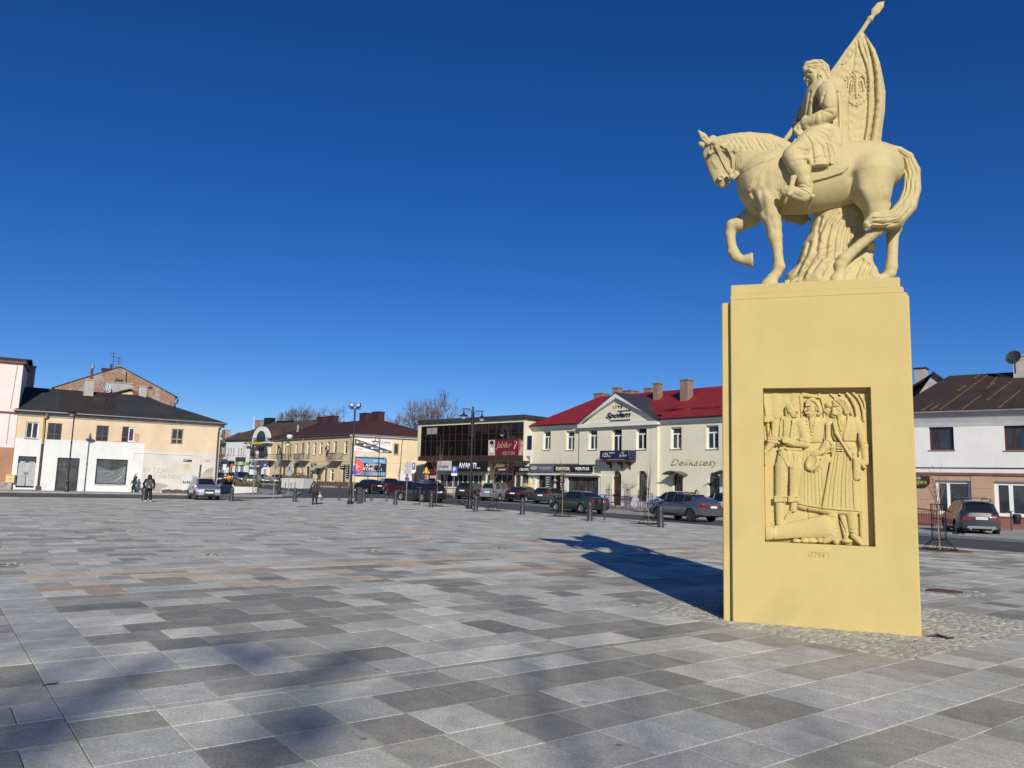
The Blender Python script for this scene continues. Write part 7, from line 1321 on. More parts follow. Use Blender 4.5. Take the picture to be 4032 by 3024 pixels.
def make_car(kind,label,px,Y,heading,pm,group='cars standing round the square',rails=False,clad=False,rim=None,plate='',py=1900,cat='car',roofbar=False,roof=None,spokes=7,scale=1.0):
 S=SHAPES[kind]; L,Wd=S['L'],S['W']; top,belt,wr=S['top'],S['belt'],S['wr']; name={'suv':'parked_suv','wagon':'parked_estate_car','mpv':'parked_people_carrier'}.get(kind,'parked_car')
 loc=gat(px,Y,py) if not isinstance(px,Vector) else px
 root=empty(name,loc,R(heading),label,cat,group); root.scale=(scale,)*3
 xs=set(np.linspace(-L/2,L/2,46))|{x for a in S['side'] for x in a}|{p[0] for p in top}|{a+d for a in S['ax'] for d in np.linspace(-wr-.07,wr+.07,15)}
 xs=sorted(x for x in xs if abs(x)<=L/2+1e-6); xs=[x for i,x in enumerate(xs) if i==0 or x-xs[i-1]>.012]
 Zr=max(p[1] for p in top); base=.21+S['sz']; RA=wr+.055
 def zb(x):
  z=base+.10*max(0,(abs(x)-L/2+.45)/.45)
  for a in S['ax']:
   if abs(x-a)<RA:z=max(z,wr+math.sqrt(RA**2-(x-a)**2))
  return z
 def plan(x):t=max(0,(abs(x)-L/2+.75)/.75); return 1-.16*t**2.2
 def wid(x,z):
  b=ip(belt,x)
  if z<=b:w=Wd*(1-.075*((z-.58)/.45)**2); w+=.018*sum(math.exp(-((x-a)/(RA+.08))**6) for a in S['ax'])*max(0,1-abs(z-.55)/.5); return w*plan(x)
  wb=Wd*(1-.075*((b-.58)/.45)**2); t=min(1,(z-b)/(Zr-b+1e-6)); return (wb-.02-.24*Wd*t)*plan(x)
 NS_,NU,NT=9,4,5; ring=[]
 for x in xs:
  zt=ip(top,x); b=min(ip(belt,x),zt-.012); z0=min(zb(x),b-.02); pts=[]
  for k in range(NS_+1):z=z0+(b-z0)*k/NS_; pts.append((x,wid(x,z),z))
  ze=zt-min(.05,(zt-b)*.3)
  for k in range(1,NU+1):z=b+(ze-b)*k/NU; pts.append((x,wid(x,z) if zt-b>.08 else wid(x,b)-.05*k/NU,z))
  we=pts[-1][1]
  for k in range(1,NT+1):u=1-k/NT; pts.append((x,we*u*(.97 if k<NT else 1),ze+(zt-ze)*(1-u**2.6)))
  ring.append(pts)
 n=len(ring[0]); parts={}
 def P(nm,m): return parts.setdefault((nm,m.name),(MB(),m))[0]
 xr=[p[0] for p in top];
 ws0,ws1=S['side'][2][1]+.02,S['side'][2][1]-.75
 tops=sorted(top); roof_f=next(p[0] for p in tops if p[0]>0 and p[1]<Zr-.02 and p[1]>Zr-.12); cowl=next(p[0] for p in tops if p[0]>roof_f+.3);
 rw1=next(p[0] for p in tops if p[1]>Zr-.14); rw0=max(p[0] for p in tops if p[0]<rw1-.1)
 for i in range(len(xs)-1):
  xm=(xs[i]+xs[i+1])/2
  for j in range(n-1):
   q_=[ring[i][j],ring[i+1][j],ring[i+1][j+1],ring[i][j+1]]; zm=sum(p[2] for p in q_)/4; ym=sum(p[1] for p in q_)/4; nm,m='body',pm
   if j<NS_:
    if clad and zm<base+.13:nm,m='sill_cladding',TRIM
    elif zm<base+.045:nm,m='sill',TRIM
    elif xm<-L/2+(.24 if kind in ('sedan','hatch','coupe_suv') else .14) and .74+S['sz']<zm<ip(belt,xm)-.02:nm,m='tail_light',TAILL
    elif xm>L/2-.40 and ip(belt,xm)-.17<zm<ip(belt,xm)-.005 and zm>.5:nm,m='headlight',HEADL
    elif S['side'][1][0]<xm<S['side'][2][1]-.12 and zm>base+.15:nm,m=('door',pm)
    elif S['side'][0][0]+.25<xm<S['side'][0][1] and zm>base+.15 and abs(xm-S['ax'][1])>RA:nm,m=('door',pm)
   elif j<NS_+NU:
    if any(a<xm<b for a,b in S['side']) and NS_<=j<NS_+NU and ip(top,xm)-ip(belt,xm)>.14 and j<NS_+NU-(0):nm,m='side_window',CGL
   else :
    if roof_f-.02<xm<cowl and j>NS_+NU:nm,m='windscreen',CGL
    elif rw0<xm<rw1 and j>NS_+NU:nm,m='rear_window',CGL
    elif roof and rw1<=xm<=roof_f:nm,m='roof',roof
   for s in (1,-1):
    key=nm
    if nm=='door':key='door'
    vv=[(p[0],s*p[1],p[2]) for p in q_]
    if nm in ('tail_light','headlight','door','side_window'):
     seg=next((k for k,(a,b) in enumerate(S['side']) if a<xm<b),0 if xm<S['side'][1][0] else 2)
     mbx=parts.setdefault((nm,m.name,s,seg if nm in ('door','side_window') else 0),(MB(),m))[0]
    else :mbx=P(nm,m)
    mbx.poly(vv if s>0 else vv[::-1])
 und=P('underbody',TRIM)
 for i in range(len(xs)-1):
  a,b=ring[i][0],ring[i+1][0]; und.poly([(a[0],a[1],a[2]),(a[0],-a[1],a[2]),(b[0],-b[1],b[2]),(b[0],b[1],b[2])])
 for e,sg in ((0,-1),(-1,1)):
  rg_=ring[e]; NC=8
  for j in range(n-2):
   for k in range(NC):
    y0,y1=[(-1+2*(k+d)/NC) for d in (0,1)]; A,B=rg_[j],rg_[j+1]; zm=(A[2]+B[2])/2; f=abs(y0+y1)/2; nm,m='body',pm
    if sg<0 and f>(.62 if kind!='mpv' else .75) and .74+S['sz']<zm<.96+S['sz']:nm,m='tail_light',TAILL
    if sg>0 and f>.55 and zm>rg_[NS_][2]-.17:nm,m='headlight',HEADL
    if sg>0 and ((f<.45 and rg_[NS_][2]-.19<zm<rg_[NS_][2]-.02) or (f<.5 and .36<zm<.47+S['sz'])):nm,m='grille',TRIM
    if zm<.36+S['sz']*.6:nm,m='bumper_valance',TRIM
    bow= lambda y:sg*.07*(1-y*y)
    vv=[(A[0]+bow(y0),A[1]*y0,A[2]),(A[0]+bow(y1),A[1]*y1,A[2]),(B[0]+bow(y1),B[1]*y1,B[2]),(B[0]+bow(y0),B[1]*y0,B[2])]
    (parts.setdefault((nm,m.name,1 if y0>=0 else -1,0),(MB(),m))[0] if nm in ('tail_light','headlight') else P(nm,m)).poly(vv if sg>0 else vv[::-1])
 body_o=None
 for key in sorted(parts,key= lambda k:k[0]!='body'):
  mbx,m=parts[key]; me=mbx.mesh(key[0],m); bm=bmesh.new(); bm.from_mesh(me); bmesh.ops.remove_doubles(bm,verts=bm.verts,dist=.0008)
  for f_ in bm.faces:f_.smooth=True
  for e_ in bm.edges:
   if len(e_.link_faces)==2:e_.smooth=e_.calc_face_angle(0)<R(38)
  bm.to_mesh(me); bm.free(); o=link(key[0],me,root)
  if key[0]=='door':
   hb=MB(); c=np.array([v.co[:] for v in me.vertices]); zt_=c[:,2].max()-.12; xr_=c[:,0].min()+.12; yv=wid(xr_,zt_)*key[2]; hb.box(xr_-.02,yv-.004,zt_,xr_+.16,yv+.02*key[2],zt_+.03); hb.build('handle',CHROME if plate=='x' else TRIM,o)
 bz=.72+S['sz'] if kind not in ('sedan',) else .74
 for e,sg in ((-L/2-.072,-1),(L/2+.072,1)):
  z=bz if sg<0 else .47+S['sz']; mb=MB(); mb.box(min(e,e+sg*.015),-.26,z,max(e,e+sg*.015),.26,z+.115); po=mb.build('number_plate',PLATE,root)
  if plate and sg<0 and len(plate)>2:
   t=text('registration',plate,BLKP,po,-.22,.22,z+.025,z+.09,0,.001)
   for v in t.data.vertices:v.co=Vector((e-.018+0*v.co.y,-v.co.x,v.co.z))
  if sg<0:mb=MB(); mb.box(e-.012,.225,z+.002,e-.016,.26,z+.113); mb.build('plate_band',NAVY,po)
 for s in (1,-1):
  x=S['side'][2][1]-.12; b=ip(belt,x); y=wid(x,b); mb=MB(); mb.hexa([(x-.06,s*(y-.02),b+.02),(x+.06,s*(y-.02),b+.02),(x+.04,s*(y+.20),b+.05),(x-.07,s*(y+.20),b+.05),(x-.06,s*(y-.02),b+.08),(x+.05,s*(y-.02),b+.08),(x+.02,s*(y+.19),b+.19),(x-.07,s*(y+.19),b+.19)]); mb.build('wing_mirror',pm if kind!='sedan' else pm,root,True,50)
  if rails:mb=MB(); yy=wid(0,Zr-.05)*.93; mb.tube([(rw1+.1,s*yy,Zr-.03),(rw1+.2,s*yy,Zr+.05),(roof_f-.3,s*yy,Zr+.06),(roof_f-.15,s*yy,Zr-.02)],.02,6); mb.build('roof_rail',CHROME if rails==2 else TRIM,root,True)
  for a in S['ax']:
   yo=s*(Wd*.985-.005); prof=[(wr*.64,-.11),(wr*.9,-.115),(wr,-.08),(wr*1.0,.02),(wr*.97,.075),(wr*.88,.09),(wr*.66,.07)]; yc=s*(Wd-.115); mb=MB(); mb.lathe([(r,h*s) for r,h in prof],22,(a,yc,wr),'y',cap=False); w_=mb.build('wheel',TYRE,root,True,50)
   mb=MB(); mb.lathe([(.001,.03*s),(wr*.66,.02*s)],22,(a,yc,wr),'y'); mb.build('brake_disc',TRIM,w_)
   rm=rim or RIM; mb=MB(); mb.lathe([(wr*.60,.03*s),(wr*.66,.075*s),(wr*.70,.074*s),(wr*.69,.03*s)],22,(a,yc,wr),'y',cap=False)
   for k in range(spokes):
    t=2*math.pi*k/spokes+.3; d=np.array([math.cos(t),0,math.sin(t)]); nn=np.array([-math.sin(t),0,math.cos(t)]); c0=np.array([a,yc+.066*s,wr]); w0,w1=wr*.085,wr*.11
    mb.hexa([c0+d*.02-nn*w0,c0+d*wr*.64-nn*w1,c0+d*wr*.64+nn*w1,c0+d*.02+nn*w0]+[q2-np.array([0,.03*s,0]) for q2 in (c0+d*.02-nn*w0,c0+d*wr*.64-nn*w1,c0+d*wr*.64+nn*w1,c0+d*.02+nn*w0)])
   mb.lathe([(.001,.078*s),(wr*.16,.07*s),(wr*.16,.03*s)],12,(a,yc,wr),'y',cap=False); mb.build('rim',rm,w_,True,40)
 if roofbar:
  mb=MB(); mb.hexa([(-L/2-.085,-.62,.36),(-L/2-.03,-.66,.36),(-L/2-.03,.66,.36),(-L/2-.085,.62,.36),(-L/2-.085,-.55,.47),(-L/2-.03,-.6,.47),(-L/2-.03,.6,.47),(-L/2-.085,.55,.47)]); mb.build('skid_plate',CHROME,root)
  for y in (-.45,.45):mb=MB(); mb.tube([(-L/2+.1,y,.33),(-L/2-.09,y,.33)],.045,10); mb.build('exhaust_tip',CHROME,root)
  for x in (-.75,.35):mb=MB(); mb.tube([(x,-.62,Zr+.10),(x,.62,Zr+.10)],.022,6); mb.build('roof_bar',CHROME,root,True)
 if kind in ('suv','coupe_suv','hatch','wagon','crossover'):
  mb=MB(); mb.hexa([(rw1-.16,-.5,Zr-.10),(rw1+.1,-.55,Zr-.045),(rw1+.1,.55,Zr-.045),(rw1-.16,.5,Zr-.10),(rw1-.18,-.5,Zr-.06),(rw1+.1,-.55,Zr-.02),(rw1+.1,.55,Zr-.02),(rw1-.18,.5,Zr-.06)]); mb.build('roof_spoiler',pm if not roof else roof,root)
 return root
SILV=paint('silver',(.42,.43,.45),.6); BLACKP=paint('black',(.012,.013,.016),.2); GREYG=paint('slate_green',(.055,.065,.062),.5); GUNM=paint('gunmetal',(.15,.15,.165),.6); DGRY=paint('dark_grey',(.045,.045,.05),.4); ORNG=paint('burnt_orange',(.42,.16,.015),.4); MAROO=paint('maroon',(.10,.012,.02),.3); NAVYP=paint('navy',(.012,.017,.04),.3); WHP=paint('white',(.66,.66,.65),0); BLGR=paint('blue_grey',(.11,.13,.16),.5); MGREY=paint('mid_grey',(.20,.20,.205),.5)
make_car('crossover','silver small crossover with roof rails facing the square by the greyed wall',800,58.5,-58,SILV,rails=True,clad=True,py=1960,plate='',rim=RIMD)
make_car('coupe_suv','gunmetal grey coupe crossover half hidden behind the monument',2695,45.6,122,GUNM,roof=BLACKP,rim=RIMD,clad=True,spokes=10,py=2045,plate='')
make_car('sedan','slate green saloon parked along the road before the arched doors',2278,53.5,124,GREYG,py=2010)
make_car('wagon','slate green estate car nosed towards the KANTOR shop',2170,67.5,62,GREYG,py=1985,group='cars parked nose in before the shops',scale=.93)
make_car('sedan','black low saloon with full width red tail band nosed towards the shoe shop',2062,69.5,62,BLACKP,py=1980,group='cars parked nose in before the shops',scale=.95)
make_car('mpv','silver people carrier parked between two dark cars',1960,70.5,64,SILV,py=1976,group='cars parked nose in before the shops')
make_car('hatch','dark grey hatchback behind the double street lamp',1862,73.5,64,DGRY,py=1972,group='cars parked nose in before the shops')
make_car('wagon','large black estate car in front of the yellow warning sign',1655,64.0,132,BLACKP,py=1972,scale=1.04,rails=2)
make_car('suv','navy sport utility car partly hidden by the large black estate',1660,69.5,128,NAVYP,py=1965)
make_car('sedan','black saloon below the pharmacy billboard',1452,82.0,126,BLACKP,py=1950)
make_car('hatch','black hatchback showing its rear behind the black saloon',1524,88.0,112,BLACKP,py=1940,scale=1.06)
make_car('hatch','maroon car between the black saloon and the black estate',1578,77.0,132,MAROO,py=1955)
make_car('sedan','blue grey saloon facing the square by the white planters',1090,115.0,-66,BLGR,py=1905)
make_car('sedan','dark saloon with round lamps left of the blue grey saloon',1042,121.0,-64,NAVYP,py=1900)
make_car('hatch','mid grey hatchback seen from behind beyond the traffic island',988,97.0,102,MGREY,py=1920)
make_car('crossover','burnt orange car crossing the far street',905,118.0,186,ORNG,py=1890,rim=RIMD)
make_car('suv','black sport utility car turning beside the orange car',952,106.0,-60,BLACKP,py=1900)
make_car('hatch','dark car almost hidden behind the silver crossover',862,112.0,-80,NAVYP,py=1895)
make_car('suv','dark grey sport utility car with silver roof bars before the tan shop',3822,38.6,71,DGRY,py=2110,rails=1,roofbar=True,plate='TKN 51255',clad=True,rim=RIM)
make_car('suv','silver sport utility car behind the gunmetal crossover',2660,55.5,118,SILV,py=2000)
make_car('suv','white pickup like car peeking out left of the monument edge',2850,51.5,112,WHP,py=2040,roof=BLACKP)
# ------ street furniture
POST=mat('charcoal_post',(.035,.038,.042),.45,.1,4); LAMPG=mat('milky_globe',(.62,.62,.60),.3,.03)
STEEL=mat('galvanised_steel',(.30,.31,.32),.5,.08,6,metal=.4)
def group_copy(proto,loc,rz=0,label=None,group=None):
 c=copy_tree(proto); c.location=loc; c.rotation_euler=(0,0,rz)
 if label:c['label']=label
 if group:c['group']=group
 return c
def bollard(loc,label,grp):
 o=empty('bollard',loc,0,label,'bollard',grp); mb=MB(); mb.lathe([(.16,0),(.155,.02),(.128,.68),(.128,.70)],20); mb.build('post',POST,o,True,40)
 mb=MB(); mb.lathe([(.138,.70),(.142,.72),(.142,.84),(.136,.86)],20); mb.build('collar',POST,o,True,40); mb=MB(); mb.lathe([(.126,.862),(.126,.88),(.115,.94),(.085,.99),(.04,1.015),(.001,1.02)],20,cap=False); mb.build('dome_cap',POST,o,True,50); return o
bl_px=[(D1,845,860,'heavy bollard just right of the silver crossover'),(D1,1945,868,'heavy bollard left of the woman in grey jacket'),(D2,1200,872,'heavy bollard in front of the black saloon'),(D2,1752,915,'heavy bollard before the front wheel of the black estate'),(D3,430,740,'heavy bollard before the rear wheel of the black estate'),(D3,1208,803,'heavy bollard right beside the double street lamp'),(D3,2018,872,'heavy bollard in front of the low black saloon'),(D4,1070,978,'heavy bollard before the slate green saloon tail'),(D5,397,1475,'heavy bollard before the gunmetal crossover front wheel')]
B0=bollard(g(*bl_px[0][0](*bl_px[0][1:3])),bl_px[0][3],'heavy bollards along the edge of the square')
for zf,x,y,lab in bl_px[1:]:group_copy(B0,g(*zf(x,y)),random.random(),lab)
group_copy(B0,g(566,1971),0,'heavy bollard behind the legs of the person with backpack')
def slim(loc,label):
 o=empty('slim_post',loc,0,label,'post','slim posts along the road'); mb=MB(); mb.lathe([(.10,0),(.10,.03),(.075,.10),(.055,.40),(.05,.42)],12); mb.build('foot',POST,o,True,40); mb=MB(); mb.lathe([(.034,.42),(.034,1.08),(.028,1.12),(.001,1.13)],10); mb.build('shaft',POST,o,True,40); return o
s0=slim(g(*D2(470,840)),'slim dark post just right of the woman at the road edge')
for zf,x,y,lab in ((D2,775,842,'slim dark post midway between the woman and the floodlight mast'),(D2,1062,845,'slim dark post close to the right of the floodlight mast'),(D2,1332,852,'slim dark post right of the bollard before the black saloon'),(D2,1600,860,'slim dark post left of the black estate front bollard')):group_copy(s0,g(*zf(x,y)),0,lab)
for x,Y in ((1234,96.0),(1248,93.5),(1260,98.0),(1322,99.0),(1340,96.0),(1360,100.0)):group_copy(s0,gat(x,Y),0,'slim dark post on the pavement in front of the cream corner house')
for x,y in ((1630,765),(1650,760),(1775,760),(1875,748),(1940,740)):group_copy(s0,g(*D1(x,y)),0,'slim dark post on the rounded end of the traffic island')
def lamp_post(name,loc,H,label,foot=1.1,r=.055):
 o=empty(name,loc,0,label,'street lamp'); mb=MB(); mb.lathe([(.24,0),(.24,.05),(.2,.10),(.17,.22),(.13,.28),(.115,.85),(.13,.9),(.13,.96),(.09,foot)],16); mb.build('base',BLK,o,True,35); mb=MB(); mb.lathe([(r+.012,foot),(r,H*.55),(r-.006,H)],12); mb.build('pole',BLK,o,True,40)
 for z in (foot+.02,H*.62):mb=MB(); mb.lathe([(r+.02,z-.04),(r+.035,z),(r+.02,z+.04)],12); mb.build('ring',BLK,o,True,50)
 return o
def bell(o,c,s=1.0,drop=True):
 mb=MB(); mb.lathe([(.03,.30),(.05,.26),(.07,.12),(.12,.06),(.34*1.0,-.04),(.36,-.08),(.33,-.075),(.1,.0)],20,(0,0,0)); mb.v=[(x*s+c[0],y*s+c[1],z*s+c[2]) for x,y,z in mb.v]; sh=mb.build('lamp_shade',BLK,o,True,35)
 mb=MB(); mb.lathe([(.2,-.05),(.21,-.10),(.17,-.2),(.08,-.27),(.001,-.29)],16,cap=False); mb.v=[(x*s+c[0],y*s+c[1],z*s+c[2]) for x,y,z in mb.v]; mb.build('diffuser',LAMPG,sh,True,60); return sh
p=g(*Z1(643,1378)); H1=at(*Z1(727,585),p.y).z; o=lamp_post('street_lamp',p,H1-.1,'tall dark lamp post before the glazed door of white plastered house'); arm=MB(); arm.tube([(0,0,H1-.5),(0,0,H1),(.10,-.3,H1+.15),(.16,-.62,H1+.1)],.025,6); arm.build('arm',BLK,o,True); bell(o,(.16,-.62,H1-.22),1.0)
p=g(*D3(1100,768)); H3=at(*Z3(735,342),p.y).z; o=lamp_post('street_lamp',p,H3,'black double armed street lamp in front of the AVANTI sign',1.5,.065)
k_=p.y*.36157/F
for s,dz in ((-1,-.25),(1,-.45)):
 zt=H3-.18-.12*(s>0); mb=MB(); mb.tube([(.085*s,0,H3-1.95),(.085*s,0,zt-.28),(.13*s,0,zt-.08),(.24*s,0,zt),(.74*s,0,zt)],.03,8); a=mb.build('arm',BLK,o,True)
 mb=MB(); mb.tube([(.33*s+.15*s*(1-t/14)*math.cos(t),0,zt-.2+.15*(1-t/14)*math.sin(t)) for t in np.linspace(0,10,24)],.011,5); mb.build('scroll',BLK,a,True); mb=MB(); mb.tube([(.63*s,0,zt),(.63*s,0,zt-.14)],.025,8); mb.build('drop_rod',BLK,a); bell(o,(.63*s,0,zt-.44),.98)
for z in (H3-2.0,H3-1.3):mb=MB(); mb.box(-.12,-.03,z-.03,.12,.03,z+.03); mb.build('clamp',BLK,o)
o.rotation_euler.z=.05
p=g(*D2(962,905)); H2=at(*Z2(1463,160),p.y).z; o=lamp_post('floodlight_mast',p,H2,'tall black mast with two square floodlights on its top',1.5,.07)
mb=MB(); mb.box(-.38,-.05,H2-.02,.38,.05,H2+.05); mb.build('cross_arm',BLK,o)
for s in (-1,1):
 X=Matrix.Translation((.24*s,-.05,H2+.26))@Matrix.Rotation(-.30*s,4,'Y')@Matrix.Rotation(-.5,4,'X'); mb=MB(); mb.box(-.17,-.06,-.17,.17,.06,.17); mb.v=[tuple(X@Vector(v)) for v in mb.v]; fl=mb.build('floodlight',BLK,o); mb=MB(); mb.box(-.12,-.075,-.12,.12,-.063,.12); mb.v=[tuple(X@Vector(v)) for v in mb.v]; mb.build('lens',flat('floodlight_glass',(.45,.46,.46),.15),fl); mb=MB(); mb.box(.24*s-.03,-.05,H2+.05,.24*s+.03,.05,H2+.12); mb.build('bracket',BLK,fl)
mb=MB(); mb.box(.25,.15,-.05,.55,.45,1.15); cab=empty('switch_cabinet',tuple(p+Vector((.40,1.2,0))),.4,'grey green switch cabinet behind the floodlight mast','utility box'); mb.v=[(x-.4,y-.3,z) for x,y,z in mb.v]; mb.build('cabinet',flat('grey_green_cabinet',(.03,.036,.036),.5),cab); mb=MB(); mb.box(-.18,-.18,1.153,.18,.18,1.19); mb.build('lid',flat('grey_green_cabinet',(.03,.036,.036),.5),cab)
def globe_lamp(px,Y,topz_px,gx,gy,label,zf=Z2,py=1900,bowl=False):
 p=gat(px,Y,py); Ht=at(*topz_px,Y).z-p.z; o=lamp_post('street_lamp',p,Ht,label,1.2,.055); gp=at(*zf(gx,gy),Y); dx=gp.x-p.x; dz=gp.z-p.z; mb=MB(); s=1 if dx>0 else -1
 mb.tube([(0,0,Ht-.9),(.12*s,0,Ht-.45),(.35*dx,0,dz+.82),(.8*dx,0,dz+.85),(dx,0,dz+.7),(dx,0,dz+.3)],.03,6); mb.build('arm',BLK,o,True)
 if bowl:bell(o,(dx,0,dz+.1),1.0)
 else :
  mb=MB(); mb.lathe([(.03,.34),(.12,.26),(.30,.16),(.31,.12),(.1,.13)],16,(dx,0,dz)); mb.build('lamp_hood',BLK,o,True,40); mb=MB(); mb.ball((dx,0,dz-.05),.30,16,10); mb.build('globe',LAMPG,o,True)
 return o
globe_lamp(1098,74,Z2(785,335),838,408,'curved street lamp with white globe by the rounded island end',py=1950)
globe_lamp(1128,104,Z2(855,465),817,490,'shorter globe street lamp behind the curved island lamp',py=1920)
globe_lamp(1487,97,Z2(1708,436),1666,476,'thin street lamp standing before the pharmacy billboard',py=1900)
globe_lamp(978,118,Z2(437,462),403,497,'far globe street lamp by the lime green fascia',py=1890)
globe_lamp(858,112,Z2(143,395),167,432,'globe street lamp peeking out beside the plastered house corner',py=1890)
globe_lamp(1995,76,Z3(1098,590),1040,640,'slim street lamp before the magenta jeweller poster',Z3,py=1950,bowl=True)
def sign_post(px,Y,label,plates,H=None,r=.035,py=1950,face=None,cat='road sign',grp=None,base=None):
 p=base if base is not None else gat(px,Y,py); top=max(at(px,a[2],p.y).z for a in plates)-p.z+.05; o=empty('road_sign',p,math.atan2(p.x,-p.y)*0+(face or 0),label,cat,grp); mb=MB(); mb.tube([(0,0,0),(0,0,H or top)],r,8); mb.build('post',STEEL,o,True)
 for nm,m,y0,y1,w,kind in [(a[0],a[1],a[2],a[3],a[4],a[5]) for a in plates]:
  z1,z0=at(px,y0,p.y).z-p.z,at(px,y1,p.y).z-p.z; mb=MB(); cz=(z0+z1)/2; h=(z1-z0)/2
  if kind=='box':mb.box(-w,-.075,z0,w,-.04,z1)
  elif kind=='disc':mb.lathe([(.001,-.06),(h,-.06),(h,-.04),(.001,-.04)],24,(0,0,cz),'y')
  elif kind=='back':mb.lathe([(.001,-.06),(h,-.06),(h,-.04),(.001,-.04)],24,(0,0,cz),'y')
  elif kind=='tri':mb.prism([(-h*1.15,z0),(h*1.15,z0),(h*.12,z1),(-h*.12,z1)],-.075,-.04)
  elif kind=='arrow':mb.prism([(-w,z0),(w*.82,z0),(w,cz),(w*.82,z1),(-w,z1)],-.075,-.04)
  pl=mb.build('plate',m,o)
  if nm=='P':text('letter','P',WHT,pl,-w*.36,w*.42,z0+h*.4,z1-h*.3,-.079,.002,bold=.03)
  elif nm=='warn':
   mb=MB()
   for s in (-1,1):mb.box(s*.14-.035,-.082,cz-.28,s*.14+.035,-.078,cz+.12); t_=cz+.12 if s>0 else cz-.28; mb.prism([(s*.14-.09,t_),(s*.14+.09,t_),(s*.14,t_+.14*s)],-.082,-.078)
   mb.build('arrow_symbol',BLKP,pl)
  elif nm and nm not in ('x',):text('lettering',nm,NAVY if m in (WPAN,) else WHT,pl,-w*.8,w*.7,z0+h*.4,z1-h*.35,-.079,.002)
 return o
BLUES=flat('sign_blue',(.01,.07,.38),.4); SBACK=mat('sign_back_grey',(.30,.31,.32),.5,.06,4,metal=.3); YELS=flat('warning_yellow',(.72,.42,.01),.45); PURP=flat('violet_sign',(.06,.05,.2),.5)
yz= lambda zf,y:zf(0,y)[1]
sign_post(1600+820*.226,73,'blue parking sign with a white plate in front of the AVANTI shop',[('P',BLUES,yz(D3,28),yz(D3,145),.27,'box'),('x',WPAN,yz(D3,148),yz(D3,190),.27,'box')],py=1960)
sign_post(1600+100*.226,72,'narrow blue parking sign with wheelchair plate by the corner house',[('P',BLUES,yz(D3,-35),yz(D3,86),.14,'box'),('x',WPAN,yz(D3,89),yz(D3,150),.14,'box')],py=1960)
sign_post(1600+330*.226,78,'yellow triangular warning sign with two arrows before the red panelling',[('warn',YELS,yz(D3,40),yz(D3,148),.6,'tri')],py=1955)
pb_=g(*D2(1940,872)); sign_post(1160+1968*.226,pb_.y,'grey back of a round sign with square plate and violet stickers',[('',SBACK,yz(D2,168),yz(D2,290),.5,'back'),('',SBACK,yz(D2,300),yz(D2,380),.30,'box'),('',PURP,yz(D2,384),yz(D2,422),.10,'box'),('',PURP,yz(D2,428),yz(D2,508),.3,'disc')],base=pb_)
sign_post(720+1412*.226,98,'blue parking sign before the white dormer house',[('P',BLUES,yz(D1,200),yz(D1,265),.27,'box'),('x',WPAN,yz(D1,268),yz(D1,288),.25,'box')],py=1900)
sign_post(720+672*.226,77,'two white arrow signs, the upper one reading Policja',[('Policja',WPAN,yz(D1,210),yz(D1,258),.42,'arrow'),('x',WPAN,yz(D1,264),yz(D1,308),.45,'arrow')],py=1900)
sign_post(720+838*.226,92,'small round white sign with red border on thin post up the street',[('',REDP,yz(D1,203),yz(D1,260),.4,'disc')],py=1900)
adv=sign_post(720+705*.226,128,'round white shop sign on bracket by the grey house',[('',WPAN,yz(D1,90),yz(D1,172),.7,'disc')],py=1890,H=7.5)
b_=g(*D1(1212,770)); sign_post(720+1238*.226,b_.y,'tall grey sign back on the left part of the traffic island',[('',SBACK,yz(D1,165),yz(D1,290),.16,'box')],base=b_,face=1.1)
b_=g(*D1(1572,830)); sign_post(720+1598*.226,b_.y,'tall grey sign back at the road edge left of the woman',[('',SBACK,yz(D1,160),yz(D1,280),.15,'box')],base=b_,face=.9)
sign_post(720+1832*.226,82,'round grey sign back above a square one near the planters',[('',SBACK,yz(D1,245),yz(D1,335),.4,'back'),('',SBACK,yz(D1,338),yz(D1,410),.24,'box'),('',BLUES,yz(D1,255),yz(D1,320),.08,'box')],py=1940)
sign_post(1160+1018*.226,70,'narrow blue sign strip on thin post behind the floodlight mast',[('',BLUES,yz(D2,235),yz(D2,310),.12,'box'),('',BLUES,yz(D2,320),yz(D2,390),.2,'box')],py=1960)
for rc_,lab in (((1876,425,66,175),'large white notice board on the corner house end wall'),((2002,475,76,104),'smaller white notice board right of the violet stickers')):
 r_=pR5.rect(D2,*rc_,-.1); o=board('notice_board',pR5,D2,r_,WPAN,lab,off=.03); mb=MB(); [mb.box(r_[0]+.12*(r_[1]-r_[0]),o['front']-.006,r_[2]+(r_[3]-r_[2])*(.1+.1*k),r_[0]+(.85-.2*(k%3==0))*(r_[1]-r_[0]),o['front']-.003,r_[2]+(r_[3]-r_[2])*(.13+.1*k)) for k in range(8)]; mb.build('lettering',flat('grey_print',(.3,.3,.3),.6),o)
def bin_(loc,label,rz=0,s=1.0):
 o=empty('litter_bin',loc,rz,label,'litter bin','litter bins on posts'); o.scale=(s,)*3; mb=MB(); mb.box(-.045,-.03,0,.045,.03,1.32); mb.build('post',BLK,o); mb=MB(); mb.box(-.3,-.02,1.323,.1,.02,1.36); mb.build('crossbar',BLK,o)
 mb=MB(); mb.lathe([(.16,.55),(.2,.60),(.23,1.0),(.235,1.12),(.2,1.16),(.001,1.17)],18,(-.32,0,0)); mb.build('basket',BLK,o,True,40); mb=MB(); mb.lathe([(.236,.985),(.242,1.0),(.242,1.03),(.236,1.04)],18,(-.32,0,0)); mb.build('rim',BLK,o,True,40)
 mb=MB(); mb.tube([(-.05,0,.62),(-.12,0,.50),(-.2,0,.46),(-.24,0,.50),(-.2,0,.54)],.012,5); mb.build('scroll',BLK,o,True); return o
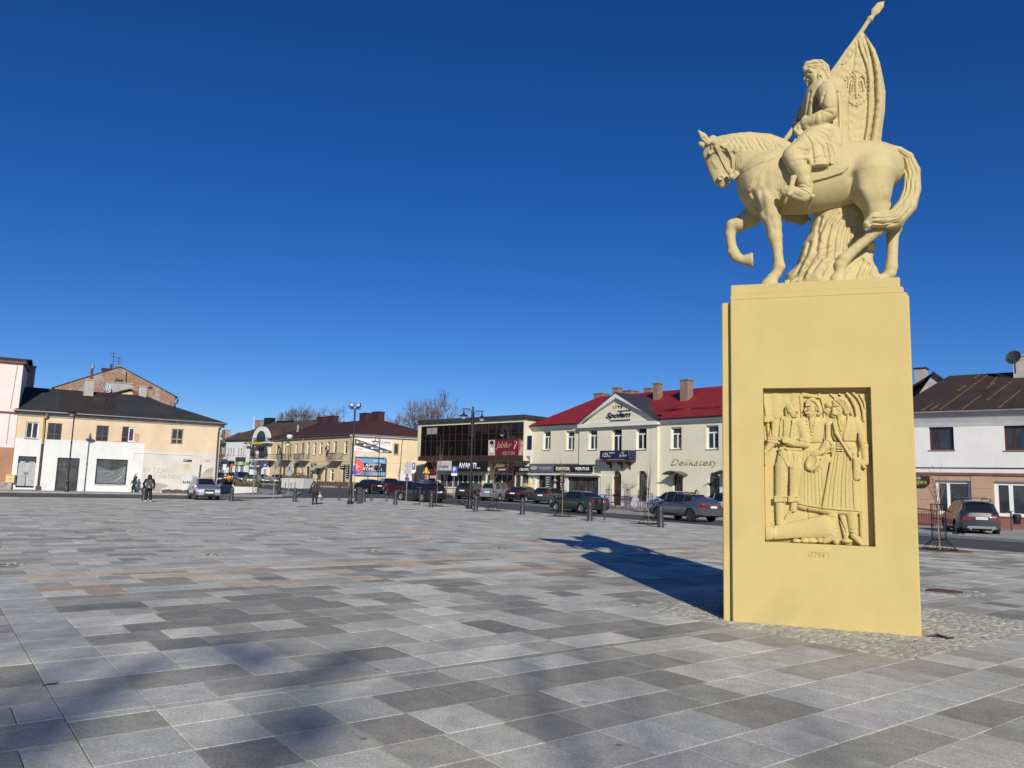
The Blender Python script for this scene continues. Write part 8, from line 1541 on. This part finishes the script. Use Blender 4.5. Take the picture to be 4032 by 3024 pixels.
bin_(g(*D4(1330,962)),'black litter bin behind the slate green saloon',0,1.0); bin_(g(*D3(230,703)),'black litter bin in front of the large black estate',0,.95); bin_(gat(3580+1815*.223,41.5,2108),'black litter bin on the pavement by the right shop window',2.9,.85); bin_(gat(1600+880*.226,80,1950),'black litter bin below the AVANTI shop window',2.6,.95)
bp=gat(2080+1610*.226,66.5,1990); bp.z+=.1; be=empty('park_bench',bp,p7.ang,'dark slatted park bench before the arched panel door','bench')
for k in range(5):mb=MB(); mb.box(-1.0,-.30+.1*k,.43,1.0,-.22+.1*k,.47); mb.build('seat_slat',FR_M,be)
for k in range(4):z=.55+.11*k; y=.22+.04*k; mb=MB(); mb.box(-1.0,y,z,1.0,y+.035,z+.08); mb.build('back_slat',FR_M,be)
for s in (-.8,.8):mb=MB(); mb.tube([(s,-.34,0),(s,-.28,.2),(s,-.3,.42)],.035,6); mb.tube([(s,.36,0),(s,.24,.2),(s,.2,.42),(s,.36,.95)],.035,6); mb.tube([(s,-.3,.41),(s,.2,.41)],.03,6); mb.build('leg',BLK,be)
# ------ trees
BARK=mat('grey_bark',(.16,.13,.10),.9,.2,6); TWIG=mat('twig_brown',(.16,.115,.085),.9,.2,4); SAPB=mat('sapling_bark',(.26,.19,.12),.85,.2,8)
def branch(mb,p,d,L,r,depth,rnd,n=5,spread=.6,up=.15,minr=.006,kids=(2,3),taper=.62,shrink=.72):
 pts=[np.array(p)]; rr=[r]; q=np.array(p,float); d=np.array(d,float)
 ns=4 if depth>1 else 3
 for i in range(ns):d=d+np.array([rnd.gauss(0,.10),rnd.gauss(0,.10),rnd.gauss(up*.4,.06)]); d/=np.linalg.norm(d); q=q+d*L/ns; pts.append(q.copy()); rr.append(max(minr,r*(1-(1-taper)*(i+1)/ns)))
 mb.tube(pts,rr,n if depth>2 else 3,cap=False)
 if depth<=0: return
 for k in range(rnd.choice(kids)):
  a=rnd.uniform(0,2*math.pi); ax=np.cross(d,[math.cos(a),math.sin(a),.3]); ax/=np.linalg.norm(ax); s=rnd.uniform(.5,1.15)*spread; nd=d*math.cos(s)+ax*math.sin(s)+np.array([0,0,up]); nd/=np.linalg.norm(nd); j=rnd.choice([2,3,len(pts)-1,len(pts)-1]) if depth>1 else rnd.choice([1,2,3]); j=min(j,len(pts)-1)
  branch(mb,pts[j],nd,L*shrink*rnd.uniform(.75,1.15),max(minr,rr[j]*.68),depth-1,rnd,n,spread,up,minr,kids,taper,shrink)
def bare_tree(loc,H,label,seed,depth=6,spread=.55,trunk=.28,lean=0,width=1.0,kids=(3,3,4)):
 rnd=random.Random(seed); o=empty('bare_tree',loc,0,label,'tree','bare trees behind the houses'); mb=MB(); mb.tube([(0,0,-.3),(.05,0,H*.15),(lean*.3,0,H*.30)],[trunk*1.2,trunk,trunk*.8],8); mb.build('trunk',BARK,o,True)
 mb=MB()
 for k in range(7):a=2*math.pi*k/7+rnd.random(); t=rnd.uniform(.35,1.0)*width if k else .1; branch(mb,(lean*.3,0,H*(.24+.015*k)),(math.cos(a)*t,math.sin(a)*t,1),H*.24,trunk*.5,depth-1,rnd,5,spread,.07,.018,kids,.6,.76)
 zz=max(v[2] for v in mb.v); s=H/zz; mb.v=[(x*s,y*s,z*s) for x,y,z in mb.v]; mb.build('crown',TWIG,o); return o
for px,Y,ty,lab,sd,w in ((1600+275*.36157,128,Z3(285,148)[1],'tall bare tree rising behind the glass fronted shop',3,.7),(1600+85*.36157,132,Z3(110,262)[1],'slender bare tree left of the tallest one behind the shop',9,.45),(800+930*.40687,165,Z2(920,118)[1],'left wide bare tree over the brown tiled roof',21,1.5),(800+1100*.40687,160,Z2(1110,98)[1],'broad bare tree over the maroon roof ridge',33,1.7),(800+1215*.40687,172,Z2(1220,140)[1],'right bare tree over the maroon roof stacks',45,1.3)):
 b_=gat(px,Y,1890); top=at(px,ty,Y).z; bare_tree(b_,top-b_.z,lab,sd,7 if px<1500 else 6,.62 if px<1500 else .5,.26,0,w,(2,3,3))
def sapling(loc,label,seed,h=3.2,s=1.0,guard=True,crown='open'):
 rnd=random.Random(seed); o=empty('young_tree',loc,rnd.random()*3,label,'tree','young trees in iron guards'); mb=MB()
 hs_=h*(.55 if crown=='ball' else .45); mb.tube([(0,0,0),(.02,.01,hs_*.5),(-.01,.02,hs_)],[.032,.028,.024],7); mb.build('trunk',SAPB,o,True); mb=MB()
 if crown=='ball':
  for k in range(26):a=rnd.uniform(0,6.28); e=rnd.uniform(.1,1.3); branch(mb,(0,0,hs_*rnd.uniform(.94,1)),(math.cos(a)*math.cos(e),math.sin(a)*math.cos(e),math.sin(e)+.1),h*.24,.010,1,rnd,3,.5,.08,.005,(2,3),.6,.7)
 else :
  for k in range(7):a=rnd.uniform(0,6.28); t=rnd.uniform(.1,.55); branch(mb,(0,0,hs_*rnd.uniform(.75,1)),(math.cos(a)*t,math.sin(a)*t,1),h*.30,.014,1,rnd,3,.35,.2,.005,(1,2),.6,.75)
 mb.build('crown',TWIG,o)
 if guard:
  gd=MB(); R1,R2,z1,z2=.22,.52,.34,1.5
  for k in range(10):a=2*math.pi*k/10; c,s_=math.cos(a),math.sin(a); gd.tube([(R2*c,R2*s_,.03),(R1*c,R1*s_,z1),(R1*c,R1*s_,z2)],.011,4)
  for rr,z in ((R2,.03),(R1,z1),(R1,(z1+z2)/2+.1),(R1,z2)):gd.tube([(rr*math.cos(t),rr*math.sin(t),z) for t in np.linspace(0,2*math.pi,21)],.013,4,cap=False)
  G=gd.build('tree_guard',BLK,o,False); pt=MB(); pt.lathe([(.001,.006),(.95,.005),(1.0,-.01)],24); pt.build('bark_mulch',mat('rusty_mulch',(.20,.085,.04),.95,.3,8,.6,30),o)
 return o
for zf,x,y,lab,sd,h,cr in ((D3,520,720,'young tree in an iron guard behind the black estate rear bollard',1,5.2,'open'),(D3,1505,800,'young tree in an iron guard before the silver people carrier',2,4.0,'open'),(D4,590,900,'young tree in an iron guard before the KANTOR pole sign',3,4.2,'open'),(D4,2090,1030,'young tree with fanned twigs in an iron guard left of the gunmetal crossover',4,3.9,'open'),(D6,540,1505,'young tree in an iron guard right of the monument',5,3.3,'open')):
 sapling(g(*zf(x,y)),lab,sd,h,1,True,cr)
for px,Y,lab,sd,h,cr in ((2080+1400*.226,63,'young tree by the shop corner with a tilted stake on its guard',6,2.6,'open'),(2080+1725*.226,62,'young ball headed tree in an iron guard at the bench end',7,2.8,'ball'),(2080+1960*.226,57,'young tree in an iron guard before the arched window',8,2.2,'open'),(1600+660*.226,78,'thin young tree below the AVANTI shop window',9,3.2,'open'),(1160+1790*.226,98,'young spreading tree against the cream end wall',10,4.2,'open'),(1160+1195*.226,99,'young tree under the red disc of pharmacy billboard',11,2.8,'ball'),(1160+1250*.226,100,'second young tree under the pharmacy billboard',12,2.8,'open')):
 q=gat(px,Y,1990); q.z+=.1 if Y<70 else .09; sapling(q,lab,sd,h,1,Y<90,cr)
for x,y,lab,sd in ((1295,740,'dark trunked young tree on the left of traffic island',14),(1660,745,'young tree with hanging dry leaves on the island end',15)):q=g(*D1(x,y)); q.z+=.1; sapling(q,lab,sd,4.6,1,True,'open')
DRYL=mat('dry_shrub',(.16,.12,.06),.9,.3,5); CONC=mat('white_concrete',(.55,.54,.51),.85,.06,1.5,stain=.15)
def planter(loc,w,h,d,rz,label,seed,shrub=.5):
 rnd=random.Random(seed); o=empty('planter',loc,rz,label,'planter','white concrete planters'); mb=MB(); mb.box(-w,-d,-.1,w,d,h); mb.build('box',CONC,o); mb=MB()
 for k in range(260):x,y,z=rnd.uniform(-w*.95,w*.95),rnd.uniform(-d*.9,d*.9),h+abs(rnd.gauss(0,shrub*.5)); a=rnd.uniform(0,6.28); r=rnd.uniform(.05,.12); e=rnd.uniform(-.6,.6); mb.poly([(x-r*math.cos(a),y-r*math.sin(a),z),(x,y,z+r*1.2),(x+r*math.cos(a),y+r*math.sin(a),z+r*e),(x,y,z-r)])
 mb.build('shrub',DRYL,o); return o
planter(gat(720+1850*.226,98,1900),1.0,1.1,.8,-.5,'left white planter with dry shrubs near the grey sign back',1); planter(gat(720+2020*.226,96,1910),1.5,1.15,.8,-.5,'long right white planter with dry shrubs by the corner house',2); planter(gat(720+1100*.226,80,1930),1.15,.72,.5,.15,'white planter with brown grass on the traffic island',3,.7); planter(gat(720+800*.226,82,1930),.55,.95,.5,.15,'narrow white planter behind the silver crossover',4,.3)
bk=empty('bicycle_stand',gat(720+975*.226,81,1930),.2,'low curly metal bicycle stand between the island planters','bicycle stand'); mb=MB()
for k in range(6):mb.tube([(-.9+.36*k+.17*math.cos(t),0,.22+.2*math.sin(t)) for t in np.linspace(0,2*math.pi,14)],.02,4,cap=False)
mb.build('hoop_row',STEEL,bk)
LMET=mat('worn_steel',(.22,.21,.19),.5,.2,20,metal=.5); CHIP=mat('pale_mortar_chip',(.44,.39,.31),.9,.2,10)
def floor_light(loc,label,seed,r=.11):
 rnd=random.Random(seed); o=empty('ground_light',loc,GA,label,'ground light','lights let into the paving'); mb=MB(); mb.lathe([(r,-.01),(r,.012),(r*.82,.012),(r*.80,.004)],20,cap=False); mb.build('bezel',LMET,o,True,40); mb=MB(); mb.lathe([(.001,.004),(r*.81,.004)],20,cap=False); mb.build('lens',flat('ground_lens',(.05,.05,.05),.1),o)
 mb=MB(); n=26; ring_=[(r*1.05*math.cos(2*math.pi*k/n),r*1.05*math.sin(2*math.pi*k/n)) for k in range(n)]; out=[(r*rnd.uniform(1.4,2.3)*math.cos(2*math.pi*k/n)*1.25,r*rnd.uniform(1.3,2.2)*math.sin(2*math.pi*k/n)) for k in range(n)]
 mb.add([(x,y,.006) for x,y in ring_]+[(x,y,.002) for x,y in out],[(k,n+k,n+(k+1)%n,(k+1)%n) for k in range(n)]); mb.build('mortar_patch',CHIP,o)
 for k in range(16):a=rnd.uniform(0,6.28); d=r*rnd.uniform(1.1,2.3); s=rnd.uniform(.012,.03); mb=MB(); x,y=d*math.cos(a)*1.2,d*math.sin(a); mb.lathe([(s,0),(s*.8,s*.5),(.001,s*.7)],5,(x,y,.003)); mb.build('chip',CHIP,o)
 return o
zz1= lambda x,y:(x*.9042,1900+y*.9042)
for k,(x,y) in enumerate(((920,316),(740,258),(595,213),(505,181),(30,358),(10,283),(1165,211),(1362,247),(1622,297),(1868,245),(1640,211),(2185,290),(340,140),(390,155),(1000,181),(1445,181),(1280,160),(870,157))):floor_light(g(*zz1(x,y),0.0),'round ground light ringed by broken mortar in the granite paving',k)
w_= lambda x,y:(2000+x*.9186,1900+y*.9186)
mh=empty('manhole',g(3500+360*.6025,1350+1625*.6025),.3,'rusty round manhole cover ringed by cobbles right of the monument','manhole cover'); mb=MB(); mb.lathe([(.31,-.01),(.31,.012),(.30,.016),(.001,.016)],28,cap=False); mb.build('cover',mat('rusty_iron',(.16,.075,.04),.8,.3,25,.5,60),mh,True,30)
for k in range(3):
 n=26+6*k; rr=.40+.105*k
 for i in range(n):
  if k==2 and random.random()<.5: continue
  a=2*math.pi*i/n; o=link('cobble',random.choice(cmesh),mh); o.location=(rr*math.cos(a),rr*math.sin(a),0.004); o.rotation_euler=(0,0,a); c=random.uniform(.75,1.2); o.color=(.38*c,.36*c,.33*c,1)
tw=g(*zz1(216,884)); t_=empty('fallen_twig',tw,.3,'short dark twig lying on the granite slabs at lower left','twig'); mb=MB(); mb.tube([(-.05,-.02,.006),(-.015,.0,.012),(.03,.012,.012),(.055,.02,.018)],[.003,.006,.007,.004],6); mb.build('stem',DPB,t_,True); mb=MB(); mb.tube([(.02,.01,.012),(.045,.03,.02)],[.004,.002],5); mb.build('offshoot',DPB,t_,True)
cr=empty('loose_strip',pq(*topq(MON.world(2.33,.05)[:2]))+(0,),ma,'dark broken edging strip at the right foot of the monument','debris'); mb=MB(); mb.tube([(0,-.06,.01),(.12,-.02,.03),(.22,-.08,.015),(.30,-.05,.02)],[.012,.02,.016,.008],6); mb.build('strip',BLK,cr)
# ------ people
SKINM=mat('skin',(.52,.32,.24),.6,.05,10)
def cloth(n,c): return mat('cloth_'+n,c,.9,.15,9,.3,60)
def hand(F_,w,d,s=1):
 """five bent fingers and a side thumb below the wrist w, pointing along d"""
 w,d=np.array(w,float),np.array(d,float); d/=np.linalg.norm(d); a=np.array([0,1.0,0]); a-=d*(a@d); a/=np.linalg.norm(a); b=np.cross(d,a)*s
 F_.cap(w,w+d*.07,.026,.034,.01)
 for i,L in enumerate((.062,.075,.07,.055)):o=w+d*.08+a*(.027-.018*i); F_.cap(o,o+d*L*.6+b*.006,.0095,.009,.004); F_.cap(o+d*L*.6+b*.006,o+d*L+b*.028,.009,.007,.003)
 t=w+d*.03+a*.03; F_.cap(t,t+d*.04+a*.02+b*.015,.012,.01,.004); F_.cap(t+d*.04+a*.02+b*.015,t+d*.065+a*.016+b*.03,.01,.008,.003)
def head(F_,z,turn=0,tilt=0):
 M_=Matrix.Translation((0,0,z))@Matrix.Rotation(turn,4,'Z')@Matrix.Rotation(tilt,4,'X'); T= lambda *p:np.array((M_@Vector(p))[:])
 F_.ell(T(0,.012,.03),(.075,.092,.092),.02); F_.cap(T(0,-.03,-.02),T(0,-.05,-.085),.058,.036,.02); F_.cap(T(0,-.085,.02),T(0,-.112,-.022),.010,.016,.01); F_.cap(T(-.022,-.092,-.052),T(.022,-.092,-.052),.008,.008,.006)
 for s in (-1,1):F_.cap(T(.03*s-.012,-.088,.022),T(.03*s+.012,-.086,.022),.008,.008,.004); F_.cap(T(.078*s,.01,.02),T(.078*s,.014,-.02),.014,.012,.006)
 F_.cap((0,.02,z-.06),(0,.025,z-.2),.05,.055,.03); return T
def part(root,name,m,chains,res=.013,k=.02,extra=None):
 P_=np.array([p[:3] for c in chains for p in c]); r=max(p[3] for c in chains for p in c)+.05; F_=Field(P_.min(0)-r,P_.max(0)+r,res)
 for c in chains:F_.chain([(p[:3],p[3]) for p in c],k)
 if extra:extra(F_)
 return F_.build(name,m,root)
def person(loc,rz,label,body,parts):
 o=empty('person',loc,rz,label,'person'); F_=Field((-.5,-.5,.5),(.5,.5,1.85),.009); body(F_); F_.build('body',SKINM,o)
 for p in parts:part(o,*p)
 return o
BK=cloth('black',(.012,.012,.013)); GJ=cloth('grey',(.045,.045,.05)); HAIR=mat('black_hair',(.012,.009,.008),.5,.2,20); GRNC=cloth('dark_green',(.035,.06,.045)); PKH=cloth('pink_wool',(.50,.33,.29)); KHA=cloth('khaki',(.14,.12,.07)); WSH=mat('white_shoe',(.68,.67,.65),.6,.05); DSH=flat('dark_shoe',(.015,.015,.015),.6); CAMO=mat('camouflage_cloth',(.11,.11,.12),.85,0,22,col2=(.03,.03,.035)); CRB=cloth('cream_bag',(.55,.52,.42))
wy=g(1238,1987)
def wb(F_):head(F_,1.60,.75); hand(F_,(.30,-.02,.86),(.02,0,-1),-1); hand(F_,(-.17,-.17,1.24),(.4,-.1,.9)); F_.cap((-.22,-.13,1.17),(-.17,-.17,1.24),.035,.027,.01)
legs= lambda a,b:[[(-.09,0,.92,.105),(-.10,a,.5,.075),(-.11,a*1.2+.02,.09,.05)],[(.09,0,.92,.105),(.10,b,.5,.075),(.10,b*1.6+.05,.09,.05)],[(-.07,0,.95,.12),(.07,0,.95,.12)]]
shoes= lambda a,b:[[(-.11,a*1.2+.04,.05,.045),(-.12,a*1.2-.13,.035,.035)],[(.10,b*1.6+.06,.05,.045),(.11,b*1.6-.12,.035,.035)]]
wom=person(wy,.16,'woman with long black hair in a grey jacket crossing the square',wb,[('trousers',BK,legs(-.06,.10)),('jacket',GJ,[[(-.17,0,1.40,.07),(.17,0,1.40,.07)],[(0,0,1.38,.13),(0,-.01,1.15,.16),(0,0,.96,.15)],[(.19,0,1.38,.075),(.27,.02,1.12,.07),(.30,-.01,.90,.058)],[(-.19,0,1.38,.075),(-.29,-.02,1.14,.068),(-.23,-.12,1.16,.058)],[(.20,-.04,1.1,.07),(.22,-.03,.84,.06)],[(-.18,-.04,1.1,.06),(-.17,-.03,.86,.055)]]),('hair',HAIR,[[(0,.045,1.66,.085),(.02,.06,1.56,.095),(.06,.09,1.36,.085),(.09,.06,1.22,.05)],[(.07,-.01,1.56,.045),(.10,-.05,1.36,.04),(.11,-.07,1.24,.02)]]),('shoe',DSH,shoes(-.06,.10)[:1]),('shoe',DSH,shoes(-.06,.10)[1:])])
cw_,sw_=math.cos(.16),math.sin(.16); off= lambda x,y,z:wy+Vector((cw_*x-sw_*y,sw_*x+cw_*y,z))
sb=empty('shoulder_bag',off(-.30,.02,.9),.16,'black shoulder bag hanging on the grey jacketed woman','bag'); part(sb,'pouch',BK,[[(-.05,0,-.08,.085),(.04,.02,.14,.06)],[(-.06,.08,-.07,.07),(.02,.06,.12,.05)]]); mb=MB(); mb.tube([(.02,.02,.15),(.07,-.03,.38),(.13,.0,.56)],.012,5); mb.build('strap',BK,sb)
cb_=empty('carrier_bag',off(.33,-.03,.5),.16,'small cream carrier bag hanging from the woman left hand','bag'); part(cb_,'pouch',CRB,[[(-.07,0,.05,.065),(.07,0,.06,.065)],[(0,0,.1,.08),(0,0,.2,.025)]]); mb=MB(); mb.tube([(-.02,0,.18),(-.01,0,.27),(.02,0,.27),(.02,0,.18)],.008,5); mb.build('handle',CRB,cb_)
by_=g(582,1976)
def bb_(F_):head(F_,1.52,0,.5); hand(F_,(.27,-.12,.84),(-.1,-.3,-1)); hand(F_,(-.26,-.1,.84),(.1,-.3,-1),-1)
bpk=person(by_,math.atan2(by_.y,by_.x)+math.pi/2,'person in black hooded jacket and white trainers seen from behind',bb_,[('trousers',BK,[[(-.09,0,.92,.12),(-.12,.03,.5,.09),(-.15,.06,.10,.065)],[(.09,0,.92,.12),(.11,-.03,.5,.09),(.13,-.04,.10,.065)],[(-.07,0,.92,.13),(.07,0,.92,.13)]]),('jacket',BK,[[(-.18,0,1.38,.085),(.18,0,1.38,.085)],[(0,0,1.36,.15),(0,.0,1.1,.17),(0,0,.92,.16)],[(.21,0,1.38,.08),(.32,.04,1.13,.07),(.28,-.09,.88,.052)],[(-.21,0,1.38,.08),(-.30,.04,1.13,.07),(-.27,-.07,.88,.052)]]),('hood',BK,[[(0,-.02,1.60,.125),(0,.03,1.52,.13),(0,.06,1.42,.12)]]),('shoe',WSH,[[(-.15,.10,.055,.052),(-.17,-.08,.045,.045)]]),('shoe',WSH,[[(.13,.0,.055,.052),(.15,-.18,.045,.045)]])])
ca,sa=math.cos(bpk.rotation_euler.z),math.sin(bpk.rotation_euler.z); bk2=empty('backpack',by_+Vector((-sa*.24,ca*.24,1.12)),bpk.rotation_euler.z,'grey camouflage backpack on the hooded person back','backpack'); part(bk2,'bag',CAMO,[[(-.09,0,-.2,.11),(-.08,0,.2,.1)],[(.09,0,-.2,.11),(.08,0,.2,.1)],[(-.06,.06,-.14,.09),(.06,.06,-.14,.09)]]); mb=MB(); mb.box(-.04,.155,-.2,.05,.16,-.15); mb.build('badge',WSH,bk2)
for s in (-.12,.12):mb=MB(); mb.tube([(s,-.05,.25),(s*1.1,-.2,.30),(s*1.2,-.36,.12),(s*1.3,-.30,-.1)],.02,5); mb.build('strap',BK,bk2)
q_=pB2.uz(*Z1(1292,1375),-1.0); ep=pB2.world(q_[0],-1.0,0); ep.z=.1; er_=pB2.ang-math.pi/2
def eb(F_):head(F_,1.50,0,.15); hand(F_,(.16,-.32,.80),(0,-.5,-1)); hand(F_,(-.24,-.06,.72),(0,-.1,-1),-1)
person(ep,er_,'elderly person in green coat and pink hat walking by the shop window wall',eb,[('trousers',BK,[[(-.08,0,.85,.10),(-.09,-.12,.48,.07),(-.09,-.08,.09,.05)],[(.08,0,.85,.10),(.09,.06,.48,.07),(.09,.18,.09,.05)]]),('coat',GRNC,[[(-.14,.03,1.32,.085),(.14,.03,1.32,.085)],[(0,.03,1.32,.14),(0,.02,1.05,.17),(0,.02,.82,.18)],[(.17,.02,1.32,.075),(.22,-.10,1.08,.065),(.17,-.29,.84,.05)],[(-.17,.02,1.32,.075),(-.23,.02,1.05,.065),(-.24,-.05,.76,.05)],[(0,.12,1.38,.09),(0,.15,1.34,.08)]]),('hat',PKH,[[(0,.02,1.58,.10),(0,.03,1.60,.10)]]),('shoe',DSH,[[(-.09,-.06,.05,.045),(-.09,-.2,.04,.035)]]),('shoe',DSH,[[(.09,.2,.05,.045),(.09,.06,.04,.035)]])])
kb_=empty('shopping_bag',ep+Vector((-.24*math.cos(er_),-.24*math.sin(er_)-.05,.42)),er_,'khaki shopping bag held low by the green coated walker','bag'); part(kb_,'pouch',KHA,[[(0,-.13,-.14,.07),(0,-.12,.08,.06)],[(0,.13,-.14,.07),(0,.12,.08,.06)],[(0,0,-.14,.08),(0,0,.08,.06)]]); mb=MB(); mb.tube([(0,-.1,.1),(0,-.06,.26),(0,.06,.26),(0,.1,.1)],.01,5); mb.build('handle',KHA,kb_)
def hb_(F_):head(F_,1.62,-.9); hand(F_,(.25,-.08,.8),(0,-.1,-1)); hand(F_,(-.25,-.08,.8),(0,-.1,-1),-1)
person(gat(2743,49.5,2000),.3,'dark haired person in white top showing over the gunmetal crossover roof',hb_,[('trousers',BK,legs(0,.03)),('top',cloth('white',(.6,.6,.62)),[[(-.17,0,1.40,.075),(.17,0,1.40,.075)],[(0,0,1.38,.14),(0,0,.98,.15)],[(.2,0,1.38,.07),(.26,.02,1.1,.06),(.25,-.06,.84,.045)],[(-.2,0,1.38,.07),(-.26,.02,1.1,.06),(-.25,-.06,.84,.045)]]),('hair',HAIR,[[(0,.02,1.68,.10),(0,.06,1.60,.10)]]),('shoe',DSH,shoes(0,.03)[:1]),('shoe',DSH,shoes(0,.03)[1:])])
# ------ the tall tree behind the viewer whose mistletoe clumps shade the paving
sd=Vector((SUN_AZ[0]*math.cos(SUN_EL),SUN_AZ[1]*math.cos(SUN_EL),math.sin(SUN_EL))); D_=46.0; rnd=random.Random(5)
sp0=g(620,2650,0.0); c0=sp0+sd*D_; bt=bare_tree(Vector((c0.x,c0.y,0)),c0.z+4,'tall bare tree with mistletoe standing behind the viewer',77,3,.35,.25,0,.4); mb=MB()
for x,y,r in ((480,1405,.42),(560,1425,.36),(250,1478,.38),(600,1600,.38),(660,1570,.3),(660,1478,.34),(30,1560,.4),(90,1600,.3),(740,1430,.2)):
 c=g(x*1.8228,y*1.8228,0.0)+sd*(D_+rnd.uniform(-3,3))-bt.location
 for k in range(90):v=Vector((rnd.gauss(0,1),rnd.gauss(0,1),rnd.gauss(0,1))).normalized()*r*rnd.random()**.5; a=rnd.uniform(0,6.28); s=.05; q=c+v; mb.poly([tuple(q+Vector((s*math.cos(a),s*math.sin(a),-s))),tuple(q+Vector((0,0,s*1.4))),tuple(q+Vector((-s*math.cos(a),-s*math.sin(a),s*.3)))])
tag(mb.build('mistletoe',SHR,bt),kind='stuff')
bpy.context.view_layer.update()
